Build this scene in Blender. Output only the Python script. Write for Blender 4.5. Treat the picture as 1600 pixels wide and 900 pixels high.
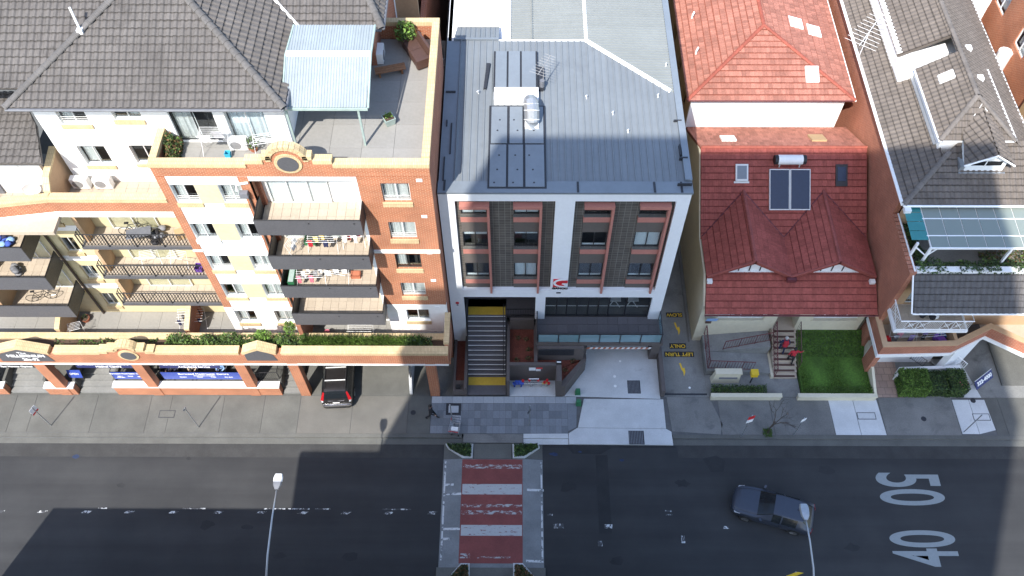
import bpy, bmesh, math, random
from mathutils import Matrix, Vector
random.seed(7)
for o in list(bpy.data.objects): bpy.data.objects.remove(o)
S = bpy.context.scene
COL = S.collection
R = math.radians
# ------------------------------------------------------------------ camera
cam = bpy.data.cameras.new('camera'); camo = bpy.data.objects.new('camera', cam); COL.objects.link(camo)
PITCH, ROLL, YAW, FPX = 0.997933306, 0.00560751940, 0.00959784588, 1371.509
_r = Vector((math.cos(YAW), math.sin(YAW), 0)); _f0 = Vector((-math.sin(YAW), math.cos(YAW), 0)); _u = Vector((0, 0, 1))
_f = math.cos(PITCH)*_f0 - math.sin(PITCH)*_u
_d = -math.sin(PITCH)*_f0 - math.cos(PITCH)*_u
_r2 = math.cos(ROLL)*_r + math.sin(ROLL)*_d
_d2 = -math.sin(ROLL)*_r + math.cos(ROLL)*_d
mw = Matrix.Identity(4)
for i in range(3):
    mw[i][0] = _r2[i]; mw[i][1] = -_d2[i]; mw[i][2] = -_f[i]
mw[2][3] = 48.0
camo.matrix_world = mw
cam.sensor_width = 36; cam.lens = 36*FPX/1600; cam.clip_start = 0.5; cam.clip_end = 2000
S.camera = camo
# ------------------------------------------------------------------ light
SUN_EL, SUN_AZ = 50.5, 24.3           # shadows run towards +y turned 24.3 deg to +x
wd = bpy.data.worlds.new('World'); S.world = wd; wd.use_nodes = True
nt = wd.node_tree; nt.nodes.clear()
sky = nt.nodes.new('ShaderNodeTexSky'); sky.sky_type = 'NISHITA'; sky.sun_disc = False
sky.sun_elevation = R(SUN_EL); sky.sun_rotation = R(180+SUN_AZ); sky.altitude = 50; sky.air_density = 1.0; sky.dust_density = 1.0
bg = nt.nodes.new('ShaderNodeBackground'); bg.inputs[1].default_value = 0.15
wo = nt.nodes.new('ShaderNodeOutputWorld')
nt.links.new(sky.outputs[0], bg.inputs[0]); nt.links.new(bg.outputs[0], wo.inputs[0])
sl = bpy.data.lights.new('sun', 'SUN'); sl.energy = 2.95; sl.angle = R(0.53); sl.color = (1.0, 0.955, 0.89)
so = bpy.data.objects.new('sun', sl); COL.objects.link(so)
_ld = Vector((math.sin(R(SUN_AZ))*math.cos(R(SUN_EL)), math.cos(R(SUN_AZ))*math.cos(R(SUN_EL)), -math.sin(R(SUN_EL))))
so.rotation_euler = _ld.to_track_quat('-Z', 'Y').to_euler(); so.location = (-30, -60, 90)
S.view_settings.view_transform = 'Standard'; S.view_settings.look = 'None'
S.view_settings.exposure = 1.5; S.view_settings.gamma = 1.0
S.render.resolution_x = 1024; S.render.resolution_y = 576
# ------------------------------------------------------------------ materials
MATS = {}
def _nodes(name):
    m = bpy.data.materials.new(name); m.use_nodes = True
    n = m.node_tree; b = n.nodes['Principled BSDF']
    MATS[name] = m
    return m, n, b
def _mixc(n, a, b, fac, mode='MIX'):
    x = n.nodes.new('ShaderNodeMix'); x.data_type = 'RGBA'; x.blend_type = mode
    for k, v in ((0, fac), (6, a), (7, b)):
        if hasattr(v, 'is_linked'): n.links.new(v, x.inputs[k])
        else: x.inputs[k].default_value = v if k == 0 else (*v[:3], 1)
    return x.outputs[2]
def _noise(n, scale, detail=4, rough=.6, vec=None, dist=0):
    t = n.nodes.new('ShaderNodeTexNoise'); t.inputs['Scale'].default_value = scale
    t.inputs['Detail'].default_value = detail; t.inputs['Roughness'].default_value = rough; t.inputs['Distortion'].default_value = dist
    n.links.new(vec if vec else _obj(n), t.inputs['Vector'])
    return t.outputs[0]
def _obj(n):
    for x in n.nodes:
        if x.bl_idname == 'ShaderNodeTexCoord': return x.outputs['Object']
    return n.nodes.new('ShaderNodeTexCoord').outputs['Object']
def _ramp(n, src, a, b):
    r = n.nodes.new('ShaderNodeMapRange'); r.inputs[1].default_value = a; r.inputs[2].default_value = b
    n.links.new(src, r.inputs[0]); return r.outputs[0]
def _math(n, op, a, b=0.0):
    r = n.nodes.new('ShaderNodeMath'); r.operation = op
    for k, v in ((0, a), (1, b)):
        if hasattr(v, 'is_linked'): n.links.new(v, r.inputs[k])
        else: r.inputs[k].default_value = v
    return r.outputs[0]
def sc(c, k): return tuple(min(1, max(0, x*k)) for x in c[:3])
def M(name, col, rough=.8, var=.12, vs=4.0, big=.12, bs=.5, metal=0, bump=0, bumps=30, rnd=0, tint=0, spec=.5, stain=None, stain_s=1.2, stain_t=.62, coat=0):
    m, n, b = _nodes(name)
    c = _mixc(n, sc(col, 1-var), sc(col, 1+var), _ramp(n, _noise(n, vs, 5), .3, .7))
    if big: c = _mixc(n, c, _mixc(n, (1-big,)*3, (1+big, 1+big, 1+big), _ramp(n, _noise(n, bs, 3), .3, .7)), 1.0, 'MULTIPLY')
    if stain: c = _mixc(n, c, stain, _ramp(n, _noise(n, stain_s, 6, .65, dist=.4), stain_t, stain_t+.16))
    if rnd:
        oi = n.nodes.new('ShaderNodeObjectInfo')
        c = _mixc(n, c, _mixc(n, (1-rnd,)*3, (1+rnd,)*3, oi.outputs['Random']), 1.0, 'MULTIPLY')
    if tint:
        at = n.nodes.new('ShaderNodeAttribute'); at.attribute_name = 'tint'
        c = _mixc(n, c, _mixc(n, (1-tint,)*3, (1+tint,)*3, at.outputs['Fac']), 1.0, 'MULTIPLY')
    n.links.new(c, b.inputs['Base Color'])
    b.inputs['Metallic'].default_value = metal; b.inputs['Specular IOR Level'].default_value = spec
    if rough < .75:
        n.links.new(_ramp_to(n, _noise(n, vs*1.7, 4), rough*.75, min(1, rough*1.3)), b.inputs['Roughness'])
    else: b.inputs['Roughness'].default_value = rough
    if coat: b.inputs['Coat Weight'].default_value = coat; b.inputs['Coat Roughness'].default_value = .05
    if bump:
        bp = n.nodes.new('ShaderNodeBump'); bp.inputs['Strength'].default_value = 1; bp.inputs['Distance'].default_value = bump
        n.links.new(_noise(n, bumps, 4), bp.inputs['Height']); n.links.new(bp.outputs[0], b.inputs['Normal'])
    return m
def _ramp_to(n, src, lo, hi):
    r = n.nodes.new('ShaderNodeMapRange'); r.inputs[1].default_value = .3; r.inputs[2].default_value = .7
    r.inputs[3].default_value = lo; r.inputs[4].default_value = hi
    n.links.new(src, r.inputs[0]); return r.outputs[0]
def BRICK(name, c1, c2, mortar, w=.24, h=.086, gap=.012, soldier=False, big=.15):
    m, n, b = _nodes(name)
    g = n.nodes.new('ShaderNodeNewGeometry'); sx = n.nodes.new('ShaderNodeSeparateXYZ'); n.links.new(_obj(n), sx.inputs[0])
    sn = n.nodes.new('ShaderNodeSeparateXYZ'); n.links.new(g.outputs['True Normal'], sn.inputs[0])
    isx = _math(n, 'GREATER_THAN', _math(n, 'ABSOLUTE', sn.outputs[0]), .6)
    isz = _math(n, 'GREATER_THAN', _math(n, 'ABSOLUTE', sn.outputs[2]), .6)
    u = n.nodes.new('ShaderNodeMix'); n.links.new(isx, u.inputs[0]); n.links.new(sx.outputs[0], u.inputs[2]); n.links.new(sx.outputs[1], u.inputs[3])
    v = n.nodes.new('ShaderNodeMix'); n.links.new(isz, v.inputs[0]); n.links.new(sx.outputs[2], v.inputs[2]); n.links.new(sx.outputs[1], v.inputs[3])
    cb = n.nodes.new('ShaderNodeCombineXYZ'); n.links.new(u.outputs[0], cb.inputs[0]); n.links.new(v.outputs[0], cb.inputs[1])
    t = n.nodes.new('ShaderNodeTexBrick'); n.links.new(cb.outputs[0], t.inputs['Vector'])
    t.inputs['Scale'].default_value = 1; t.inputs['Brick Width'].default_value = w; t.inputs['Row Height'].default_value = h
    t.inputs['Mortar Size'].default_value = gap; t.inputs['Mortar Smooth'].default_value = .2
    if soldier: t.offset = 0
    t.inputs['Color1'].default_value = (*c1, 1); t.inputs['Color2'].default_value = (*c2, 1); t.inputs['Mortar'].default_value = (*mortar, 1)
    c = _mixc(n, t.outputs[0], _mixc(n, (1-big,)*3, (1+big,)*3, _ramp(n, _noise(n, .8, 5), .3, .7)), 1.0, 'MULTIPLY')
    n.links.new(c, b.inputs['Base Color']); b.inputs['Roughness'].default_value = .85
    bp = n.nodes.new('ShaderNodeBump'); bp.inputs['Distance'].default_value = .008; bp.inputs['Strength'].default_value = .8; bp.invert = True
    n.links.new(t.outputs[1], bp.inputs['Height']); n.links.new(bp.outputs[0], b.inputs['Normal'])
    return m
def GLASS(name, tintc=(.55, .62, .65), refl=.10, dif=None, dk=.5):
    m, n, b = _nodes(name); n.nodes.remove(b)
    tr = n.nodes.new('ShaderNodeBsdfTransparent'); tr.inputs[0].default_value = (*tintc, 1)
    gl = n.nodes.new('ShaderNodeBsdfGlossy'); gl.inputs['Roughness'].default_value = .03; gl.inputs[0].default_value = (.9, .95, 1, 1)
    lw = n.nodes.new('ShaderNodeLayerWeight'); lw.inputs[0].default_value = .5
    mx = n.nodes.new('ShaderNodeMixShader')
    src = tr.outputs[0]
    if dif:
        df = n.nodes.new('ShaderNodeBsdfDiffuse'); df.inputs[0].default_value = (*dif, 1); m2 = n.nodes.new('ShaderNodeMixShader'); m2.inputs[0].default_value = dk
        n.links.new(tr.outputs[0], m2.inputs[1]); n.links.new(df.outputs[0], m2.inputs[2]); src = m2.outputs[0]
    n.links.new(_math(n, 'ADD', _math(n, 'MULTIPLY', _math(n, 'POWER', lw.outputs['Facing'], 4.0), .7), refl), mx.inputs[0]); n.links.new(src, mx.inputs[1]); n.links.new(gl.outputs[0], mx.inputs[2])
    n.links.new(mx.outputs[0], n.nodes['Material Output'].inputs[0])
    return m
def PAINT(name, col, under, thr=.5, s=3.0, rough=.7, aniso=1.0):
    """road paint worn through to what lies under it"""
    m, n, b = _nodes(name)
    mp = n.nodes.new('ShaderNodeMapping'); n.links.new(_obj(n), mp.inputs[0]); mp.inputs['Scale'].default_value = (1, aniso, 1)
    f = _noise(n, s, 9, .72, vec=mp.outputs[0], dist=.3)
    fine = _noise(n, 26, 4, .7)
    f2 = _math(n, 'ADD', f, _math(n, 'MULTIPLY', _math(n, 'SUBTRACT', fine, .5), .25))
    k = _ramp(n, f2, thr-.015, thr+.02)
    c = _mixc(n, under, _mixc(n, sc(col, .82), sc(col, 1.08), _noise(n, 7, 5)), k)
    n.links.new(c, b.inputs['Base Color']); b.inputs['Roughness'].default_value = rough
    return m
ASPH = (.0255, .0265, .028)
def asphalt():
    m, n, b = _nodes('asphalt')
    c = _mixc(n, sc(ASPH, .78), sc(ASPH, 1.25), _noise(n, 60, 3, .7))
    c = _mixc(n, c, _mixc(n, (.78, .78, .8), (1.22, 1.2, 1.18), _ramp(n, _noise(n, .35, 5), .3, .7)), 1, 'MULTIPLY')
    # long wheel-track and resurfacing streaks along the street
    mp = n.nodes.new('ShaderNodeMapping'); n.links.new(_obj(n), mp.inputs[0]); mp.inputs['Scale'].default_value = (.04, .9, 1)
    c = _mixc(n, c, _mixc(n, (.82, .82, .83), (1.2, 1.2, 1.19), _ramp(n, _noise(n, 1.0, 4, vec=mp.outputs[0]), .35, .65)), 1, 'MULTIPLY')
    st = _ramp(n, _noise(n, .9, 5, .6), .66, .78)
    c = _mixc(n, c, sc(ASPH, .6), _math(n, 'MULTIPLY', st, .6))
    n.links.new(c, b.inputs['Base Color']); b.inputs['Roughness'].default_value = .85
    bp = n.nodes.new('ShaderNodeBump'); bp.inputs['Distance'].default_value = .006; n.links.new(_noise(n, 90, 2), bp.inputs['Height']); n.links.new(bp.outputs[0], b.inputs['Normal'])
    return m
asphalt()
M('asphalt_patch', (.020, .021, .0225), .9, .2, 30, .2, 1)
M('asphalt_pale', (.036, .036, .0355), .9, .2, 30, .2, 1)
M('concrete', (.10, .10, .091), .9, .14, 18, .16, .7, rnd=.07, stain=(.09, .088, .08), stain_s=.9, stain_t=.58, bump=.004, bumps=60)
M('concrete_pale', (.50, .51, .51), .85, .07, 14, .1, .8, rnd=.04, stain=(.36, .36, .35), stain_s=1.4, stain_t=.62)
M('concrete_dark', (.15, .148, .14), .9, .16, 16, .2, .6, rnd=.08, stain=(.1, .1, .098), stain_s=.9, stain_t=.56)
M('concrete_drive', (.19, .19, .18), .9, .12, 10, .22, .5, stain=(.1, .1, .098), stain_s=.6, stain_t=.56)
M('aggregate', (.125, .12, .108), .95, .45, 55, .12, .7, rnd=.05, bump=.01, bumps=60)
M('bluestone', (.17, .185, .205), .8, .1, 10, .1, 1.1, rnd=.2)
M('bluestone_pale', (.33, .35, .37), .8, .08, 10, .1, 1.1, rnd=.14)
M('joint', (.10, .10, .10), .95)
M('red_coat', (.18, .047, .042), .8, .14, 14, .16, .8, stain=(.14, .04, .036), stain_s=1.1, stain_t=.6)
M('grey_coat', (.17, .18, .185), .85, .12, 14, .18, .8)
PAINT('worn_white', (.40, .41, .41), (.165, .045, .04), .40, 2.2, aniso=4)
PAINT('worn_white_half', (.40, .41, .41), (.165, .045, .04), .52, 2.6, aniso=3)
PAINT('worn_white_road', (.62, .63, .63), (.045, .046, .05), .53, 5)
PAINT('worn_white_most', (.55, .56, .56), (.14, .15, .155), .47, 3)
PAINT('number_paint', (.235, .26, .265), (.2, .21, .22), .30, 3)
PAINT('yellow_paint', (.75, .48, .03), (.2, .16, .08), .34, 5)
M('black_paint', (.022, .022, .024), .8)
BRICK('brick', (.40, .122, .052), (.33, .096, .042), (.46, .30, .19))
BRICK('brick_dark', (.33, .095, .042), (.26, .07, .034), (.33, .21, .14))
BRICK('brick_cream', (.62, .48, .275), (.54, .41, .23), (.40, .29, .16), .078, .24, .008, soldier=True)
BRICK('stone_dark', (.098, .086, .074), (.072, .064, .056), (.19, .178, .16), .30, .22, .011, soldier=True)
BRICK('brick_brown', (.40, .135, .075), (.33, .105, .06), (.42, .24, .16))
BRICK('brick_paving', (.33, .235, .19), (.27, .19, .155), (.20, .15, .12), .45, .45, .02)
M('cream_wall', (.58, .495, .30), .85, .05, 6, .05, .6)
M('cream_pale', (.58, .53, .40), .85, .05, 6, .06, .6, stain=(.48, .43, .32), stain_s=.8, stain_t=.66)
M('tan_wall', (.47, .31, .18), .85, .06, 6, .08, .6)
M('tan_side', (.42, .29, .155), .85, .05, 5, .05, .6)
M('white_wall', (.80, .80, .78), .8, .03, 6, .035, .6, stain=(.72, .71, .68), stain_s=.7, stain_t=.66)
M('white_render', (.76, .77, .79), .75, .025, 6, .03, .5)
M('white_paint', (.80, .80, .79), .5, .04, 9, .03, 1)
M('grey_panel', (.085, .085, .092), .55, .06, 8, .06, .8)
M('dark_metal', (.02, .02, .022), .45, .1, 10, 0)
M('taupe', (.105, .088, .082), .85, .06, 8, .08, .7)
M('taupe_panel', (.11, .095, .085), .8, .05, 8, .06, .7)
M('pink_frame', (.42, .175, .14), .6, .06, 8, .05, 1)
M('roof_grey', (.118, .108, .10), .85, .12, 9, .14, .6, tint=.09, spec=.2, stain=(.062, .057, .053), stain_s=.5, stain_t=.6)
M('roof_dark', (.105, .098, .095), .85, .14, 9, .1, .6, tint=.1, spec=.25)
M('roof_brown', (.135, .115, .099), .85, .12, 9, .14, .5, tint=.1, spec=.2, stain=(.09, .077, .068), stain_s=.5, stain_t=.6)
M('roof_red', (.285, .078, .062), .85, .16, 8, .14, .6, tint=.13, spec=.2, stain=(.215, .06, .048), stain_s=.6, stain_t=.6)
M('roof_terra', (.31, .135, .10), .85, .2, 12, .1, .5, tint=.2, spec=.2)
M('ridge_grey', (.11, .103, .097), .85, .16, 9, .1, .7, rnd=.14)
M('ridge_brown', (.135, .118, .104), .85, .16, 9, .1, .7, rnd=.14)
M('ridge_red', (.24, .062, .05), .8, .16, 9, .1, .7, rnd=.12)
M('ridge_terra', (.27, .07, .045), .8, .16, 9, .1, .7, rnd=.12)
M('roof_metal', (.16, .178, .192), .55, .04, 3, .07, .35, metal=.0, rnd=.03, stain=(.135, .15, .165), stain_s=.5, stain_t=.62)
M('roof_metal_pale', (.20, .215, .21), .6, .04, 3, .07, .35, metal=.0, rnd=.03)
M('roof_panel', (.165, .19, .215), .5, .04, 4, .06, .6, metal=.0, rnd=.04)
M('sealant', (.022, .024, .03), .6, .2, 12)
M('awning', (.26, .295, .31), .5, .05, 3, .06, .5, metal=.0, rnd=.04)
M('post_green', (.30, .38, .35), .6)
M('galv', (.36, .375, .39), .4, .08, 9, .06, 1, metal=.6)
M('tile_beige', (.40, .335, .26), .75, .06, 9, .05, .8, rnd=.07, stain=(.33, .27, .205), stain_s=1.5, stain_t=.64)
M('tile_grey', (.25, .243, .225), .8, .06, 7, .08, .6, rnd=.05, stain=(.185, .18, .17), stain_s=.8, stain_t=.62)
M('tile_char', (.095, .09, .096), .6, .06, 7, .08, .6, rnd=.10)
M('frame_alu', (.62, .62, .60), .5, .05, 8, 0)
M('frame_black', (.018, .018, .02), .5)
M('interior', (.045, .042, .04), .9)
M('interior_warm', (.11, .09, .07), .9)
M('curtain', (.62, .62, .60), .9, .08, 9, .1, 2)
M('blind', (.66, .70, .72), .8, .04, 9, .03, 2)
M('solar', (.012, .02, .045), .2, .1, 6, 0, spec=.6)
M('steel', (.55, .56, .58), .3, .05, 9, 0, metal=.8)
M('soil', (.07, .045, .03), .95, .3, 20)
M('red_mulch', (.135, .036, .022), .95, .45, 22, .2, 1.5, bump=.04, bumps=14)
M('grass', (.058, .125, .016), .95, .35, 9, .3, .9)
M('leaf', (.075, .130, .024), .75, .35, 5, .25, .8, rnd=.1, tint=.45)
M('leaf_dark', (.032, .062, .020), .75, .35, 5, .25, .8, rnd=.1, tint=.5)
M('leaf_bright', (.12, .215, .032), .75, .3, 5, .2, .8, rnd=.1, tint=.4)
M('leaf_brown', (.16, .09, .04), .8, .3, 5, .2, .8, tint=.4)
M('bark', (.075, .06, .05), .95, .3, 14, .1, 2, bump=.01)
M('plastic_white', (.78, .78, .76), .5, .03, 9, .03, 2)
M('ac_grille', (.25, .25, .25), .6)
M('blue_sign', (.028, .06, .30), .5, .04, 6, .03, 1)
M('navy_sign', (.02, .028, .12), .5, .04, 6, .03, 1)
M('sign_white', (.82, .82, .82), .5)
M('sign_red', (.60, .02, .025), .5)
M('sign_black', (.015, .015, .016), .5)
M('maroon', (.105, .022, .026), .55)
M('yellow', (.62, .42, .02), .55, .05, 9, .05, 1)
M('mustard', (.50, .33, .035), .7, .07, 9, .1, 1.2)
M('purple', (.16, .06, .35), .7); M('cloth_blue', (.05, .1, .42), .85, .2, 12); M('cloth_pale_blue', (.25, .42, .72), .85, .15, 12)
M('cloth_white', (.75, .74, .72), .9, .1, 12); M('cloth_black', (.016, .015, .017), .85, .2, 12); M('cloth_red', (.40, .018, .03), .85, .15, 12)
M('cloth_pink', (.62, .16, .22), .85, .1, 12); M('cloth_navy', (.02, .025, .07), .85); M('cloth_yellow', (.58, .45, .16), .85, .1, 12); M('cloth_grey', (.2, .2, .21), .85, .1, 12)
M('cloth_beige', (.48, .38, .27), .85, .1, 12); M('cloth_lilac', (.25, .19, .45), .85, .1, 12)
M('brown_vinyl', (.075, .04, .03), .5, .1, 8); M('wood', (.25, .12, .055), .7, .2, 10); M('terracotta', (.42, .14, .075), .8, .1, 8)
M('plastic_green', (.03, .16, .07), .5); M('plastic_blue', (.02, .16, .62), .5); M('plastic_cyan', (.06, .45, .62), .5); M('plastic_red', (.55, .03, .03), .5); M('plastic_grey', (.14, .145, .16), .6)
M('teal_poly', (.035, .19, .19), .35, .06, 6, .08, 1)
M('skin', (.45, .27, .19), .6); M('hair', (.012, .01, .009), .6); M('hair_grey', (.4, .38, .36), .7); M('shoe', (.03, .03, .03), .6)
M('car_grey', (.040, .048, .068), .42, .02, 3, 0, metal=.3, coat=.25); M('car_black', (.022, .02, .02), .35, .02, 3, 0, metal=.3, coat=.4)
M('car_glass', (.010, .013, .016), .16, 0, 3, 0, spec=.45); M('tyre', (.018, .018, .018), .9); M('rim', (.16, .16, .165), .35, .05, 6, 0, metal=.8)
M('lamp_red', (.30, .008, .012), .25, .02, 3, 0, coat=.5); M('lamp_clear', (.42, .43, .45), .15, .02, 3, 0, coat=.5); M('chrome', (.7, .7, .72), .15, .02, 3, 0, metal=1)
M('pipe_brown', (.055, .042, .035), .6)
GLASS('glass', (.92, .945, .95), .06); GLASS('glass_blue', (.62, .8, .84), .10, (.30, .46, .50), .5); GLASS('poly_clear', (.8, .83, .82), .02, (.25, .29, .265), .72)
for k, c in (('roof_grey', (.074, .068, .063)), ('roof_brown', (.07, .06, .052)), ('roof_dark', (.05, .047, .046)), ('roof_red', (.15, .036, .029)), ('roof_terra', (.21, .07, .048))): M(k+'_lap_shade', c, .9, .2, 9, .1, 1, spec=.2)  # darker tile tones for the painted shadow line between rows
M('step_concrete', (.19, .19, .18), .9, .1, 10, .12, .8)
M('blue_spray', (.018, .032, .075), .9, .3, 8)
# ------------------------------------------------------------------ mesh helpers
class MB:
    def __init__(s): s.v = []; s.f = []; s.m = []; s.mi = 0
    def poly(s, pts, flip=False):
        b = len(s.v); s.v += [tuple(p) for p in pts]; idx = list(range(b, b+len(pts)))
        s.f.append(idx[::-1] if flip else idx); s.m.append(s.mi); return s
    def box(s, x0, x1, y0, y1, z0, z1):
        b = len(s.v)
        s.v += [(x0,y0,z0),(x1,y0,z0),(x1,y1,z0),(x0,y1,z0),(x0,y0,z1),(x1,y0,z1),(x1,y1,z1),(x0,y1,z1)]
        for q in ((0,3,2,1),(4,5,6,7),(0,1,5,4),(1,2,6,5),(2,3,7,6),(3,0,4,7)):
            s.f.append([b+i for i in q]); s.m.append(s.mi)
        return s
    def prism(s, pts, ext):
        """closed prism: polygon pts (3-D) swept by vector ext"""
        n = len(pts); b = len(s.v); e = Vector(ext)
        s.v += [tuple(p) for p in pts] + [tuple(Vector(p)+e) for p in pts]
        nrm = Vector((0,0,0))
        for i in range(n):
            nrm += Vector(pts[i]).cross(Vector(pts[(i+1) % n]))
        fl = nrm.dot(e) > 0
        fs = [list(range(n)), list(range(2*n-1, n-1, -1))] + [[(i+1) % n, i, n+i, n+(i+1) % n] for i in range(n)]
        for f in fs:
            f = [b+i for i in f]
            s.f.append(f[::-1] if fl else f); s.m.append(s.mi)
        return s
    def tube(s, pts, r, n=6, r2=None, caps=True):
        pts = [Vector(p) for p in pts]; k = len(pts); b = len(s.v)
        for i, p in enumerate(pts):
            d = (pts[min(i+1, k-1)]-pts[max(i-1, 0)]).normalized()
            a = d.cross(Vector((0, 0, 1)))
            if a.length < .05: a = d.cross(Vector((1, 0, 0)))
            a.normalize(); c = d.cross(a)
            rr = r + (r2-r)*i/(k-1) if r2 is not None else r
            for j in range(n):
                t = 2*math.pi*j/n; s.v.append(tuple(p + a*math.cos(t)*rr + c*math.sin(t)*rr))
        for i in range(k-1):
            for j in range(n):
                s.f.append([b+i*n+j, b+i*n+(j+1) % n, b+(i+1)*n+(j+1) % n, b+(i+1)*n+j][::-1]); s.m.append(s.mi)
        if caps:
            s.f.append([b+j for j in range(n)]); s.m.append(s.mi); s.f.append([b+(k-1)*n+j for j in range(n)][::-1]); s.m.append(s.mi)
        return s
    def cyl(s, x, y, z0, z1, r, n=12, r2=None): return s.tube([(x, y, z0), (x, y, z1)], r, n, r2)
    def loft(s, rings, closed=True, caps=True):
        b = len(s.v); n = len(rings[0])
        for r in rings: s.v += [tuple(p) for p in r]
        for i in range(len(rings)-1):
            for j in range(n if closed else n-1):
                s.f.append([b+i*n+j, b+i*n+(j+1) % n, b+(i+1)*n+(j+1) % n, b+(i+1)*n+j]); s.m.append(s.mi)
        if caps:
            s.f.append([b+j for j in range(n)][::-1]); s.m.append(s.mi); s.f.append([b+(len(rings)-1)*n+j for j in range(n)]); s.m.append(s.mi)
        return s
    def build(s, name, mats, parent=None, smooth=False, kind=None, fix=False):
        me = bpy.data.meshes.new(name); me.from_pydata(s.v, [], s.f)
        if isinstance(mats, str): mats = [mats]
        for m in mats: me.materials.append(MATS[m])
        if len(mats) > 1: me.polygons.foreach_set('material_index', s.m)
        if fix:
            bm = bmesh.new(); bm.from_mesh(me); bmesh.ops.recalc_face_normals(bm, faces=bm.faces[:]); bm.to_mesh(me); bm.free()
        if smooth: me.polygons.foreach_set('use_smooth', [True]*len(me.polygons))
        me.update()
        return link(name, me, parent, kind)
def link(name, me, parent=None, kind=None):
    o = bpy.data.objects.new(name, me); COL.objects.link(o); par(o, parent)
    if kind: o['kind'] = kind
    return o
WORLD = {}
def par(o, p):
    if p is None: return
    o.parent = p
    if p.name in WORLD: o.matrix_parent_inverse = Matrix.Translation(-WORLD[p.name])
def thing(name, label, cat, loc=(0, 0, 0), rz=None, group=None):
    """Empty at a thing's base. rz None: parts are given in world coordinates; else in its own frame"""
    o = bpy.data.objects.new(name, None); COL.objects.link(o); o.location = loc; o.empty_display_size = .3
    if rz is None: WORLD[o.name] = Vector(loc)
    else: o.rotation_euler = (0, 0, rz)
    return tag(o, label, cat, group)
def tag(o, label, cat, group=None):
    o['label'] = label; o['category'] = cat
    if group: o['group'] = group
    return o
def struct(o): o['kind'] = 'structure'; return o
def dup(o, loc=None, rz=None, label=None, parent=None):
    c = o.copy(); COL.objects.link(c)
    if parent is not None: c.parent = parent
    if loc is not None: c.location = loc
    if rz is not None: c.rotation_euler = (0, 0, rz)
    if label: c['label'] = label
    for ch in list(o.children): dup(ch, parent=c)
    return c
def box(name, mat, parent, *a, kind=None): return MB().box(*a).build(name, mat, parent, kind=kind)
def text(s, size, mat, loc, ux, uy, parent=None, name='lettering', depth=.012, align='CENTER', xs=1.0, bold=0.0):
    """flat raised lettering; ux/uy = directions of the reading line and of the letters' up"""
    cu = bpy.data.curves.new(name, 'FONT'); cu.body = s; cu.size = size; cu.align_x = align; cu.align_y = 'CENTER'; cu.extrude = depth/2; cu.offset = bold
    t = bpy.data.objects.new('tmp', cu); COL.objects.link(t)
    me = bpy.data.meshes.new_from_object(t, depsgraph=bpy.context.evaluated_depsgraph_get())
    bpy.data.objects.remove(t)
    ux = Vector(ux).normalized(); uy = Vector(uy).normalized(); w = ux.cross(uy)
    mt = Matrix(((ux.x*xs, uy.x, w.x, loc[0]), (ux.y*xs, uy.y, w.y, loc[1]), (ux.z*xs, uy.z, w.z, loc[2]), (0, 0, 0, 1)))
    me.transform(mt); me.materials.clear(); me.materials.append(MATS[mat])
    return link(name, me, parent)
def wall(name, mat, parent, org, U, N, w, h, holes, depth=.22):
    """wall with real openings: org lower corner, U along, N inward; holes (u0,u1,v0,v1)"""
    U = Vector(U); N = Vector(N); Zv = Vector((0, 0, 1)); org = Vector(org)
    us = sorted({0, w, *[min(max(q, 0), w) for h_ in holes for q in h_[:2]]}); vs = sorted({0, h, *[min(max(q, 0), h) for h_ in holes for q in h_[2:]]})
    inh = lambda u, v: any(a < u < b and c < v < d for a, b, c, d in holes)
    nu, nv = len(us)-1, len(vs)-1
    solid = [[not inh((us[i]+us[i+1])/2, (vs[j]+vs[j+1])/2) for j in range(nv)] for i in range(nu)]
    P = lambda u, v, d: org + U*u + Zv*v + N*d
    m = MB(); sgn = U.cross(Zv).dot(N) > 0      # front normal is -N
    def q(*p): m.poly(p, flip=not sgn)
    for i in range(nu):
        for j in range(nv):
            if not solid[i][j]: continue
            a, b, c, d = us[i], us[i+1], vs[j], vs[j+1]
            q(P(a,c,0), P(a,d,0), P(b,d,0), P(b,c,0)); q(P(a,c,depth), P(b,c,depth), P(b,d,depth), P(a,d,depth))
            if i == 0 or not solid[i-1][j]: q(P(a,c,0), P(a,c,depth), P(a,d,depth), P(a,d,0))
            if i == nu-1 or not solid[i+1][j]: q(P(b,c,0), P(b,d,0), P(b,d,depth), P(b,c,depth))
            if j == 0 or not solid[i][j-1]: q(P(a,c,0), P(b,c,0), P(b,c,depth), P(a,c,depth))
            if j == nv-1 or not solid[i][j+1]: q(P(a,d,0), P(a,d,depth), P(b,d,depth), P(b,d,0))
    return m.build(name, mat, parent, fix=True)
def curtain_mesh(x0, x1, z0, z1, Y, amp=.035, k=7.0):
    m = MB(); n = max(4, int((x1-x0)*18)); pr = None
    for i in range(n+1):
        x = x0+(x1-x0)*i/n; yy = Y+amp*math.sin(k*i*.37+i*i*.11)
        cur = ((x, yy, z0), (x, yy, z1))
        if pr: m.poly([pr[0], cur[0], cur[1], pr[1]])
        pr = cur
    return m
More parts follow.
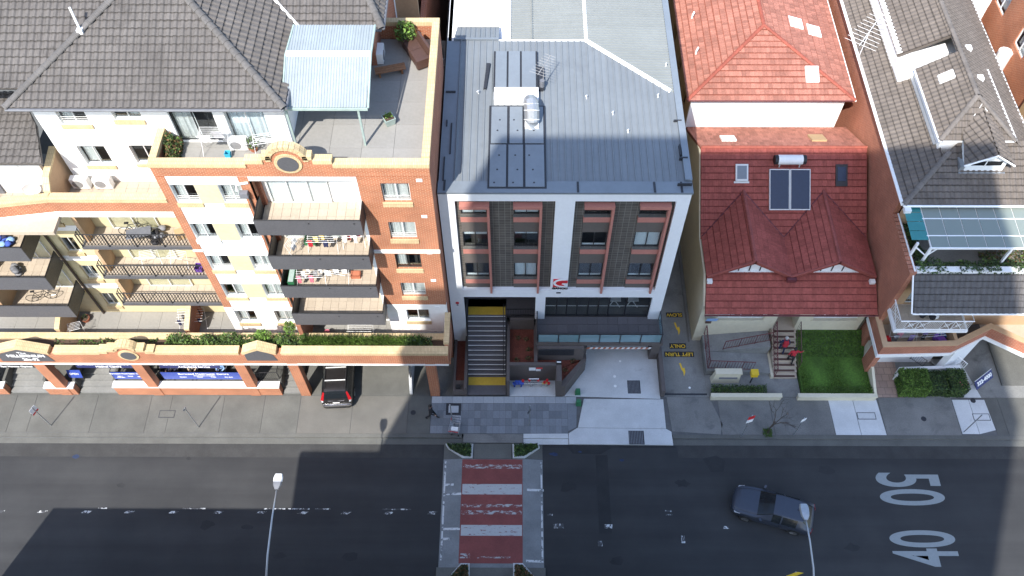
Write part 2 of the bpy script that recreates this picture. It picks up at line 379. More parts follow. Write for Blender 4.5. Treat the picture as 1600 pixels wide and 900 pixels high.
def window(parent, x0, x1, z0, z1, Y, n=2, frame='frame_alu', recess=.13, sill=None, sillmat='brick_cream', cur=0, bars=False, glass='glass', curmat='curtain', mid=None, open_=False):
    """window seen from -y; the wall face lies at Y"""
    t = .045; y0 = Y+recess; m = MB()
    m.box(x0, x1, y0, y0+.06, z0, z0+t).box(x0, x1, y0, y0+.06, z1-t, z1)
    xs = [x0+(x1-x0)*i/n for i in range(n+1)]
    for i, x in enumerate(xs):
        a = max(x0, x-t/2) if 0 < i < n else (x if i == 0 else x-t)
        m.box(a, a+t, y0-.004, y0+.064, z0+t, z1-t)
    if mid: m.box(x0+t, x1-t, y0+.006, y0+.054, z0+mid-.02, z0+mid+.02)
    w = m.build('window', frame, parent)
    for i in range(n):
        if open_ and i == n-1: continue
        box('pane', glass, w, xs[i]+t, xs[i+1]-t, y0+.024, y0+.034, z0+t, z1-t)
    if sill: box('sill', sillmat, w, x0-.06, x1+.06, Y-.07, y0-.006, z0-sill, z0-.002)
    if cur:
        cx0, cx1 = (x0+.06, x0+(x1-x0)*abs(cur)) if cur > 0 else (x1-(x1-x0)*abs(cur), x1-.06)
        curtain_mesh(cx0, cx1, z0+.03, z1-.02, y0+.17).build('curtain', curmat, w, smooth=True)
    if bars:
        b = MB()
        for k in range(3): b.box(x0+.05, x1-.05, y0-.05, y0-.03, z0+.12+.13*k, z0+.145+.13*k)
        b.build('safety_bar', 'frame_alu', w)
    return w
def clip_poly_mesh(bm, P, nrm):
    """cut a bmesh down to the convex planar polygon P"""
    c = sum((Vector(p) for p in P), Vector())/len(P)
    for i in range(len(P)):
        a, b = Vector(P[i]), Vector(P[(i+1) % len(P)])
        e = (b-a).cross(nrm).normalized()
        if e.dot(c-a) > 0: e = -e
        bmesh.ops.bisect_plane(bm, geom=bm.verts[:]+bm.edges[:]+bm.faces[:], plane_co=a, plane_no=e, clear_outer=True)
def tile_roof(parent, P, mat, row=.34, col=.30, lift=.04, wav=.055, name='roof', slabmat=None, thick=.16, seg=4, slab=True, stagger=False):
    """roof plane: solid slab (part) with overlapping profiled tiles (sub-part) cut to the outline P (convex)"""
    P = [Vector(p) for p in P]
    n = (P[1]-P[0]).cross(P[2]-P[0]).normalized()
    if n.z < 0: n = -n
    u = Vector((0, 0, 1)).cross(n)
    u = u.normalized() if u.length > 1e-4 else Vector((1, 0, 0))
    v = n.cross(u).normalized()
    o = P[0]
    U = [(p-o).dot(u) for p in P]; Vv = [(p-o).dot(v) for p in P]
    if slab: sl_ = MB().prism([p-n*.012 for p in P], -n*thick).build(name, slabmat or mat, parent)
    else: sl_ = parent
    u0, u1, v0, v1 = min(U), max(U), min(Vv), max(Vv)
    nc = int((u1-u0)/col)+3; nr = int((v1-v0)/row)+2
    vs, fs, ti, mi = [], [], [], []
    prof = [(0, 0), (.22, 1), (.5, .95), (.72, 0), (1, 0)] if seg == 4 else [(0, .0), (.12, .7), (.3, .1), (.62, .1), (.8, .8), (1, 0)]
    for r in range(nr):
        jr = random.uniform(-.01, .01); off = -col + (col*.5 if (stagger and r % 2) else 0)
        for c in range(nc):
            j = random.uniform(0, .012); tv = random.random(); b = len(vs)
            for (pu, ph) in prof:
                uu = u0+off+(c+pu)*col
                for vv, hh in ((v0+r*row+jr, lift), (v0+(r+1)*row-.06+jr+random.uniform(-.008, .008), lift*.12), (v0+(r+1)*row+.05+jr, 0)):
                    vs.append(o+u*uu+v*vv+n*(hh+ph*wav+j)); ti.append(tv)
                vs.append(o+u*uu+v*(v0+r*row+jr)+n*(-.01)); ti.append(tv)
            for k in range(len(prof)-1):
                a = b+4*k; fs += [(a, a+4, a+5, a+1), (a+1, a+5, a+6, a+2), (a+3, a+7, a+4, a)]; mi += [0, 1, 1]  # dark strip at each overlap paints gap shadow and joint grime
    me = bpy.data.meshes.new('roof_tiles'); me.from_pydata(vs, [], fs)
    at = me.attributes.new('tint', 'FLOAT', 'POINT'); at.data.foreach_set('value', ti)
    me.polygons.foreach_set('material_index', mi)
    bm = bmesh.new(); bm.from_mesh(me); clip_poly_mesh(bm, P, n); bm.to_mesh(me); bm.free()
    me.materials.append(MATS[mat]); me.materials.append(MATS[mat+'_lap_shade']); me.update()
    t = link('roof_tiles', me, sl_, 'stuff')
    return sl_
_capmesh = {}
def ridge_caps(parent, a, b, mat, r=.14, L=.42, name='ridge_cap', lift=.05):
    a, b = Vector(a), Vector(b); d = b-a; k = max(2, int(round(d.length/L))); d.normalize()
    key = (mat, r, L)
    if key not in _capmesh:
        m = MB(); rings = []
        for x, rr in ((-.03, r*1.08), (.05, r*1.08), (.06, r), (L, r*.92)):
            rings.append([(x, math.cos(t)*rr, math.sin(t)*rr*.75) for t in [math.pi*i/8 for i in range(9)]])
        m.loft(rings, closed=False, caps=False); o = m.build('tmp', mat, smooth=False, fix=False); _capmesh[key] = o.data; bpy.data.objects.remove(o)
    side = d.cross(Vector((0, 0, 1))).normalized(); up = side.cross(d)
    rot = Matrix((d, -side, up)).transposed().to_4x4()
    step = (b-a).length/k
    for i in range(k):
        o = bpy.data.objects.new(name, _capmesh[key]); COL.objects.link(o); par(o, parent)
        o.matrix_basis = Matrix.Translation(a+d*step*i+up*lift) @ rot @ Matrix.Diagonal((step/L, 1, 1, 1))
def sheet_roof(parent, P, along, w, mat, name='roof_sheet', rib=.055, thick=.05, base=None):
    """metal roof laid as separate ribbed sheets, cut to the convex outline P; ribs run along 'along'"""
    P = [Vector(p) for p in P]; n = (P[1]-P[0]).cross(P[2]-P[0]).normalized()
    if n.z < 0: n = -n
    v = Vector(along); v = (v-n*v.dot(n)).normalized(); u = v.cross(n).normalized(); o = P[0]
    U = [(p-o).dot(u) for p in P]; V = [(p-o).dot(v) for p in P]
    u0, u1, v0, v1 = min(U), max(U), min(V), max(V); k = max(1, int(round((u1-u0)/w))); w = (u1-u0)/k
    out = []
    for i in range(k):
        bm = bmesh.new(); a = u0+i*w; prof = [(0.0, -thick), (0.0, rib), (.045, rib), (.065, 0), (w, 0), (w, -thick)]
        rings = [[bm.verts.new(o+u*(a+pu)+v*vv+n*ph) for pu, ph in prof] for vv in (v0-.01, v1+.01)]
        for j in range(len(prof)-1): bm.faces.new((rings[0][j], rings[0][j+1], rings[1][j+1], rings[1][j]))
        clip_poly_mesh(bm, P, n)
        if not bm.faces: bm.free(); continue
        bmesh.ops.recalc_face_normals(bm, faces=bm.faces[:])
        if sum((f.normal.dot(n)*f.calc_area() for f in bm.faces)) < 0: bmesh.ops.reverse_faces(bm, faces=bm.faces[:])
        me = bpy.data.meshes.new(name); bm.to_mesh(me); bm.free(); me.materials.append(MATS[mat])
        out.append(link(name, me, parent))
    return out
def tile_floor(parent, x0, x1, y0, y1, z, tx, ty, mat, gap=.012, th=.03, name='floor_tile', mesh=None, skip=None):
    """separate floor tiles sharing one mesh"""
    nx, ny = max(1, round((x1-x0)/tx)), max(1, round((y1-y0)/ty)); tx, ty = (x1-x0)/nx, (y1-y0)/ny
    m = MB().box(gap/2, tx-gap/2, gap/2, ty-gap/2, -th, 0).build('tmp', mat); me = m.data; bpy.data.objects.remove(m); me.name = name
    for i in range(nx):
        for j in range(ny):
            if skip and skip(x0+(i+.5)*tx, y0+(j+.5)*ty): continue
            o = bpy.data.objects.new(name, me); COL.objects.link(o); par(o, parent)
            o.location = (x0+i*tx, y0+j*ty, z+random.uniform(-.002, .003))
def leaves(name, mats, pts_fn, n, size, parent=None, kind=None, up=.3):
    """foliage of separate small leaf faces; pts_fn() gives a position"""
    vs, fs, mi, ti = [], [], [], []
    for i in range(n):
        p = Vector(pts_fn()); s = size*random.uniform(.6, 1.3)
        d = Vector((random.gauss(0, 1), random.gauss(0, 1), random.gauss(up, .8))).normalized()
        a = d.cross(Vector((random.random()-.5, random.random()-.5, random.random()-.5))).normalized(); c = d.cross(a)
        b = len(vs); t = random.random()
        vs += [p-a*s, p-c*s*.45+d*s*.1, p+a*s, p+c*s*.45+d*s*.1]; fs.append((b, b+1, b+2, b+3)); mi.append(random.randrange(len(mats))); ti += [t]*4
    me = bpy.data.meshes.new(name); me.from_pydata(vs, [], fs)
    at = me.attributes.new('tint', 'FLOAT', 'POINT'); at.data.foreach_set('value', ti)
    for m in mats: me.materials.append(MATS[m])
    me.polygons.foreach_set('material_index', mi); me.update()
    return link(name, me, parent, kind)
def inbox(x0, x1, y0, y1, z0, z1, bumps=None):
    def f():
        x, y = random.uniform(x0, x1), random.uniform(y0, y1)
        h = .55+.45*math.sin(x*3.1+1)*math.sin(x*1.3+y*2.2)
        return x, y, z0+(z1-z0)*random.random()**.7*max(.25, h if bumps else 1)
    return f
def blob(cx, cy, cz, rx, ry, rz):
    def f():
        d = Vector((random.gauss(0, 1), random.gauss(0, 1), random.gauss(0, 1))).normalized()*random.random()**.35
        return cx+d.x*rx, cy+d.y*ry, cz+d.z*rz
    return f
# ------------------------------------------------------------------ ground, road, footpath
RZ = -.12                                   # road level; footpath top is z = 0
struct(MB().box(-300, 300, -300, 500, -1.2, -.30).build('ground', 'concrete_dark'))
road = struct(MB().box(-120, 120, 11.9, 20.12, -.28, RZ).build('road', 'asphalt'))
gut = struct(MB().box(-120, 120, 20.12, 20.50, -.28, RZ+.012).build('gutter', 'concrete'))
kb = struct(MB().box(-120, -5.3, 20.50, 20.74, -.28, .012).box(9.2, 120, 20.50, 20.74, -.28, .012).box(-5.3, -3.2, 20.50, 20.74, -.28, .012).build('kerb', 'concrete'))
nk = struct(MB().box(-120, -4.2, 11.6, 11.9, -.28, .012).box(1.55, 120, 11.6, 11.9, -.28, .012).build('near_kerb', 'concrete'))
fp = struct(MB().box(-120, 120, 20.74, 23.2, -.29, -.02).build('footpath', 'joint'))
struct(MB().box(-120, 120, -60, 11.6, -.29, 0).build('near_footpath', 'concrete'))
def slab(mat, pts, z1=0.0, th=.1, parent=None, name='slab'):
    MB().prism([(x, y, z1-th) for x, y in pts], (0, 0, th)).build(name, mat, parent if parent else fp)
g = .014
edges = [-38, -33.2, -30.1, -28.9, -25.2, -21.95, -20.7, -17.55, -15.1, -12.95]
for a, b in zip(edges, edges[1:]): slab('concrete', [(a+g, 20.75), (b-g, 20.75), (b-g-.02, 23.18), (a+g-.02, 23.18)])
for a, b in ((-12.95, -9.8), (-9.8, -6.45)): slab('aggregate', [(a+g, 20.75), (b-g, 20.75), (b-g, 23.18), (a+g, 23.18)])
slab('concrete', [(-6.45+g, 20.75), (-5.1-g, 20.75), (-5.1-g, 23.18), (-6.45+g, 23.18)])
# bluestone pavers in front of the stair
tile_floor(fp, -5.08, 3.05, 20.78, 22.72, 0, .37, .485, 'bluestone', gap=.012, th=.1, name='paver', skip=lambda x, y: -4.25 < x < -3.05 and 22.0 < y < 22.75 and False)
tile_floor(fp, -5.08, 3.6, 22.73, 23.17, .001, .62, .44, 'bluestone_pale', gap=.012, th=.1, name='paver')
slab('bluestone', [(3.06, 20.95), (3.55, 21.2), (3.62, 22.71), (3.06, 22.71)])
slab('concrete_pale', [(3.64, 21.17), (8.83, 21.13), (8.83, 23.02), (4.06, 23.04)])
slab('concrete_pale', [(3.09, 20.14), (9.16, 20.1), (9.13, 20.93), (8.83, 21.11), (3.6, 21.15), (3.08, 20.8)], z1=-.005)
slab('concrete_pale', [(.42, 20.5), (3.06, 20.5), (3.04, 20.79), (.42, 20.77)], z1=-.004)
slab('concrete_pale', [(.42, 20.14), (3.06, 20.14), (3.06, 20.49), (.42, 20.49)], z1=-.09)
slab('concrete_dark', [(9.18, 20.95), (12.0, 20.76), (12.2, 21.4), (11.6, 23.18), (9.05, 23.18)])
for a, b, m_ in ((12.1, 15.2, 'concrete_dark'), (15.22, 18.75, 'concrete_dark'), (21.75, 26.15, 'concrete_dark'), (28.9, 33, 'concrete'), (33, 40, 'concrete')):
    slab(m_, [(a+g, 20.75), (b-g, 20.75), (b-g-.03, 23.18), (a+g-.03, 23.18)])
slab('concrete', [(28.25, 20.75), (28.87, 20.75), (28.87, 23.18), (27.95, 23.18), (28.25, 21.3)])
for a, b, y0 in ((18.78, 21.73, 20.75), (26.2, 28.2, 20.85)):
    mx = (a+b)/2
    slab('concrete_pale', [(a, y0), (mx-g, y0), (mx-g-.06, 23.05), (a-.05, 23.05)], z1=.004); slab('concrete_pale', [(mx+g, y0), (b, y0+.25 if a > 20 else y0), (b-.12, 23.05), (mx+g-.06, 23.05)], z1=.004)
MB().box(20.25, 21.35, 21.75, 22.2, .004, .010).build('cover_frame', 'sealant', fp); MB().box(20.29, 21.31, 21.79, 22.16, .004, .014).build('pit_cover', 'concrete_pale', fp)
MB().box(27.1, 28.1, 21.7, 22.15, .004, .010).build('cover_frame', 'sealant', fp); MB().box(27.14, 28.06, 21.74, 22.11, .004, .014).build('pit_cover', 'concrete_pale', fp)
MB().box(-21.3, -20.35, 21.72, 22.2, -.01, .004).build('cover_frame', 'sealant', fp); MB().box(-21.26, -20.39, 21.76, 22.16, -.01, .008).build('pit_cover', 'concrete', fp)
MB().box(-4.2, -3.3, 21.95, 22.72, 0, .006).build('cover_frame', 'sealant', fp); MB().box(-4.05, -3.45, 22.1, 22.55, 0, .010).build('pit_cover', 'bluestone_pale', fp)
for cx, cy in ((-6.15, 22.1), (24.15, 21.8), (27.4, 23.0)): MB().cyl(cx, cy, -.02, .008, .16, 16).build('manhole_cover', 'sealant', fp)
# side joints in gutter and kerb
for x in (-32, -29.2, -26.9, -24.4, -21.2, -18.4, -15.7, -13.9, -11.1, -8.2, 11, 14, 17, 20.5, 24, 27.5):
    box('joint_line', 'joint', gut, x, x+.02, 20.13, 20.49, RZ, RZ+.016); box('joint_line', 'joint', kb, x+.4, x+.42, 20.50, 20.735, .0, .016)
for a, b in ((-38, -13.0), (9.3, 40)): box('joint_line', 'joint', kb, a, b, 20.735, 20.752, -.02, .015); box('joint_line', 'joint', kb, a, b, 20.455, 20.499, RZ, RZ+.02)
# road patches, marks
def mark(name, mat, pts, z=None, parent=None, th=.004):
    z = RZ+.004 if z is None else z
    return MB().prism([(x, y, z-.003) for x, y in pts], (0, 0, th)).build(name, mat, parent if parent else road)
def rect(x0, x1, y0, y1): return [(x0, y0), (x1, y0), (x1, y1), (x0, y1)]
mark('road_patch', 'asphalt_patch', rect(1.62, 9.3, 19.95, 20.12)); mark('road_patch', 'asphalt_patch', [(3.0, 19.96), (3.3, 19.6), (4.9, 19.55), (5.6, 19.96)], RZ+.003)
mark('road_patch', 'asphalt_patch', rect(4.6, 5.3, 14.9, 19.5), RZ+.002); mark('road_patch', 'asphalt_patch', [(10.8, 19.3), (11.2, 18.5), (11.9, 18.5), (12.1, 19.2), (11.6, 19.5)], RZ+.002)
mark('road_patch', 'asphalt_pale', rect(-120, -4.3, 19.3, 20.11), RZ+.001); mark('road_patch', 'asphalt_pale', rect(9.4, 120, 19.35, 20.11), RZ+.001)
dash = lambda x, y, m_='worn_white_road': mark('lane_dash', m_, [(x, y), (x+.42, y-.02), (x+.62, y+.12), (x+.2, y+.13)])
for x in (-29.3, -26.9, -24.4, -22.0, -19.5, -17.0, -14.6, -12.25, -9.85, -7.45, -5.0): dash(x, 15.96)
for x, w in ((-23.5, .5), (-18.75, 1.3), (-14.2, 1.4), (-12.9, 1.3), (-11.3, .9), (-7.5, 1.6), (-30.5, .4)): mark('lane_line', 'worn_white_road', rect(x, x+w, 16.2, 16.27))
for x, y, w, h in ((2.1, 15.2, .55, .25), (4.9, 15.2, .45, .22), (4.5, 14.2, .25, .3), (8.35, 16.15, .35, .09), (8.4, 15.95, .35, .07), (1.75, 15.9, .3, .1), (-4.9, 16.05, .5, .08), (9.1, 14.4, .2, .4), (11.5, 15.2, .3, .15)):
    mark('worn_mark', 'worn_white_road', rect(x, x+w, y, y+h))
for x, y, r in ((2.2, 19.55, .28), (6.1, 19.2, .2), (-25.6, 19.3, .3), (3.7, 19.7, .14)): mark('spray_mark', 'blue_spray', [(x+math.cos(a)*r*random.uniform(.6, 1.1), y+math.sin(a)*r*.45*random.uniform(.6, 1.1)) for a in [6.283*i/9 for i in range(9)]], RZ+.005)
for x, y, r in ((-14.9, 15.2, .35), (-17.2, 15.3, .5), (-12.9, 13.6, .4), (-19.0, 19.2, .2), (-9.0, 13.6, .5), (2.9, 17.6, .6), (5.5, 13.4, .5), (9.5, 17.8, .5), (17.8, 18.6, .6), (-22.5, 17.6, .3), (18.4, 14.2, .5)): mark('oil_stain', 'asphalt_patch', [(x+math.cos(a)*r*random.uniform(.5, 1.1), y+math.sin(a)*r*.6*random.uniform(.5, 1.1)) for a in [6.283*i/11 for i in range(11)]], RZ+.0035)
# speed numbers
n1 = text('50', 1.0, 'number_paint', (0, 0, 0), (0, -1, 0), (1, 0, 0), road, 'speed_number', .004, bold=.014)
n2 = text('40', 1.0, 'number_paint', (0, 0, 0), (0, 1, 0), (-1, 0, 0), road, 'speed_number', .004, bold=.014)
for o, (x0, x1, y0, y1) in ((n1, (20.55, 24.2, 16.57, 18.49)), (n2, (20.55, 24.15, 13.17, 15.16))):
    vs = [v.co for v in o.data.vertices]; a0, a1 = min(v.x for v in vs), max(v.x for v in vs); b0, b1 = min(v.y for v in vs), max(v.y for v in vs)
    for v in o.data.vertices:
        v.co.x = x0+(v.co.x-a0)/(a1-a0)*(x1-x0); v.co.y = y0+(v.co.y-b0)/(b1-b0)*(y1-y0); v.co.z = RZ+.003+(.002 if v.co.z > 0 else -.002)
# raised crossing
CZ = -.02
cr = struct(MB().prism([(-4.2, 13.0, -.25), (-4.2, 13.0, RZ+.01), (-3.12, 13.0, CZ), (.38, 13.0, CZ), (1.53, 13.0, RZ+.01), (1.53, 13.0, -.25)], (0, 6.2, 0)).build('raised_crossing', 'grey_coat'))
mark('red_surface', 'red_coat', rect(-3.11, .37, 13.22, 19.18), CZ+.003, cr)
for y0, y1, m_ in ((18.62, 18.86, 'worn_white_half'), (17.08, 17.69, 'worn_white'), (16.34, 16.52, 'worn_white_half'), (15.93, 16.15, 'worn_white_half'), (14.73, 15.33, 'worn_white')):
    mark('crossing_bar', m_, rect(-3.05, .33, y0, y1), CZ+.006, cr)
mark('crossing_bar', 'worn_white_half', rect(-2.1, -.3, 13.5, 13.6), CZ+.006, cr); mark('crossing_bar', 'worn_white_half', rect(-3.05, -2.5, 13.5, 13.75), CZ+.006, cr)
def slope(x): return RZ+.01+(x+4.2)/1.08*.09 if x < 0 else RZ+.01+(1.53-x)/1.15*.09
for x, sgn in ((-4.12, 1), (1.40, -1)):
    for y0, y1 in ((17.0, 19.1), (15.2, 16.7), (13.4, 15.0)):
        z = slope(x+.05)+.006
        MB().box(x, x+.09, y0, y1, z-.012, z+.006).build('edge_line', 'worn_white_most', cr)
for x, y in ((-4.05, 17.6), (-4.05, 17.05), (-4.05, 15.05), (-4.05, 14.5), (.62, 17.3), (.55, 13.3)):
    w = .5 if y in (17.6, 14.5) else .95; zc = slope(x+w/2)
    MB().prism([(x, y, slope(x)-.01), (x+w, y, slope(x+w)-.01), (x+w, y, slope(x+w)+.006), (x, y, slope(x)+.006)], (0, .13, 0)).build('ramp_tooth', 'worn_white_most', cr)
# aprons and kerbed planters at both ends of the crossing
struct(MB().box(-2.48, -.26, 19.22, 20.13, -.25, -.01).build('crossing_apron', 'concrete')); struct(MB().box(-3.1, .4, 20.2, 20.74, -.25, -.006).build('apron_strip', 'concrete_dark'))
struct(MB().box(-4.3, 1.6, 11.9, 13.0, -.25, -.012).build('near_apron', 'concrete'))
struct(MB().box(-4.2, -2.5, 19.22, 20.12, -.25, RZ+.02).box(-.24, 1.53, 19.22, 20.12, -.25, RZ+.02).build('planter_bay', 'concrete'))
def ring(out, t=.11):
    c = Vector((sum(p[0] for p in out)/len(out), sum(p[1] for p in out)/len(out)))
    return [tuple(Vector(p)+(c-Vector(p)).normalized()*t*1.35) for p in out]
def kerb_planter(label, out, n, mats, h=.18, group='kerbed planters at the crossing'):
    cx = sum(p[0] for p in out)/len(out); cy = sum(p[1] for p in out)/len(out)
    t = thing('street_planter', label, 'planter', (cx, cy, RZ)); inn = ring(out); m = MB(); k = len(out)
    for i in range(k):
        a, b, c, d = out[i], out[(i+1) % k], inn[(i+1) % k], inn[i]
        m.prism([(*a, -.2), (*b, -.2), (*c, -.2), (*d, -.2)], (0, 0, .2+h-.1))
    m.build('rim', 'concrete_pale', t); MB().prism([(*p, -.2) for p in inn], (0, 0, .2)).build('soil_bed', 'soil', t)
    def f():
        i = random.randrange(k); a, b = Vector(inn[i]), Vector(inn[(i+1) % k]); s_, u_ = random.random()**.5, random.random(); q = Vector((cx, cy)).lerp(a.lerp(b, u_), s_*1.04)
        return q.x, q.y, .05+random.random()**.8*.36*(1.1-.45*s_)
    leaves('foliage', mats, f, n*2, .075, t, 'stuff')
    return t
kerb_planter('white kerbed planter of shrubs left of the crossing by the trolley', [(-4.12, 20.1), (-3.97, 19.83), (-3.08, 19.24), (-2.52, 19.24), (-2.5, 20.1)], 900, ['leaf', 'leaf_dark', 'leaf_dark'])
kerb_planter('white kerbed planter of shrubs right of the crossing by the concrete apron', [(-.22, 20.1), (-.2, 19.25), (.48, 19.25), (1.37, 19.88), (1.31, 20.1)], 900, ['leaf', 'leaf_dark', 'leaf_dark'])
kerb_planter('white kerbed planter at the near left end of the crossing', [(-3.75, 12.3), (-2.98, 13.2), (-2.5, 13.2), (-2.46, 12.2)], 300, ['leaf_dark', 'leaf_brown'])
kerb_planter('white kerbed planter at the near right end of the crossing', [(-.15, 12.2), (-.15, 13.22), (.37, 13.22), (1.1, 12.4)], 300, ['leaf_dark', 'leaf_brown'])
# paving behind the footpath line
struct(MB().box(-60, -5.2, 23.2, 50, -.29, -.004).build('podium_ground', 'concrete'))
struct(MB().box(8.92, 11.5, 23.2, 60, -.29, -.002).build('lane', 'concrete_drive'))
box('drain', 'sealant', bpy.data.objects['lane'], 8.95, 11.5, 23.3, 23.42, -.02, .004)
# lane markings: letters face a driver coming out of the lane
ln = bpy.data.objects['lane']
for s, x0, x1, y0, y1, xs in (('SLOW', 9.53, 10.58, 28.77, 29.13, 1.05), ('ONLY', 9.54, 10.58, 26.49, 26.88, 1.05), ('LEFT TURN', 9.17, 11.01, 25.91, 26.29, 1.0)):
    p = mark('black_plate', 'black_paint', rect(x0, x1, y0, y1), .003, ln)
    t = text(s, .34, 'yellow_paint', ((x0+x1)/2, (y0+y1)/2, .006), (-1, 0, 0), (0, -1, 0), p, 'lettering', .003, xs=xs, bold=.006)
def arrow(x, y):
    pts = [(0, 0), (.13, .05), (.27, -.30), (.33, -.24), (.38, -.52), (.25, -.86), (.24, -.68), (.13, -.50), (.2, -.47), (.02, -.08)]
    m = MB(); 
    shaft = [(0, 0), (.11, 0), (.22, -.52), (.12, -.5)]; head = [(.10, -.42), (.30, -.30), (.34, -.60), (.22, -.92), (.2, -.62)]
    m.prism([(x+a, y+b, .0) for a, b in shaft], (0, 0, .005)); m.prism([(x+a, y+b, .0005) for a, b in head], (0, 0, .0056)); m.build('turn_arrow', 'yellow_paint', ln, fix=True)
arrow(9.98, 28.38); arrow(10.02, 25.48); MB().cyl(10.5, 23.8, 0, .006, .07, 14).build('manhole_cover', 'plastic_white', ln)
box('kerb_strip', 'concrete_dark', ln, 10.75, 10.83, 27, 44, -.1, .07)
# ------------------------------------------------------------------ left apartment building
A = thing('apartment_building', 'brick and cream apartment block with grey tiled hip roof and dark balconies', 'building', (-14, 30, 0))
YF = 25.6; FL = [3.6, 6.4, 9.1, 11.8, 14.65, 17.5]
W1 = [(-15.87, -14.77), (-13.67, -12.62)]; SZ = [4.58, 7.34, 10.0, 12.7, 15.63]
holes = []
for z in SZ:
    for a, b in W1: holes.append((a, b, z, z+1.3))
X0 = -16.33
wall('wall', 'white_wall', A, (-15.9, YF, 3.6), (1, 0, 0), (0, 1, 0), 3.75, 13.95, [(a+15.9, b+15.9, c-3.6, d-3.6) for a, b, c, d in holes])
# brick pier, brick top band, brick right part
box('brick_pier', 'brick', A, X0, -15.9, YF-.03, YF+.5, 3.6, 17.5)
box('brick_pier', 'brick', A, -12.6, -12.15, YF-.03, YF+.5, 6.3, 17.5)
for z in (6.45,): box('string_course', 'white_paint', A, X0-.02, -15.88, YF-.06, YF+.3, 11.7, 11.85)
box('pier_base', 'white_wall', A, X0-.01, -15.88, YF-.05, YF+.4, 3.6, 6.3)
for i, z in enumerate(SZ):
    box('cream_panel', 'cream_wall', A, -14.75, -13.69, YF-.02, YF-.002, z-.05 if i else z, z+1.32) if i else None
    for k, (a, b) in enumerate(W1):
        window(A, a, b, z, z+1.3, YF, sill=.3, cur=[.5, .9, -.5, .95, .5, -.9, .6, .45, .4, .9][i*2+k], bars=(i in (2, 4)), sillmat='white_wall' if i == 3 else 'brick_cream')
RX0, RX1 = -7.25, -3.9
RW = [(4.84, 6.08), (7.46, 8.79), (10.12, 11.47), (12.76, 14.15), (15.69, 17.06)]
wall('wall', 'brick', A, (RX0, YF, 6.6), (1, 0, 0), (0, 1, 0), RX1-RX0, 11.0, [(1.03, 2.34, a-6.6, b-6.6) for a, b in RW[1:]])
wall('wall', 'white_wall', A, (RX0, YF-.01, 3.6), (1, 0, 0), (0, 1, 0), RX1-RX0, 3.0, [(1.06, 2.36, RW[0][0]-3.6, RW[0][1]-3.6)])
for i, (a, b) in enumerate(RW): window(A, -6.21, -4.92, a, b, YF, sill=.3, cur=[0, .95, .4, -.95, .9][i], bars=i in (1, 3, 4), frame='frame_alu' if i != 2 else 'frame_black')
box('string_course', 'white_paint', A, RX0+.05, RX1+.04, YF-.09, YF, 11.65, 11.85)
for z in (17.2, 14.52, 11.5, 8.96, 6.22): box('wall_vent', 'white_paint', A, -4.55, -4.28, YF-.03, YF-.012 if z < 6.6 else YF, z, z+.18)
box('wall', 'brick', A, X0, RX1, YF-.03, YF+.28, 17.55, 18.2)                     # band over everything
box('lintel', 'white_paint', A, -15.87, -12.62, YF-.035, YF-.032+.02, 17.03, 17.53)
# side wall towards the next building
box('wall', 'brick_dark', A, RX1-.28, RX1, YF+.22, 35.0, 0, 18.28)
# top coping of cream bricks, stepped up around the round plaque
def coping(x0, x1, y0, y1, z, parent=A): return box('coping', 'brick_cream', parent, x0, x1, y0, y1, z, z+.24)
coping(X0-.03, -12.0, YF-.09, YF+.31, 18.2); coping(-8.15, RX1+.03, YF-.09, YF+.31, 18.2)
box('wall', 'brick', A, -12.0, -8.15, YF-.031, YF+.27, 18.2, 18.5)
for a, b, z in ((-12.0, -11.2, 18.45), (-9.0, -8.15, 18.45)): coping(a, b, YF-.09, YF+.31, z)
box('wall', 'brick', A, -11.2, -9.0, YF-.0305, YF+.27, 18.5, 18.75); coping(-11.2, -10.8, YF-.09, YF+.31, 18.72); coping(-9.4, -9.0, YF-.09, YF+.31, 18.72)
m = MB(); arc = [(-10.1+math.cos(t)*.72, 18.62+math.sin(t)*.72) for t in [math.pi*i/12 for i in range(13)]]
m.prism([(x, YF-.028, z) for x, z in arc], (0, .29, 0)).build('gable_arch', 'brick', A, fix=True)
for i in range(12):
    t0, t1 = math.pi*(i+.04)/12, math.pi*(i+.96)/12; q = lambda r, t: (-10.1+math.cos(t)*r, YF-.09, 18.62+math.sin(t)*r)
    MB().prism([q(.72, t0), q(.95, t0), q(.95, t1), q(.72, t1)], (0, .4, 0)).build('coping_brick', 'brick_cream', A, fix=True)
MB().tube([(-10.1, YF-.075, 18.45), (-10.1, YF-.025, 18.45)], .62, 28).build('plaque_rim', 'brick_cream', A); MB().tube([(-10.1, YF-.10, 18.45), (-10.1, YF-.02, 18.45)], .47, 28).build('plaque', 'grey_panel', A)
# core behind the windows
box('interior', 'interior_warm', A, -15.9, -12.2, YF+.95, 33, 3.6, 17.3); box('interior', 'interior', A, RX0+.1, RX1-.3, YF+.95, 33, 3.6, 17.3)
box('wall', 'white_wall', A, -12.15, RX0, YF+.74, YF+.9, 3.6, 17.5)
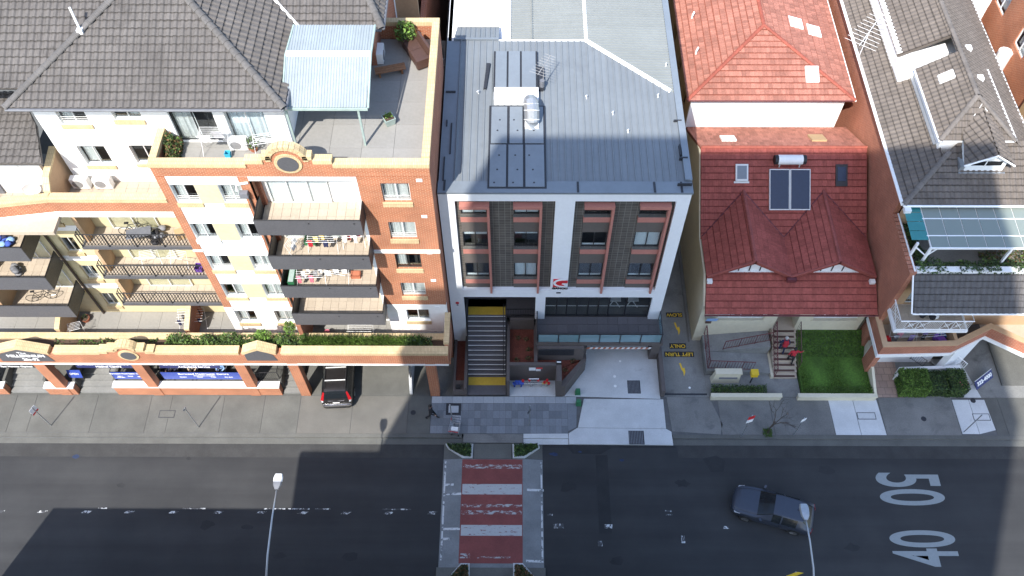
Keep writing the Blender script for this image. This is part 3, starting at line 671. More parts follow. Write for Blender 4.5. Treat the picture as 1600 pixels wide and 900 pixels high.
# balconies
for i, (zb, zt) in enumerate(((6.3, 7.45), (9.1, 10.15), (11.75, 12.85), (14.62, 15.72))):
    bx0, bx1, by = -12.15, -7.2, 24.45
    b = box('balcony', 'grey_panel', A, bx0+.06, bx1-.06, by+.06, YF+.738, zb+.02, zb+.16)
    box('front_panel', 'grey_panel', b, bx0, bx1, by, by+.05, zb, zt); box('side_panel', 'dark_metal', b, bx0, bx0+.05, by+.052, YF+.35, zb, zt); box('side_panel', 'dark_metal', b, bx1-.05, bx1, by+.052, YF, zb, zt)
    MB().tube([(bx0+.02, YF, zt+.04), (bx0+.02, by+.02, zt+.04), (bx1-.02, by+.02, zt+.04), (bx1-.02, YF, zt+.04)], .035, 6).build('handrail', 'dark_metal', b)
    tile_floor(b, bx0+.08, bx1-.08, by+.08, YF+.72, zb+.19, .42, .42, 'tile_beige')
    for x in (bx0+2.5, bx0+4.6): box('drain_spout', 'dark_metal', b, x, x+.06, by-.03, by, zb+.9, zb+.96)
    # sliding door at the back of the recess and brick cheek at left
    window(A, -11.72, -8.85, zb+.2, zb+2.35, YF+.60, n=3, recess=.05, cur=0 if i == 3 else .4)
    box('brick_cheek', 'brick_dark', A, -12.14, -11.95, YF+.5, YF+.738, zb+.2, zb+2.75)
    box('recess_wall', 'white_wall', A, RX0-.16, RX0-.002, YF, YF+.738, zb+.2, zb+2.75)
box('lintel', 'white_paint', A, -12.14, RX0, YF-.032, YF+.2, 17.25, 17.545)
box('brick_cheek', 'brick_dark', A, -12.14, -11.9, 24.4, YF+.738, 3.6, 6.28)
# downpipe with rain head at the recess
MB().tube([(-12.2, YF-.05, 17.15), (-12.75, YF-.12, 17.1), (-12.8, YF-.15, 16.7)], .06, 8).build('downpipe', 'white_paint', A); box('rain_head', 'plastic_grey', A, -12.72, -12.35, YF-.3, YF-.05, 16.3, 16.62); MB().tube([(-12.4, YF-.1, 16.3), (-12.4, YF-.1, 6.4)], .05, 8).build('downpipe', 'pipe_brown', A)
# roof terrace deck
deck = box('deck', 'joint', A, X0+.28, RX1-.28, YF+.26, 34.7, 17.3, 17.46)
tile_floor(deck, X0+.3, RX1-.3, YF+.28, 34.66, 17.49, 1.55, 1.5, 'tile_grey', name='deck_slab', skip=lambda x, y: x < -7 and y > 33.0)
coping(RX1-.33, RX1+.03, YF+.31, 34.72, 18.28); box('wall', 'brick', A, -6.95, RX1-.281, 34.72, 35.0, 17.3, 18.28); coping(-6.95, RX1+.03, 34.72, 35.05, 18.28)
box('wall', 'brick', A, X0, X0+.26, YF+.28, 27.7, 17.3, 18.2); coping(X0-.03, X0+.3, YF+.31, 27.7, 18.2)
# penthouse walls
PY = 27.7
H = [(-20.6, -19.3, 18.65, 19.9), (-18.1, -16.82, 18.95, 19.9), (-20.6, -19.3, 15.85, 17.2), (-18.15, -16.9, 15.95, 17.25), (-15.6, -13.6, 17.5, 19.6), (-13.1, -11.3, 17.5, 19.6)]
wall('wall', 'white_wall', A, (-21.6, PY, 14.65), (1, 0, 0), (0, 1, 0), 11.2, 5.6, [(a+21.6, b+21.6, c-14.65, d-14.65) for a, b, c, d in H])
window(A, *H[0], PY, sill=.25, cur=.45, bars=True); window(A, *H[1], PY, sill=.25, cur=-.5); window(A, *H[2], PY, sill=.25, cur=.5); window(A, *H[3], PY, sill=.2)
window(A, *H[4], PY, n=2, cur=.5, frame='frame_black'); window(A, *H[5], PY, n=2, frame='frame_alu', curmat='blind', cur=.95)
box('interior', 'interior', A, -21.3, -10.65, PY+.9, 40, 14.65, 20.0); box('wall', 'white_wall', A, -10.6, -10.4, PY+.22, 45, 17.5, 20.3); box('wall', 'white_wall', A, -21.6, -21.4, PY+.22, 45, 14.65, 20.3)
box('wall', 'brick_dark', A, -10.4, -6.9, 32.75, 32.95, 17.5, 20.3); box('wall', 'brick_dark', A, -7.1, -6.9, 32.95, 60, 0, 20.3); box('interior', 'interior', A, -10.3, -7.2, 33.2, 60, 14, 20.2)
window(A, -9.6, -8.1, 17.5, 19.5, 32.6, n=2, frame='frame_black', recess=.02)
# hip roof
EZ = 20.3; AP = (-16.15, 33.15, 23.3)
e0, e1, e2, e3 = (-22.2, 27.1, EZ), (-10.1, 27.1, EZ), (-10.1, 60, EZ), (-22.2, 60, EZ); APb = (-16.15, 60, 23.3)
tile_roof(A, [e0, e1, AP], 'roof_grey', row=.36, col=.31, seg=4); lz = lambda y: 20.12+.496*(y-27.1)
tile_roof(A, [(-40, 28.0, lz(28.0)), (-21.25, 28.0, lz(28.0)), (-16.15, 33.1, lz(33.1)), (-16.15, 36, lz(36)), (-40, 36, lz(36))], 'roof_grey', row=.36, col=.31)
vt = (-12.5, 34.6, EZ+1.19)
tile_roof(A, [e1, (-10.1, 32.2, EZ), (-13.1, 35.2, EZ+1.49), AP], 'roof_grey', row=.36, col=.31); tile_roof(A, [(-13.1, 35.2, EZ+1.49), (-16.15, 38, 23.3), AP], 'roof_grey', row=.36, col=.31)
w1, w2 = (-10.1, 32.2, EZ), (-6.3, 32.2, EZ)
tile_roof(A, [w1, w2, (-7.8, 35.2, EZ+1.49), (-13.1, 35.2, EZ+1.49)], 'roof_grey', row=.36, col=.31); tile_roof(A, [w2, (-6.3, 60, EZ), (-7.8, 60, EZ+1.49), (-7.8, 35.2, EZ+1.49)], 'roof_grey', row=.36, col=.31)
for p, q in ((e0, AP), (e1, AP), (AP, (-16.15, 44, 23.3)), (w2, (-7.8, 35.2, EZ+1.49))): ridge_caps(A, p, q, 'ridge_grey', .17, .40)
MB().tube([(-10.1, 32.2, EZ+.06), (-13.1, 35.2, EZ+1.55)], .07, 6).build('valley_flashing', 'white_paint', A)
g_ = MB(); 
for a, b in ((e0, e1), (e1, w1), (w1, w2), (w2, (-6.3, 60, EZ))):
    d = (Vector(b)-Vector(a)).normalized(); s_ = d.cross(Vector((0, 0, 1)))*.08
    g_.tube([Vector(a)+s_+Vector((0, 0, -.05)), Vector(b)+s_+Vector((0, 0, -.05))], .07, 6)
g_.build('gutter', 'plastic_grey', A)
box('roof_vent', 'white_paint', A, -19.2, -18.95, 30.0, 30.25, 21.6, 22.05); MB().tube([(-19.05, 30.1, 22.0), (-19.25, 30.5, 22.9)], .05, 8).build('flue', 'white_paint', A)
# corrugated awning over the deck
aw = thing('awning', 'pale blue corrugated awning on green posts over the roof terrace', 'awning', (-8.4, 29.5, 17.49))
sheet_roof(aw, [(-10.25, 27.45, 20.0), (-6.6, 27.45, 20.0), (-6.55, 29.75, 20.85), (-10.25, 29.75, 20.85)], (0, 1, .35), .122, 'awning', name='awning_sheet', rib=.022, thick=.02)
sheet_roof(aw, [(-10.25, 29.95, 20.88), (-6.55, 29.95, 20.88), (-6.5, 31.6, 21.0), (-10.1, 31.6, 21.0)], (0, 1, 0), .122, 'awning', name='awning_sheet', rib=.022, thick=.02)
MB().prism([(-10.27, 29.72, 20.86), (-6.53, 29.72, 20.86), (-6.53, 29.97, 20.93), (-10.27, 29.97, 20.93)], (0, 0, .03)).build('flashing', 'white_paint', aw)
MB().box(-10.3, -6.55, 27.38, 27.46, 19.86, 19.98).build('front_beam', 'post_green', aw)
MB().tube([(-6.52, 27.42, 20.0), (-6.5, 29.8, 20.88), (-6.45, 31.6, 21.0)], .05, 6).build('side_trim', 'post_green', aw); MB().tube([(-10.3, 27.42, 20.0), (-10.3, 29.8, 20.88), (-10.15, 31.6, 21.0)], .05, 6).build('side_trim', 'post_green', aw)
for x in (-10.2, -7.0): box('post', 'post_green', aw, x-.045, x+.045, 27.47, 27.56, 17.49, 19.9)
# ------------------------------------------------------------------ recessed left part with railed balconies
CY = 26.9
wall('wall', 'cream_wall', A, (-24.5, CY, 3.6), (1, 0, 0), (0, 1, 0), 7.9, 11.0, [(.57, 1.35, z-3.6, z-3.6+1.35) for z in (4.3, 7.1, 9.7, 12.3)])
for i, z in enumerate((4.3, 7.1, 9.7, 12.3)): window(A, -23.93, -23.15, z, z+1.35, CY, sill=.28, cur=.5 if i % 2 else 0, bars=i == 1)
for z in (6.2, 8.95, 11.65): box('white_band', 'white_wall', A, -24.45, -21.95, CY-.015, CY-.002, z, z+.45)
box('interior', 'interior', A, -24.4, -16.4, CY+.9, 34, 3.6, 14.5)
for zb in (6.4, 9.1, 11.8):
    bx0, bx1 = -21.92, X0
    b = box('balcony', 'grey_panel', A, bx0, bx1, YF, CY-.001, zb, zb+.18)
    tile_floor(b, bx0+.12, bx1-.02, YF+.1, CY-.02, zb+.2, .4, .4, 'tile_beige')
    m = MB().tube([(bx0+.05, CY, zb+1.2), (bx0+.05, YF+.05, zb+1.2), (bx1, YF+.05, zb+1.2)], .03, 6).tube([(bx0+.05, CY, zb+.32), (bx0+.05, YF+.05, zb+.32), (bx1, YF+.05, zb+.32)], .022, 6)
    for x in (bx0+.05, bx0+1.4, bx0+2.8, bx0+4.2): m.box(x-.025, x+.025, YF+.025, YF+.075, zb+.1, zb+1.2)
    m.build('rail_frame', 'dark_metal', b)
    bal = MB(); k = int((bx1-bx0)/.17)
    for j in range(1, k): x = bx0+.05+j*(bx1-bx0-.05)/k; bal.box(x-.016, x+.016, YF+.034, YF+.066, zb+.32, zb+1.2)
    for j in range(1, 7): yy = YF+.05+j*.18; bal.box(bx0+.034, bx0+.066, yy-.016, yy+.016, zb+.32, zb+1.2)
    bal.build('balusters', 'dark_metal', b, kind='stuff')
    box('divider', 'tan_wall', A, -21.75, -21.55, YF+.35, CY-.003, zb+.18, zb+2.0 if zb < 11 else zb+2.6)
    window(A, -20.6, -18.2, zb+.18, zb+2.3, CY-.13, n=2, recess=.02)
# parapet band of the lower terrace
box('wall', 'brick', A, -21.9, X0-.001, YF-.02, YF+.28, 14.95, 15.7); coping(-21.9, X0-.001, YF-.08, YF+.34, 15.7); box('soffit_band', 'white_paint', A, -21.9, X0-.002, YF-.04, YF+.29, 14.55, 14.94)
def skew(mat, z0, z1, o0, o1, name):
    p0, p1 = Vector((-21.9, YF)), Vector((-31, 24.3)); n = Vector((.14, .99)).normalized()
    pts = [p0-n*o0, p1-n*o0, p1+n*o1, p0+n*o1]
    MB().prism([(p.x, p.y, z0) for p in pts], (0, 0, z1-z0)).build(name, mat, A)
skew('brick', 14.95, 15.7, .02, .28, 'wall'); skew('brick_cream', 15.7, 15.94, .08, .34, 'coping'); skew('white_paint', 14.55, 14.94, .04, .29, 'soffit_band')
dk2 = box('deck', 'joint', A, -31, X0, YF+.25, 29.5, 14.4, 14.62)
tile_floor(dk2, -30, X0-.02, YF+.3, PY, 14.65, .55, .5, 'tile_beige')
box('terrace_floor', 'tile_beige', A, -31, -21.9, 24.6, YF+.249, 14.4, 14.63)
MB().prism([(-22.1, YF+.3, 14.65), (-22.1, 28.0, 14.65), (-22.1, 28.0, 16.7), (-22.1, 26.4, 16.4), (-22.1, YF+.3, 15.9)], (.28, 0, 0)).build('terrace_divider', 'tan_wall', A, fix=True)
MB().prism([(-22.12, YF+.3, 15.9), (-22.12, 26.4, 16.4), (-22.12, 28.0, 16.7), (-22.12, 28.0, 16.85), (-22.12, 26.4, 16.55), (-22.12, YF+.3, 16.05)], (.32, 0, 0)).build('coping', 'brick_cream', A, fix=True)
# far-left wing: solid-panel balconies and lower tiled roof
for i, zb in enumerate((6.3, 9.1, 11.75)):
    b = box('balcony', 'grey_panel', A, -31, -24.42, 24.98, CY-.002, zb+.02, zb+.16)
    box('front_panel', 'grey_panel', b, -31, -24.37, 24.9, 24.95, zb, zb+1.12); box('side_panel', 'dark_metal', b, -24.42, -24.37, 24.952, 26.6, zb, zb+1.12)
    MB().tube([(-31, 24.92, zb+1.15), (-24.4, 24.92, zb+1.15), (-24.4, 26.6, zb+1.15)], .032, 6).build('handrail', 'dark_metal', b)
    tile_floor(b, -30.5, -24.45, 25.0, 26.85, zb+.19, .42, .42, 'tile_beige'); window(A, -26.4, -24.9, zb+.2, zb+2.2, CY-.16, n=2, recess=.02)
    if i < 2: box('divider', 'tan_wall', A, -28.4, -28.1, 25.1, CY, zb+.16, zb+2.1)
box('wall', 'cream_wall', A, -31, -24.5, CY, CY+.3, 3.6, 14.5)
MB().tube([(-24.42, CY-.1, 14.4), (-24.42, CY-.1, 3.6)], .07, 8).build('downpipe', 'pipe_brown', A)
tile_roof(A, [(-31, 26.4, 17.45), (-21.7, 26.4, 17.45), (-22.3, 28.3, 17.95), (-23.4, 30.0, 18.4), (-31, 30.0, 18.4)], 'roof_grey', row=.36, col=.31)
box('wall', 'white_wall', A, -31, -22.4, 27.0, 27.2, 14.65, 17.4); window(A, -24.6, -23.4, 14.9, 16.9, 26.98, n=1, recess=.0); box('garage_door', 'plastic_grey', A, -31, -24.9, 26.9, 26.99, 14.65, 17.0)
# podium deck
pd = box('podium_deck', 'joint', A, -38, RX1, 24.75, 33, 3.25, 3.56)
tile_floor(pd, -37.9, RX1-.1, 24.8, CY-.01, 3.6, 1.2, 1.05, 'tile_grey', name='deck_slab')
for x, m_ in ((-26.1, 'tan_wall'), (-18.75, 'brick_dark')):
    MB().prism([(x, 24.8, 3.6), (x, CY, 3.6), (x, CY, 5.8), (x, 24.8, 5.0)], (.22, 0, 0)).build('yard_divider', m_, A, fix=True); MB().prism([(x-.03, 24.8, 5.0), (x-.03, CY, 5.8), (x-.03, CY, 5.95), (x-.03, 24.8, 5.15)], (.28, 0, 0)).build('coping', 'brick_cream', A, fix=True)
# ------------------------------------------------------------------ brick colonnade along the street
K = thing('street_colonnade', 'orange brick colonnade with cream coping carrying The Millennium sign', 'colonnade', (-16, 23.4, 0))
KY = 23.2
box('beam', 'brick', K, -38, -3.8, KY, KY+.4, 4.1, 5.2); box('soffit_strip', 'white_paint', K, -38, -3.82, KY-.02, KY+.38, 3.93, 4.098)
for a, b in ((-27.42, -26.78), (-21.84, -21.25), (-15.99, -15.4), (-12.95, -12.37), (-5.15, -4.6), (-32.5, -31.9)): box('column', 'brick', K, a, b, KY-.015, KY+.42, 0, 4.12)
for a, b in ((-25.62, -23.1), (-20.0, -15.35), (-13.0, -3.78), (-38, -29.3)): coping(a, b, KY-.07, KY+.42, 5.2, K)
def pediment(xc, hw, zp, zs, panel):
    pts = [(xc-hw, 5.2), (xc+hw, 5.2), (xc+hw, zs), (xc, zp), (xc-hw, zs)]
    MB().prism([(x, KY+.002, z) for x, z in pts], (0, .39, 0)).build('pediment', 'brick', K, fix=True)
    for s in (-1, 1):
        MB().prism([(xc, KY-.08, zp), (xc, KY-.08, zp+.26), (xc+s*(hw+.06), KY-.08, zs+.24), (xc+s*(hw+.06), KY-.08, zs)], (0, .52, 0)).build('coping', 'brick_cream', K, fix=True)
    return MB().prism([(xc+x, KY-.03, z) for x, z in panel], (0, .03-.001, 0)).build('sign_panel', 'grey_panel', K, fix=True)
sp = pediment(-27.45, 1.5, 5.78, 5.2, [(-1.45, 4.33), (1.5, 4.33), (1.3, 5.1), (0, 5.7), (-1.4, 5.1)])
text('The', .30, 'sign_white', (-27.4, KY-.045, 5.30), (1, 0, 0), (0, 0, 1), sp); text('MILLENNIUM', .37, 'sign_white', (-27.3, KY-.045, 4.98), (1, 0, 0), (0, 0, 1), sp, xs=.98, bold=.012); text('28a-32', .33, 'sign_white', (-27.2, KY-.045, 4.58), (1, 0, 0), (0, 0, 1), sp, bold=.01)
pediment(-14.22, .88, 5.75, 5.25, [(-.86, 4.5), (.86, 4.5), (.72, 5.15), (0, 5.68), (-.86, 5.15)])
for a, b, z0 in ((-23.1, -22.6, 5.32), (-20.5, -20.0, 5.32), (-22.6, -22.1, 5.5), (-21.0, -20.5, 5.5)):
    box('beam', 'brick', K, a, b, KY+.001, KY+.39, 5.2, z0); coping(a, b, KY-.07, KY+.42, z0, K)
box('beam', 'brick', K, -22.1, -21.0, KY+.001, KY+.39, 5.2, 5.62)
for i in range(10):
    t0, t1 = math.pi*(i+.04)/10, math.pi*(i+.96)/10; q = lambda r, t: (-21.55+math.cos(t)*r, KY-.07, 5.6+math.sin(t)*r*.8)
    MB().prism([q(.42, t0), q(.64, t0), q(.64, t1), q(.42, t1)], (0, .5, 0)).build('coping_brick', 'brick_cream', K, fix=True)
MB().prism([(-21.55+math.cos(t)*.43, KY+.001, 5.6+math.sin(t)*.43*.8) for t in [math.pi*i/10 for i in range(11)]], (0, .38, 0)).build('gable_arch', 'brick', K, fix=True)
MB().tube([(-21.55, KY-.05, 5.05), (-21.55, KY+.01, 5.05)], .56, 24).build('plaque_rim', 'brick_cream', K); MB().tube([(-21.55, KY-.075, 5.05), (-21.55, KY+.01, 5.05)], .42, 24).build('plaque', 'grey_panel', K)
for a, b, h in ((-28.17, -26.42, .85), (-24.0, -14.1, 1.0), (-38, -30.6, .85)):
    box('low_wall', 'brick', K, a, b, KY+.02, KY+.36, 0, h)
    n = max(1, int((b-a)/1.6))
    for i in range(n): box('cap_stone', 'white_wall', K, a-.02+(b-a+.04)*i/n+.006, a-.02+(b-a+.04)*(i+1)/n-.006, KY-.03, KY+.40, h, h+.1)
for x in (-28.2, -26.42, -24.0, -14.1, -30.6): box('stair_cheek', 'concrete', K, x-.06, x+.1, KY+.4, 25.6, 0, 1.15)
# planter trough behind the beam
box('planter_back', 'brick', K, -38, -3.9, 24.32, 24.62, 3.3, 4.78); coping(-38, -3.9, 24.27, 24.67, 4.78, K); box('planter_soil', 'soil', K, -38, -3.9, KY+.4, 24.32, 4.1, 4.9); box('end_wall', 'brick', K, -3.98, -3.76, KY+.42, 25.55, 3.3, 5.6); coping(-4.02, -3.72, KY+.42, 25.55, 5.6, K)
box('back_wall', 'taupe_panel', K, -38, -12.4, 27.0, 27.2, 0, 3.2); box('carpark_back', 'interior', K, -12.3, -4, 30, 30.2, 0, 3.2); box('soffit', 'concrete', K, -38, -3.9, 24.7, 33, 3.05, 3.24)
# hedge growing in it
hd = thing('hedge', 'long green hedge in the brick trough above the street arcade', 'hedge', (-12, 24, 4.9))
leaves('foliage', ['leaf', 'leaf_dark', 'leaf'], inbox(-19.6, -11.8, 23.7, 24.45, 4.85, 5.65, True), 5200, .085, hd, 'stuff')
leaves('foliage', ['leaf_dark', 'leaf'], inbox(-26.0, -20.2, 23.7, 24.3, 4.8, 5.15, True), 1100, .075, hd, 'stuff')
gr = thing('planter_grass', 'bright green grassy plants at the right end of the brick trough', 'plants', (-8, 24, 4.9))
def blades(x0, x1, y0, y1, z0, n, h, parent, mats, lean=.25, name='grass_blades'):
    vs, fs, mi, ti = [], [], [], []
    for i in range(n):
        x, y = random.uniform(x0, x1), random.uniform(y0, y1); a = random.uniform(0, 6.28); l = h*random.uniform(.5, 1.2)
        dx, dy = math.cos(a)*lean*l, math.sin(a)*lean*l; w = .022; b = len(vs); z = z0+.04*math.sin(x*3)
        vs += [(x-w*dy, y+w, z), (x+w, y-w, z), (x+dx+w*.4, y+dy, z+l*.7), (x+dx*2, y+dy*2, z+l)]; fs += [(b, b+1, b+2), (b, b+2, b+3)]; k = random.randrange(len(mats)); mi += [k, k]; t = random.random(); ti += [t]*4
    me = bpy.data.meshes.new(name); me.from_pydata(vs, [], fs); at = me.attributes.new('tint', 'FLOAT', 'POINT'); at.data.foreach_set('value', ti)
    for m in mats: me.materials.append(MATS[m])
    me.polygons.foreach_set('material_index', mi); return link(name, me, parent, 'stuff')
blades(-11.9, -5.2, 23.65, 24.35, 4.85, 5500, .5, gr, ['leaf_bright', 'leaf_bright', 'leaf']); leaves('foliage', ['leaf_dark', 'leaf'], inbox(-6.2, -4.7, 23.7, 24.3, 4.85, 5.4), 500, .08, gr, 'stuff')
# tall sprays reaching over
leaves('foliage', ['leaf', 'leaf_bright'], blob(-14.1, 24.2, 5.6, .5, .3, .45), 350, .09, hd, 'stuff'); leaves('foliage', ['leaf', 'leaf_bright'], blob(-12.6, 24.5, 5.9, .35, .35, .5), 260, .09, hd, 'stuff')
# entrance stairs
for label, x0, x1 in (('grey concrete steps at the far left end of the arcade', -30.5, -28.26), ('grey concrete steps between the brick piers left of the blue banners', -26.3, -24.07), ('narrow grey concrete steps beside the parked dark car', -14.0, -12.98)):
    st = thing('entrance_stair', label, 'stairs', ((x0+x1)/2, 24.2, 0), group='street entrance stairs')
    for i in range(7): box('step', 'step_concrete', st, x0, x1, KY+.12+.34*i, KY+.12+.34*(i+1)-.01 if i < 6 else 27, 0, .155*(i+1))
fl = box('arcade_floor', 'concrete', K, -24.0, -14.1, 23.7, 27, 0, .95); box('arcade_floor', 'concrete', K, -28.1, -26.5, 23.7, 27, 0, .8)
# banners, fascia signs, rails
def banner(label, x0, x1, lines):
    t = thing('banner', label, 'banner', ((x0+x1)/2, KY+.42, 1.1), group='blue medical centre banners')
    pn = box('panel', 'blue_sign', t, x0, x1, KY+.43, KY+.45, 1.28, 2.12)
    for s, x, z, h in lines: text(s, h, 'sign_white', (x, KY+.42, z), (1, 0, 0), (0, 0, 1), pn, depth=.008, bold=.004)
banner('blue medical centre banner on the low wall beside the steps', -23.85, -21.9, [('Burwood MediHealth Centre', -22.9, 1.97, .17), ('Suite 1', -23.4, 1.66, .11), ('9744 2099', -23.4, 1.5, .11), ('Dental', -22.8, 1.66, .11), ('Doctors', -22.2, 1.6, .11)])
banner('long blue medical centre banner behind the brick piers', -20.9, -16.1, [('Burwood MediHealth Centre', -18.4, 1.96, .25), ('General practice and specialists', -18.4, 1.74, .1), ('Doctors', -19.7, 1.58, .12), ('Dental', -18.7, 1.58, .12), ('X-Ray', -17.9, 1.58, .12), ('Skin clinic', -17.0, 1.58, .12)])
for label, x0, x1, s1, s2, m_ in (('navy fascia sign hung under the beam above the left steps', -25.55, -22.3, 'Burwood MediHealth Centre', 'Medical Centre', 'navy_sign'), ('navy fascia sign hung under the beam above the long banner', -20.7, -17.2, 'Burwood MediHealth Centre', 'Ambulance Service', 'navy_sign'), ('black optical sign at the left end of the arcade', -31, -27.55, '', 'Eye Visions Optical', 'sign_black')):
    t = thing('fascia_sign', label, 'sign', ((x0+x1)/2, KY+.5, 2.8), group='signs under the beam'); pn = box('panel', m_, t, x0, x1, KY+.47, KY+.52, 2.62, 3.22)
    for k in (x0+.3, x1-.3): box('hanger', 'dark_metal', t, k-.01, k+.01, KY+.485, KY+.505, 3.22, 4.1)
    if s1: text(s1, .25, 'sign_white', ((x0+x1)/2, KY+.46, 3.04), (1, 0, 0), (0, 0, 1), pn, depth=.01)
    text(s2, .24, 'sign_white', ((x0+x1)/2+.25, KY+.46, 2.78), (1, 0, 0), (0, 0, 1), pn, depth=.01, bold=.006)
t = thing('notice_board', 'small tilted blue notice board on the low wall by the steps', 'sign', (-27.0, KY+.6, 1.0), rz=.0); pn = MB().prism([(.35, -.05, .18), (1.15, -.05, .18), (1.15, .12, .8), (.35, .12, .8)], (0, .03, 0)).build('panel', 'blue_sign', t); text('OPEN', .22, 'sign_white', (.75, .01, .55), (1, 0, 0), (0, .26, .96), pn); box('stand', 'dark_metal', t, .4, 1.1, .02, .1, -.2, .2)
t = thing('menu_frame', 'small black framed board leaning beside the left brick pier', 'sign', (-27.75, KY+.55, .9), rz=-.75); box('frame', 'dark_metal', t, -.35, .35, -.03, .03, 0, .6); box('panel', 'sign_white', t, -.22, .22, -.036, -.031, .15, .42)
def rail(label, x0, x1, y0, y1, z, h=1.0, mesh=True, mat='dark_metal'):
    t = thing('guard_rail', label, 'railing', (x0, y0, z), group='black arcade railings'); a, b = Vector((x0, y0, z)), Vector((x1, y1, z)); L = (b-a).length; d = (b-a)/L; U_ = Vector((0, 0, 1))
    MB().tube([a, a+U_*h, b+U_*h, b], .025, 6).tube([a+U_*.1, b+U_*.1], .018, 6).build('frame', mat, t); m = MB()
    for i in range(1, int(L/.11)): m.tube([a+d*(i*.11)+U_*.1, a+d*(i*.11)+U_*h], .009, 4, caps=False)
    m.build('bars', mat, t, kind='stuff'); return t
rail('black rail behind the short blue banner', -23.95, -21.9, 23.75, 23.75, .95); rail('black rail behind the long blue banner', -21.2, -16.0, 23.75, 23.75, .95); rail('black rail at the top of the narrow steps', -15.4, -14.1, 23.75, 23.75, .95); rail('black return rail beside the narrow steps', -14.12, -14.12, 23.75, 25.3, .95); rail('black return rail beside the left steps', -23.97, -23.97, 23.75, 25.2, .95)
# car-park partition with perforated screen
t = thing('ramp_wall', 'pale low ramp wall with perforated screen beside the car park entry', 'wall', (-6.3, 24.5, 0)); MB().prism([(-6.42, KY+.1, 0), (-6.42, 27, 0), (-6.42, 27, 1.3), (-6.42, 23.9, 1.1), (-6.42, KY+.1, .15)], (.16, 0, 0)).build('wall', 'concrete_pale', t, fix=True)
m = MB()
for i in range(14):
    for j in range(5): m.box(-6.30, -6.28, 23.9+i*.22, 24.02+i*.22, 1.15+j*.2, 1.27+j*.2)
m.build('screen', 'plastic_white', t, kind='stuff'); box('screen_back', 'dark_metal', t, -6.345, -6.305, 23.85, 27, 1.1, 2.15)


# ------------------------------------------------------------------ central building
B = thing('hostel_building', 'white framed building with dark stone panels, pink window frames and metal roof', 'building', (2.3, 32, 0))
BY = 27.0
for a, b, z0, z1 in ((-3.83, -3.05, 0, 14.3), (7.8, 8.45, 3.08, 14.3), (1.9, 2.86, 6.28, 14.3), (1.1, 1.66, 3.08, 5.52)): box('white_pier', 'white_render', B, a, b, BY-.22, BY+.1, z0, z1)
box('white_band', 'white_render', B, -3.83, 8.45, BY-.222, BY+.1, 14.3, 14.9); box('white_band', 'white_render', B, -3.05, 7.8, BY-.218, BY+.1, 5.52, 6.28)
CX = [(-2.80, -1.50), (-.14, 1.12), (3.38, 4.70), (6.12, 7.47)]; WZ = [(7.32, 8.75), (10.2, 11.6), (12.98, 14.0)]
for x0, x1, cols in ((-3.05, 1.9, CX[:2]), (2.86, 7.8, CX[2:])):
    wall('stone_wall', 'stone_dark', B, (x0, BY, 6.28), (1, 0, 0), (0, 1, 0), x1-x0, 8.02, [(a-x0, b-x0, c-6.28, d-6.28) for a, b in cols for c, d in WZ])
bl = [[.0, .3, 0], [1, .25, 1], [.4, 0, 0], [.5, 1, 0]]
for c, (a, b) in enumerate(CX):
    MB().box(b+.02, b+.14, BY-.32, BY-.002, 6.05, 13.98).build('fin', 'pink_frame', B); box('hood', 'pink_frame', B, a-.04, b+.018, BY-.32, BY-.002, 13.74, 13.98)
    for r, (z0, z1) in enumerate(WZ):
        w = window(B, a, b, z0, z1, BY, frame='frame_black', recess=.03, sill=None)
        box('sill', 'pink_frame', w, a-.03, b+.018, BY-.16, BY+.02, z0-.46, z0-.06); box('sill_flashing', 'concrete', w, a-.03, b+.018, BY-.15, BY+.025, z0-.059, z0-.01)
        k = bl[c][2-r]
        if k: box('blind', 'blind', w, a+.05, b-.05, BY+.12, BY+.14, z1-.06-(z1-z0-.1)*k, z1-.05)
        else: box('blind', 'blind', w, a+.05, b-.05, BY+.12, BY+.14, z0+.02, z0+.16)
    for z0, z1 in ((11.55, 12.44), (8.72, 9.66), (6.3, 6.78)): box('spandrel', 'taupe_panel', B, a-.02, b+.015, BY-.05, BY-.002, z0, z1)
box('interior', 'interior', B, -3.0, 7.75, BY+.75, 36, 6.3, 14.3)
box('wall', 'white_render', B, -3.83, -3.6, BY+.1, 46, 0, 14.8); box('wall', 'tan_side', B, 8.2, 8.44, BY+.1, 60, 0, 14.8)
# logo
lg = MB().prism([(2.04, BY-.25, 6.62), (2.55, BY-.25, 6.62), (2.2, BY-.25, 7.0), (2.55, BY-.25, 7.42), (2.04, BY-.25, 7.42)], (0, .026, 0)).build('logo', 'sign_red', B, fix=True)
def arcpts(cx, cz, rx, rz, a0, a1, n=14): return [(cx+math.cos(R(a0+(a1-a0)*i/n))*rx, cz+math.sin(R(a0+(a1-a0)*i/n))*rz) for i in range(n+1)]
lo, li = arcpts(2.62, 7.05, .58, .43, 75, 285), arcpts(2.62, 7.05, .42, .32, 75, 285)
MB().prism([(x, BY-.262, z) for x, z in [(2.7, 7.36)]+lo+[(2.7, 6.68)]], (0, .011, 0)).build('logo_swoosh', 'sign_white', lg, fix=True)
MB().prism([(x, BY-.272, z) for x, z in [(2.84, 7.30)]+arcpts(2.62, 7.05, .44, .27, 80, 280)+[(2.62, 6.88), (2.5, 6.95), (2.55, 7.06), (2.84, 7.06)]], (0, .009, 0)).build('logo_mark', 'sign_red', lg, fix=True)
text('GANOLI', .235, 'sign_black', (2.43, BY-.25, 6.48), (1, 0, 0), (0, 0, 1), lg, bold=.012); box('wall_lamp', 'dark_metal', B, 2.25, 2.5, BY-.26, BY-.22, 5.98, 6.05)
MB().tube([(-3.42, BY-.26, 4.9), (-3.42, BY-.22, 4.9)], .1, 12).build('fire_bell', 'sign_red', B); box('bell_plate', 'sign_black', B, -3.47, -3.37, BY-.24, BY-.221, 4.62, 4.7)
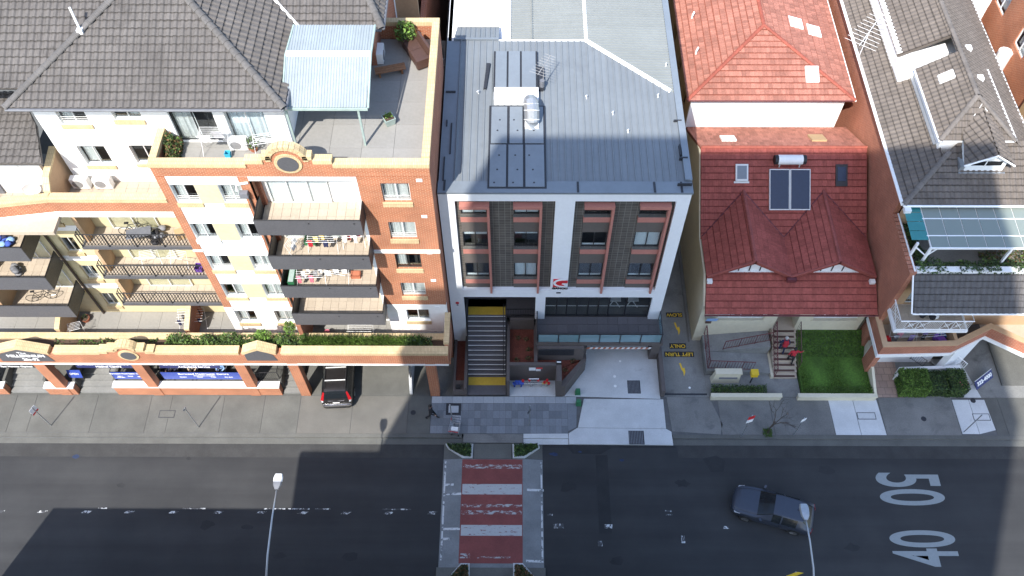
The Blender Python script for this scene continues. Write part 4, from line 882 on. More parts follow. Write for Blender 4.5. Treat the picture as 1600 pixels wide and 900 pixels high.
# first-floor shopfront and stair lobby
xs = [1.68, 2.35, 2.95, 3.55, 4.2, 4.8, 5.4, 6.4, 7.78]
sf = MB().box(1.66, 7.79, BY-.05, BY+.05, 3.12, 3.2).box(1.66, 7.79, BY-.05, BY+.05, 5.42, 5.515)
for x in xs: sf.box(x-.05, x+.03, BY-.052, BY+.052, 3.2, 5.42)
sf = sf.build('shopfront', 'frame_black', B)
for a, b in zip(xs, xs[1:]): box('pane', 'glass', sf, a+.03, b-.05, BY-.01, BY+.01, 3.2, 5.42)
box('shop_floor', 'concrete', B, 1.66, 8.2, BY+.051, 31, 2.9, 3.1); box('shop_back', 'interior', B, 1.66, 8.2, 30, 30.2, 3.1, 5.5); box('shop_rail', 'frame_alu', sf, 1.7, 7.75, BY+.06, BY+.09, 4.1, 4.14)
for x in (5.5, 6.55): MB().box(x, x+.7, 27.6, 28.3, 3.75, 3.8).tube([(x, 27.6, 3.1), (x+.7, 28.3, 3.75)], .03, 5).tube([(x+.7, 27.6, 3.1), (x, 28.3, 3.75)], .03, 5).build('folded_trestle', 'frame_alu', B)
box('lobby_back', 'taupe', B, -3.05, 1.66, 29.6, 29.8, 0, 5.6); box('lobby_ceiling', 'taupe', B, -3.05, 1.66, BY+.1, 29.6, 5.45, 5.51); box('lobby_floor', 'tile_char', B, -3.05, 1.66, 27.35, 29.6, 2.4, 2.7)
# roof
def zr(x, y): return 14.92+.03*(y-27)
def rp(pts): return [(x, y, zr(x, y)) for x, y in pts]
roof = MB().prism([(-3.8, 27.0, 14.3), (8.42, 27.0, 14.3), (8.42, 60, 14.3), (-3.8, 60, 14.3)], (0, 0, .5)).build('roof_body', 'white_render', B)
sheet_roof(roof, rp([(-3.05, 27.45), (8.15, 27.45), (8.15, 33.3), (3.8, 37.1), (-3.05, 37.1)]), (0, 1, .03), .34, 'roof_metal')
sheet_roof(roof, rp([(-3.8, 26.95), (-3.07, 26.95), (-3.07, 37.1), (-3.8, 37.1)]), (0, 1, .03), .73, 'roof_panel', name='edge_capping', rib=.0)
box('front_capping', 'roof_panel', roof, -3.83, 8.5, 26.72, 27.44, 14.9, 15.02); box('side_capping', 'roof_panel', roof, 8.16, 8.5, 27.45, 60, 14.9, 15.16)
sheet_roof(roof, [(8.15, 33.3, zr(0, 33.3)), (8.15, 60, zr(0, 33.3)), (3.8, 60, zr(0, 37.1)), (3.8, 37.1, zr(0, 37.1))], (1, 0, -.03), .2, 'roof_metal_pale')
sheet_roof(roof, [(3.7, 37.1, zr(0, 37.1)), (3.7, 60, zr(0, 37.1)), (.86, 60, zr(0, 37.1)-.1), (.86, 37.1, zr(0, 37.1)-.1)], (1, 0, .03), .2, 'roof_metal_pale')
sheet_roof(roof, [(.80, 37.1, zr(0, 37.1)-.12), (.80, 60, zr(0, 37.1)-.12), (-.36, 60, zr(0, 37.1)-.16), (-.36, 37.1, zr(0, 37.1)-.16)], (1, 0, .03), .2, 'roof_metal_pale')
def cap(a, b, r=.12, m_='white_paint'): MB().tube([a, b], r, 4).build('ridge_flashing', m_, roof)
cap((8.0, 33.42, zr(0, 33.3)+.02), (3.75, 37.1, zr(0, 37.1)+.03), .14); cap((3.75, 37.1, zr(0, 37.1)+.03), (3.75, 60, zr(0, 37.1)+.03), .10); cap((3.75, 37.12, zr(0, 37.1)+.02), (-1.0, 37.12, zr(0, 37.1)+.02), .05); cap((.83, 37.1, 15.16), (.83, 60, 15.16), .05, 'roof_metal_pale'); cap((-.4, 37.0, 15.16), (-.4, 60, 15.16), .06)
sheet_roof(roof, [(-3.4, 37.25, 15.3), (-1.0, 37.25, 15.3), (-.98, 38.3, 15.15), (-3.3, 38.3, 15.15)], (0, 1, -.1), .28, 'roof_metal'); MB().box(-3.45, -1.0, 37.12, 37.25, 15.0, 15.34).build('step_flashing', 'roof_panel', roof); cap((-3.3, 38.3, 15.2), (-.98, 38.3, 15.2), .05)
for i, (a, b) in enumerate(((-1.14, -.55), (-.45, .15), (.25, .98))): MB().prism(rp([(a, 33.4), (b, 33.4), (b, 36.1), (a, 36.1)]), (0, 0, .22)).build('roof_patch', 'roof_panel', roof)
MB().prism(rp([(-1.24, 33.36), (1.08, 33.36), (1.08, 36.14), (-1.24, 36.14)]), (0, 0, .17)).build('sealant', 'sealant', roof)
MB().prism(rp([(-1.18, 32.45), (1.1, 32.45), (1.1, 33.3), (-1.18, 33.3)]), (0, 0, .4)).build('plant_kerb', 'white_paint', roof)
MB().prism(rp([(-1.42, 26.98), (1.44, 26.98), (1.44, 32.3), (-1.42, 32.3)]), (0, 0, .12)).build('sealant', 'sealant', roof)
for r_, (y0, y1) in enumerate(((27.06, 29.68), (29.78, 32.2))):
    for a, b in (((-1.33, -.53), (-.42, .30), (.42, 1.34)), ((-1.30, -.50), (-.37, .28), (.4, 1.33)))[r_]: MB().prism(rp([(a, y0), (b, y0), (b, y1), (a, y1)]), (0, 0, .16)).build('roof_patch', 'roof_panel', roof)
dots = MB()
for x in (-1.0, -.05, .75):
    for y in (27.3, 28.1, 29.0, 30.6, 31.3): dots.cyl(x+random.uniform(-.15, .15), y, zr(0, y)+.1, zr(0, y)+.168, .05, 8)
dots.build('screw_caps', 'sealant', roof, kind='stuff')
t = MB()
for x, y0, y1 in ((-3.62, 27.2, 29.0), (-3.35, 29.2, 31.2), (-3.6, 31.0, 31.4)): t.prism(rp([(x, y0), (x+.07, y0), (x+.07, y1), (x, y1)]), (0, 0, .05))
for x, y in ((-3.55, 27.1), (2.9, 27.0), (6.6, 27.0), (7.9, 27.0)): t.prism([(x, y-.25, 14.95), (x+.1, y-.25, 14.95), (x+.1, y+.4, 14.95), (x, y+.4, 14.95)], (0, 0, .1))
for x, y, w, d in ((8.0, 28.8, .4, .07), (8.05, 29.0, .06, .7), (7.95, 31.3, .4, .05), (-3.7, 33.3, .5, .06), (7.75, 27.15, .7, .05)): t.box(x, x+w, y, y+d, 14.95, 15.2)
t.build('sealant_joints', 'sealant', roof, kind='stuff')
du = thing('roof_duct', 'silver ventilation elbow on the metal roof', 'duct', (.75, 31.5, 15.2)); pts = [(.75, 31.0, 15.2), (.75, 31.0, 15.55), (.74, 31.25, 15.95), (.7, 31.6, 16.05), (.68, 31.9, 15.9)]
MB().tube(pts, .38, 14).build('elbow', 'galv', du); MB().box(.4, 1.1, 30.7, 31.35, 15.05, 15.3).build('base', 'white_paint', du)
for i, q in enumerate(pts[1:-1]): MB().tube([Vector(q)-Vector((0, .015, .015)), Vector(q)+Vector((0, .015, .015))], .40, 14).build('seam', 'frame_alu', du)
def antenna(label, base, h, L, n, az, el=1.0, mat='galv'):
    t = thing('tv_antenna', label, 'antenna', base); b = Vector(base); top = b+Vector((0, 0, h)); MB().tube([b, top], .025, 6).build('mast', mat, t)
    d = Vector((math.cos(az), math.sin(az), .05)); s_ = Vector((-d.y, d.x, 0)); MB().tube([top-d*L*.45, top+d*L*.55], .02, 5).build('boom', mat, t)
    for i in range(n):
        q = top+d*L*(-.42+.94*i/(n-1)); w = el*(.75-.035*i); MB().tube([q-s_*w/2, q+s_*w/2], .010, 4).build('element', mat, t)
antenna('silver television antenna beside the dark roof hatch', (1.35, 33.6, 15.1), 1.6, 1.5, 9, 1.1, 1.3, 'ac_grille')
hh = thing('roof_hatch', 'dark roof hatch and flue beside the patched roof panels', 'hatch', (1.3, 34.4, 15.1)); MB().box(1.12, 1.42, 33.4, 35.0, 15.05, 15.35).build('cover', 'sealant', hh); MB().cyl(1.3, 33.55, 15.1, 15.75, .13, 10).build('flue', 'plastic_grey', hh)
MB().prism(rp([(-1.75, 33.5), (-1.6, 33.5), (-1.42, 35.3), (-1.62, 35.3)]), (0, 0, .14)).build('roof_bar', 'sealant', roof)
for x, y in ((3.6, 32.9), (4.9, 31.8), (5.6, 30.6), (7.3, 33.0), (-2.0, 33.2), (7.9, 35.2)): MB().tube([(x, y, zr(x, y)), (x, y, zr(x, y)+.25), (x-.06, y-.12, zr(x, y)+.3)], .035, 6).build('vent_pipe', 'white_paint', roof)
# terrace over the garage
tr = box('terrace', 'taupe', B, 1.15, 8.6, 25.18, BY-.02, 2.72, 3.06); tile_floor(tr, 1.22, 8.4, 25.3, BY-.06, 3.10, .62, .6, 'tile_char', gap=.015)
n6 = [1.25+i*(8.42-1.25)/6 for i in range(7)]
for a, b in zip(n6, n6[1:]): box('glass_panel', 'glass_blue', tr, a+.03, b-.03, 25.2, 25.215, 3.12, 3.98)
bf = MB().box(1.2, 8.47, 25.18, 25.24, 3.98, 4.03)
for x in n6: bf.box(x-.025, x+.025, 25.17, 25.25, 3.0, 4.0)
bf.box(8.42, 8.47, 25.24, 26.8, 3.98, 4.03).box(8.42, 8.47, 26.75, 26.8, 3.06, 3.98).box(1.18, 1.24, 25.24, 26.75, 3.98, 4.03); bf.build('rail_frame', 'frame_black', tr)
box('glass_panel', 'glass_blue', tr, 8.435, 8.45, 25.28, 26.72, 3.12, 3.98); box('side_screen', 'frame_black', tr, 1.19, 1.23, 25.26, 26.76, 3.12, 3.98)
# garage below with striped clearance bar
box('garage_back', 'interior', B, 3.0, 8.6, 30, 30.2, 0, 2.7); box('garage_floor', 'concrete_drive', B, 4.1, 8.66, 27.2, 30, -.25, -.001); box('garage_side', 'taupe', B, 4.0, 4.2, 25.4, 30, 0, 2.72)
cb = thing('clearance_bar', 'orange and white striped clearance bar across the garage entry', 'bar', (6, 25.3, 2.25))
for i in range(24): MB().prism([(4.15+i*.157, 25.24, 2.2), (4.15+i*.157+.157, 25.24, 2.2), (4.23+i*.157+.157, 25.24, 2.34), (4.23+i*.157, 25.24, 2.34)], (0, .05, 0)).build('stripe', 'cloth_white' if i % 2 else 'terracotta', cb, fix=True)
for x in (4.4, 7.8): box('hanger', 'dark_metal', cb, x, x+.02, 25.26, 25.28, 2.34, 2.73)
box('side_kerb_wall', 'taupe', B, 8.68, 8.9, 23.2, 26.9, 0, .75); box('garage_pier', 'taupe', B, 8.15, 8.66, 25.75, 26.5, 0, 2.72)
struct(MB().prism([(2.8, 23.22, -.2), (8.66, 23.05, -.2), (8.66, 27.2, -.2), (4.2, 27.2, -.2), (4.2, 25.4, -.2)], (0, 0, .2)).build('driveway_apron', 'concrete_pale'))
for x0, x1, y0, y1 in ((6.74, 7.52, 23.4, 24.28), (6.6, 7.5, 20.12, 20.98)):
    t = thing('drain_grate', 'square dark drain grate in the %s' % ('pale driveway by the garage' if y0 > 22 else 'gutter crossing slab'), 'grate', (x0, y0, 0)); MB().box(x0, x1, y0, y1, -.03, .006).build('pit', 'sealant', t)
    for i in range(9): box('bar', 'plastic_grey', t, x0+.03+i*(x1-x0-.06)/9, x0+.03+i*(x1-x0-.06)/9+.045, y0+.03, y1-.03, 0, .016)
for x, y, r in ((6.0, 24.55, .09), (6.0, 23.9, .09), (6.4, 25.6, .07)): MB().cyl(x, y, -.01, .006, r, 12).build('access_cap', 'plastic_white', bpy.data.objects['driveway_apron'])
# entry stair
es = thing('entry_stair', 'dark entry stair with yellow tactile landings and pale nosings', 'stairs', (-1.8, 25, 0)); sx0, sx1 = -2.95, -.62
box('landing', 'tile_char', es, sx0, sx1, 23.25, 24.5, 0, .1); box('tactile_strip', 'mustard', es, sx0+.04, sx1-.04, 23.88, 24.42, .1, .112)
for i in range(13):
    z = .1+.2*(i+1); y0 = 24.5+.222*i
    box('step', 'tile_char', es, sx0, sx1, y0, y0+.222 if i < 12 else 28.4, 0, z); box('nosing', 'frame_alu', es, sx0+.02, sx1-.02, y0-.004, y0+.045, z, z+.008)
box('tactile_strip', 'mustard', es, sx0+.04, sx1-.04, 27.3, 27.85, 2.7, 2.712)
for x in (sx1-.02, sx1-.16):
    MB().tube([(x, 24.3, 1.0), (x, 27.25, 3.65), (x, 27.5, 3.65)], .022, 6).build('handrail', 'frame_black', es)
    for y in (24.5, 25.4, 26.3, 27.2): MB().tube([(x, y, .1+max(0, (y-24.5)*.9)), (x, y, 1.15+max(0, (y-24.5)*.9))], .015, 5).build('post', 'frame_black', es)
MB().tube([(sx0+.05, 24.3, 1.0), (sx0+.05, 27.25, 3.65)], .022, 6).build('handrail', 'frame_black', es)
bl_ = thing('landing_rail', 'black barred rail at the head of the entry stair', 'railing', (.3, 27.1, 2.7)); m = MB().box(-.6, 1.1, 27.08, 27.12, 3.65, 3.7).box(-.6, 1.1, 27.08, 27.12, 2.75, 2.79); m.build('frame', 'frame_black', bl_); m = MB()
for i in range(17): m.box(-.58+i*.1, -.56+i*.1, 27.09, 27.11, 2.79, 3.65)
m.build('bars', 'frame_black', bl_, kind='stuff')
# taupe planter walls, fire-hydrant niche
pw = thing('planter_walls', 'taupe rendered planter walls with red mulch and a hydrant niche', 'planter', (1, 24.5, 0))
for a in ((-3.12, -2.96, 23.25, 27.3, 0, 1.0), (-3.8, -3.66, 23.25, 27.3, 0, .55), (-3.66, -3.12, 23.25, 24.0, 0, .5), (-.58, -.40, 23.22, 27.3, 0, 2.0), (-.40, 2.36, 24.25, 24.45, 0, 2.0), (2.36, 2.66, 23.22, 24.45, 0, 2.0), (1.05, 1.25, 24.45, 27.2, 0, 1.9), (-.40, 1.05, 26.95, 27.2, 0, 2.7), (1.25, 4.0, 25.0, 25.17, 0, 2.72)): box('wall', 'taupe', pw, *a)
MB().prism([(2.66, 23.22, 0), (2.90, 23.22, 0), (4.2, 25.0, 0), (4.2, 25.4, 0), (4.0, 25.4, 0), (4.0, 25.1, 0), (2.66, 23.5, 0)], (0, 0, 1.35)).build('wall', 'taupe', pw, fix=True)
MB().box(-3.66, -3.12, 24.0, 27.3, 0, .4).build('mulch', 'red_mulch', pw); MB().box(-.40, 1.05, 24.45, 26.95, 0, 1.55).build('mulch', 'red_mulch', pw); MB().prism([(1.25, 24.45, 0), (2.66, 24.45, 0), (2.66, 23.5, 0), (4.0, 25.1, 0), (4.0, 25.0, 0), (1.25, 25.0, 0)], (0, 0, 1.25)).build('mulch', 'red_mulch', pw, fix=True)
box('niche_floor', 'concrete_pale', pw, -.40, 2.36, 23.2, 24.25, -.1, .006); box('louvre', 'sealant', pw, 1.3, 3.4, 24.97, 25.0, 1.9, 2.6)
box('meter_box', 'sign_black', pw, -3.6, -3.35, 23.4, 23.6, .5, .75)
for a, m_ in (((.75, 1.15, 1.35, 1.7), 'sign_white'), ((1.17, 1.55, 1.55, 1.7), 'sign_red'), ((1.17, 1.45, 1.28, 1.52), 'sign_white')): box('notice', m_, pw, a[0], a[1], 24.235, 24.249, a[2], a[3])
box('light_box', 'sign_black', pw, 2.35, 2.66, 24.3, 24.5, 2.0, 2.2); box('light_box_lid', 'sign_white', pw, 2.38, 2.63, 24.32, 24.4, 2.2, 2.21)
for x, y, z in ((3.15, 23.72, 1.0), (3.5, 24.2, 1.0), (3.85, 24.68, 1.0)): box('weep_vent', 'sign_black', pw, x-.02, x+.05, y-.06, y+.0, z, z+.06)
for i, (x, y, z) in enumerate(((.6, 26.2, 1.55), (.75, 25.5, 1.55), (.1, 26.3, 1.55), (3.4, 24.9, 1.25), (2.9, 24.3, 1.25), (.7, 24.9, 1.55), (.0, 24.8, 1.55))):
    t = thing('shrub', ['sparse young shrub in the red mulch nearest the lobby', 'sparse young shrub in the middle of the red mulch bed', 'tiny shrub at the left back of the red mulch bed', 'sparse shrub at the corner of the triangular mulch bed', 'tiny shrub in the triangular mulch bed', 'low shrub at the front right of the red mulch bed', 'tiny shrub at the front left of the red mulch bed'][i], 'shrub', (x, y, z), group='young shrubs in red mulch')
    leaves('foliage', ['leaf_dark', 'leaf_brown'], blob(x, y, z+.12, .2, .16, .14), 70, .05, t); MB().tube([(x, y, z-.03), (x, y, z+.14)], .012, 5).build('stem', 'bark', t)
hy = thing('hydrant_pipes', 'blue and silver fire hydrant pipework with red valves in the niche', 'hydrant', (.9, 23.85, 0)); zz = .42
MB().tube([(-.22, 23.85, zz), (.45, 23.85, zz)], .09, 10).build('blue_pipe', 'cloth_blue', hy); MB().tube([(.45, 23.85, zz), (1.55, 23.85, zz)], .065, 10).build('steel_pipe', 'steel', hy); MB().tube([(.75, 24.0, .72), (1.35, 24.0, .72)], .05, 8).build('steel_pipe', 'steel', hy); MB().tube([(1.55, 23.85, zz), (1.95, 23.9, zz)], .07, 8).build('brass_pipe', 'cloth_yellow', hy)
for x in (-.1, .3, .9, 1.5, 1.8): MB().tube([(x, 23.85, 0), (x, 23.85, zz)], .05, 8).build('stand', 'cloth_blue' if x < .5 else 'steel', hy)
for x, y in ((.4, 23.95), (.78, 24.0), (1.32, 24.0), (1.7, 23.85), (1.85, 23.98), (1.95, 23.78)): MB().tube([(x, y, zz+.1), (x, y, zz+.2)], .085, 10).build('valve_wheel', 'sign_red', hy)
for x in (.0, .2): MB().tube([(x, 23.85, zz+.05), (x, 23.85, zz+.22)], .11, 10).build('valve_wheel', 'cloth_blue', hy)
for i, (x, y) in enumerate(((3.7, 23.4), (3.73, 22.68))):
    t = thing('utility_post', ['green service pillar on the driveway edge', 'green service pillar on the footpath'][i], 'pillar', (x, y, 0), group='green service pillars'); MB().loft([[(x-.17, y-.14, 0), (x+.17, y-.14, 0), (x+.17, y+.14, 0), (x-.17, y+.14, 0)], [(x-.14, y-.11, .38), (x+.14, y-.11, .38), (x+.14, y+.11, .38), (x-.14, y+.11, .38)]]).build('body', 'plastic_green', t); MB().box(x-.12, x+.12, y-.09, y+.09, .38, .5).build('cap', 'plastic_green', t)
# ------------------------------------------------------------------ red-roofed house
C = thing('red_roof_house', 'cream house with dark red tiled roof and two front gables', 'house', (16, 32, 0))
HY = 27.1
wall('front_wall', 'cream_pale', C, (11.1, HY, 0), (1, 0, 0), (0, 1, 0), 4.45, 4.1, [(.95, 3.75, 2.55, 3.75)], .25); wall('front_wall', 'cream_pale', C, (17.05, HY, 0), (1, 0, 0), (0, 1, 0), 3.9, 4.1, [(.75, 3.45, 2.55, 3.75)], .25)
window(C, 12.05, 14.85, 2.55, 3.75, HY, n=4, sill=.12, sillmat='cream_pale', frame='white_paint', cur=.4); window(C, 17.8, 20.5, 2.55, 3.75, HY, n=4, sill=.12, sillmat='cream_pale', frame='white_paint')
box('interior', 'interior', C, 11.4, 15.3, 28.0, 34, 0, 4.6); box('interior', 'interior', C, 17.3, 20.7, 28.0, 34, 0, 4.6)
for x in (15.5, 16.95): box('porch_wall', 'cream_pale', C, x, x+.15, HY+.001, 30, 0, 4.1)
box('porch_floor', 'tile_beige', C, 15.5, 17.1, HY, 30, .9, 1.5); box('porch_door', 'wood', C, 15.65, 16.95, 29.9, 30.1, 1.5, 3.7); box('wall_sign', 'sign_black', C, 14.95, 15.3, HY-.03, HY-.001, 3.0, 3.2)
for x0, x1, m_ in ((10.98, 11.1, 'cream_pale'), (20.85, 20.97, 'cream_pale')): MB().prism([(x0, HY, 0), (x0, HY, 4.05), (x0, 28.7, 5.15), (x0, 31.2, 5.2), (x0, 35.7, 8.1), (x0, 38.9, 6.5), (x0, 38.9, 0)], (x1-x0, 0, 0)).build('side_wall', m_, C, fix=True)
rt = dict(row=.40, col=.26, wav=.022, seg=5, lift=.045)
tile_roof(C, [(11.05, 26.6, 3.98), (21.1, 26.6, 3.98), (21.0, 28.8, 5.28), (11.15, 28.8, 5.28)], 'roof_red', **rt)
tile_roof(C, [(11.05, 31.1, 5.24), (20.98, 31.1, 5.24), (20.98, 35.7, 8.25), (11.05, 35.7, 8.25)], 'roof_red', **rt); tile_roof(C, [(20.9, 38.9, 6.55), (10.75, 38.9, 6.55), (11.05, 35.7, 8.25), (20.98, 35.7, 8.25)], 'roof_terra', **rt)  # back slope: same red tiles, sunlight put into the paler terra colour
for xr, xa, xb in ((13.6, 11.1, 16.02), (18.4, 16.05, 20.95)):
    f, bk = (xr, 28.35, 6.82), (xr, 33.5, 6.82)
    tile_roof(C, [(xa, 28.35, 5.3), f, bk, (xa, 31.2, 5.3)], 'roof_red', **rt); tile_roof(C, [(xb, 28.35, 5.3), f, bk, (xb, 31.2, 5.3)], 'roof_red', **rt); ridge_caps(C, f, bk, 'ridge_red', .11, .36)
    for e in (xa, xb): MB().tube([(e, 31.2, 5.33), (xr, 33.5, 6.86)], .05, 5).build('valley_flashing', 'maroon', C)
    for e in (xa, xb): ridge_caps(C, (e+(.06 if e == xa else -.06), 28.36, 5.32), (xr, 28.36, 6.83), 'ridge_red', .07, .36)
    gb = MB().prism([(xa+.35, 28.8, 5.2), (xb-.35, 28.8, 5.2), (xr, 28.8, 6.6)], (0, .1, 0)).build('gable', 'white_paint', C, fix=True)
    for k in (-.62, 0, .62): box('glazing_bar', 'dark_metal', gb, xr+k-.03, xr+k+.03, 28.76, 28.8, 5.3, 6.55-abs(k)*.62)
    box('gable_sill', 'white_paint', gb, xa+.2, xb-.2, 28.7, 28.9, 5.24, 5.32)
MB().box(15.93, 16.14, 28.3, 31.2, 5.28, 5.34).build('valley_gutter', 'roof_red', C); MB().box(15.75, 16.3, 28.1, 28.32, 5.1, 5.35).build('rain_head', 'maroon', C)
for x in (11.12, 20.6): box('rain_head', 'plastic_white', C, x, x+.3, 28.05, 28.3, 5.0, 5.2)
MB().tube([(11.0, 26.55, 3.92), (21.15, 26.55, 3.92)], .06, 6).build('gutter', 'maroon', C); ridge_caps(C, (11.1, 35.7, 8.27), (20.98, 35.7, 8.27), 'ridge_terra', .1, .36)
sk = lambda y: 5.24+(y-31.1)*.6543
def on_main(x0, x1, y0, y1, h, name, mat, parent=C): return MB().prism([(x0, y0, sk(y0)+.03), (x1, y0, sk(y0)+.03), (x1, y1, sk(y1)+.03), (x0, y1, sk(y1)+.03)], (0, -.55*h, .84*h)).build(name, mat, parent)
w = on_main(13.1, 13.85, 34.0, 34.85, .14, 'skylight', 'frame_alu'); on_main(13.19, 13.76, 34.1, 34.76, .16, 'pane', 'roof_panel', w); on_main(13.02, 13.93, 33.9, 33.99, .05, 'apron_flashing', 'frame_alu', w)
w = on_main(19.1, 19.8, 33.75, 34.85, .10, 'skylight', 'dark_metal'); on_main(19.2, 19.7, 34.0, 34.72, .13, 'pane', 'solar', w)
sh = thing('solar_heater', 'two dark solar panels with a white storage tank on the red roof', 'solar panel', (16.4, 33.8, 6.8)); y0, y1 = 32.55, 34.6
for a, b in ((15.12, 16.32), (16.36, 17.56)):
    p = on_main(a, b, y0, y1, .16, 'panel', 'frame_alu', sh); on_main(a+.05, b-.05, y0+.05, y1-.05, .175, 'absorber', 'solar', p)
MB().tube([(15.55, 34.85, 8.15), (17.0, 34.85, 8.15)], .29, 16).build('tank', 'plastic_white', sh)
for a, b in ((15.35, 15.56), (16.99, 17.2)): MB().tube([(a, 34.85, 8.15), (b, 34.85, 8.15)], .285, 16).build('end_cap', 'sign_black', sh)
for x in (15.7, 16.9): box('bracket', 'frame_alu', sh, x, x+.05, 34.7, 35.0, 7.5, 7.9)
# upper block
zb = lambda y: 8.25-(y-35.7)*.531
for x0, x1, y0, y1, m_ in ((12.5, 13.4, 36.6, 37.3, 'plastic_white'), (18.0, 18.9, 36.6, 37.5, 'tan_side')): MB().prism([(x0, y0, zb(y0)), (x1, y0, zb(y0)), (x1, y1, zb(y1)), (x0, y1, zb(y1))], (0, .05, .14)).build('skylight', m_, C)
box('upper_wall', 'white_wall', C, 10.7, 20.15, 38.95, 39.15, 5.5, 9.35)
wall('upper_side_wall', 'tan_side', C, (10.7, 39.15, 0), (0, 1, 0), (1, 0, 0), 20, 9.3, [(k, k+1.1, 6.3, 7.8) for k in (1.2, 4.2, 7.2)] + [(k, k+1.1, 3.2, 4.6) for k in (1.2, 4.2, 7.2)]); box('interior', 'interior', C, 11.4, 19.5, 39.6, 59, 0, 9.2); box('upper_side_wall', 'tan_side', C, 19.95, 20.15, 39.16, 59, 0, 9.3)
for i, x in enumerate((14.05, 15.35)):
    w = box('wall_vent', 'white_paint', C, x, x+.55, 38.88, 38.949, 6.75, 6.8); MB().tube([(x+.27, 38.9, 7.15), (x+.27, 38.949, 7.15)], .17, 12).build('vent_ring', 'frame_alu', w)
ap = (15.3, 43.3, 11.0); u0, u1 = (10.35, 38.5, 9.35), (20.5, 38.5, 9.35)
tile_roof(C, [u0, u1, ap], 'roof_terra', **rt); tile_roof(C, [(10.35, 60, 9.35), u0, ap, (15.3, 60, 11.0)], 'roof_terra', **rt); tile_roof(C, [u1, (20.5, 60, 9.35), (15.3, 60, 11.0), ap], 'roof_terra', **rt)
for q in (u0, u1, (15.3, 60, 11.0)): ridge_caps(C, q, ap, 'ridge_terra', .12, .4)
MB().tube([u0, u1], .05, 5).build('gutter', 'maroon', C); MB().tube([(20.55, 38.5, 9.32), (20.55, 60, 9.32)], .07, 6).build('gutter', 'white_paint', C)
zu = lambda x: 9.35+(20.5-x)*.317
for x0, x1, y0, y1 in ((18.9, 19.5, 40.1, 41.1),): MB().prism([(17.6, 39.6, 9.75), (18.4, 39.6, 9.75), (18.4, 40.6, 10.1), (17.6, 40.6, 10.1)], (0, -.05, .14)).build('skylight', 'plastic_white', C)
for x0, y0 in ((18.4, 43.6), (17.2, 43.9), (17.9, 47.2)): MB().prism([(x0, y0, zu(x0)), (x0+.9, y0, zu(x0+.9)), (x0+.9, y0+.9, zu(x0+.9)), (x0, y0+.9, zu(x0))], (0, 0, .13)).build('skylight', 'plastic_white', C)
for x, y in ((11.2, 42.2), (11.3, 45.5)): MB().tube([(x, y, 9.6), (x, y, 9.95), (x+.12, y+.2, 10.05)], .06, 6).build('vent_pipe', 'white_paint', C)
antz = thing('air_conditioner', 'dark air conditioner on the side wall of the red house', 'air conditioner', (10.5, 43, 4)); 
for y in (41.6, 44.8, 47.6): MB().box(10.35, 10.69, y, y+.8, 6.0, 6.6).build('casing', 'plastic_grey', antz)
# front yard
yd = struct(MB().box(11.5, 17.12, 23.2, HY, -.29, .03).build('house_yard', 'concrete_drive')); struct(MB().box(21.55, 23.3, 23.2, 27.5, -.29, .002).build('brick_driveway', 'brick_paving'))
hs = thing('house_stair', 'cream front steps with dark treads up to the house porch', 'stairs', (16.3, 25.7, 0))
for i in range(9):
    y0 = 24.42+.298*i; z = .167*(i+1); box('step', 'tile_beige', hs, 15.6, 17.05, y0, y0+.298 if i < 8 else HY+.0, 0, z); box('tread_strip', 'brown_vinyl', hs, 15.72, 16.93, y0+.03, y0+.17, z, z+.006)
box('stair_wall', 'cream_pale', hs, 15.45, 15.598, 24.42, HY-.001, 0, .3)
def house_rail(label, pts, h=1.0, mat='maroon', g='maroon railings of the house'):
    t = thing('hand_railing', label, 'railing', pts[0], group=g); P = [Vector(p) for p in pts]; U_ = Vector((0, 0, h)); MB().tube([p+U_ for p in P], .03, 6).tube([p+Vector((0, 0, .1)) for p in P], .022, 6).build('rails', mat, t); m = MB()
    for a, b in zip(P, P[1:]):
        n = max(1, int((b-a).length/.16))
        for i in range(n+1): q = a+(b-a)*i/n; m.tube([q+Vector((0, 0, .1 if i % 6 else 0)), q+U_], .013 if i % 6 else .025, 4, caps=False)
    m.build('bars', mat, t, kind='stuff')
house_rail('maroon railing up the left side of the house steps', [(15.68, 24.45, .1), (15.68, 27.0, 1.5)]); house_rail('maroon railing up the right side of the house steps', [(17.12, 24.9, .3), (17.12, 27.0, 1.5)], mat='brown_vinyl')
house_rail('maroon railing along the lane side of the ramp', [(11.55, 27.0, 1.0), (11.55, 24.75, .7)]); house_rail('maroon railing along the street side of the ramp', [(11.6, 24.75, .7), (14.3, 24.75, .5)]); house_rail('maroon railing of the upper ramp flight', [(12.6, 25.95, .9), (15.45, 26.35, 1.3)])
rp_ = struct(MB().prism([(11.5, 24.65, 0), (15.44, 24.65, 0), (15.44, 24.65, .35), (11.5, 24.65, .65)], (0, 1.3, 0)).prism([(11.5, 25.951, 0), (15.44, 25.951, 0), (15.44, 25.951, 1.25), (11.5, 25.951, .65)], (0, 1.14, 0)).build('access_ramp', 'concrete_drive', fix=True))
fw = thing('garden_wall', 'low cream garden wall with hedge left of the house steps', 'wall', (13.7, 23.1, 0), group='cream front garden walls'); MB().box(11.65, 15.84, 22.98, 23.18, -.05, .42).build('wall', 'cream_pale', fw); MB().box(11.62, 15.87, 22.95, 23.21, .42, .5).build('cap', 'cream_pale', fw)
fw = thing('garden_wall', 'low cream garden wall in front of the lawn', 'wall', (19, 23.1, 0), group='cream front garden walls'); MB().box(16.85, 21.5, 22.98, 23.18, -.05, .42).build('wall', 'cream_pale', fw); MB().box(16.82, 21.53, 22.95, 23.21, .42, .5).build('cap', 'cream_pale', fw); MB().prism([(21.36, 23.2, 0), (21.36, 27.0, 0), (21.36, 27.0, 1.7), (21.36, 23.2, .5)], (.16, 0, 0)).build('wall', 'cream_pale', fw, fix=True)
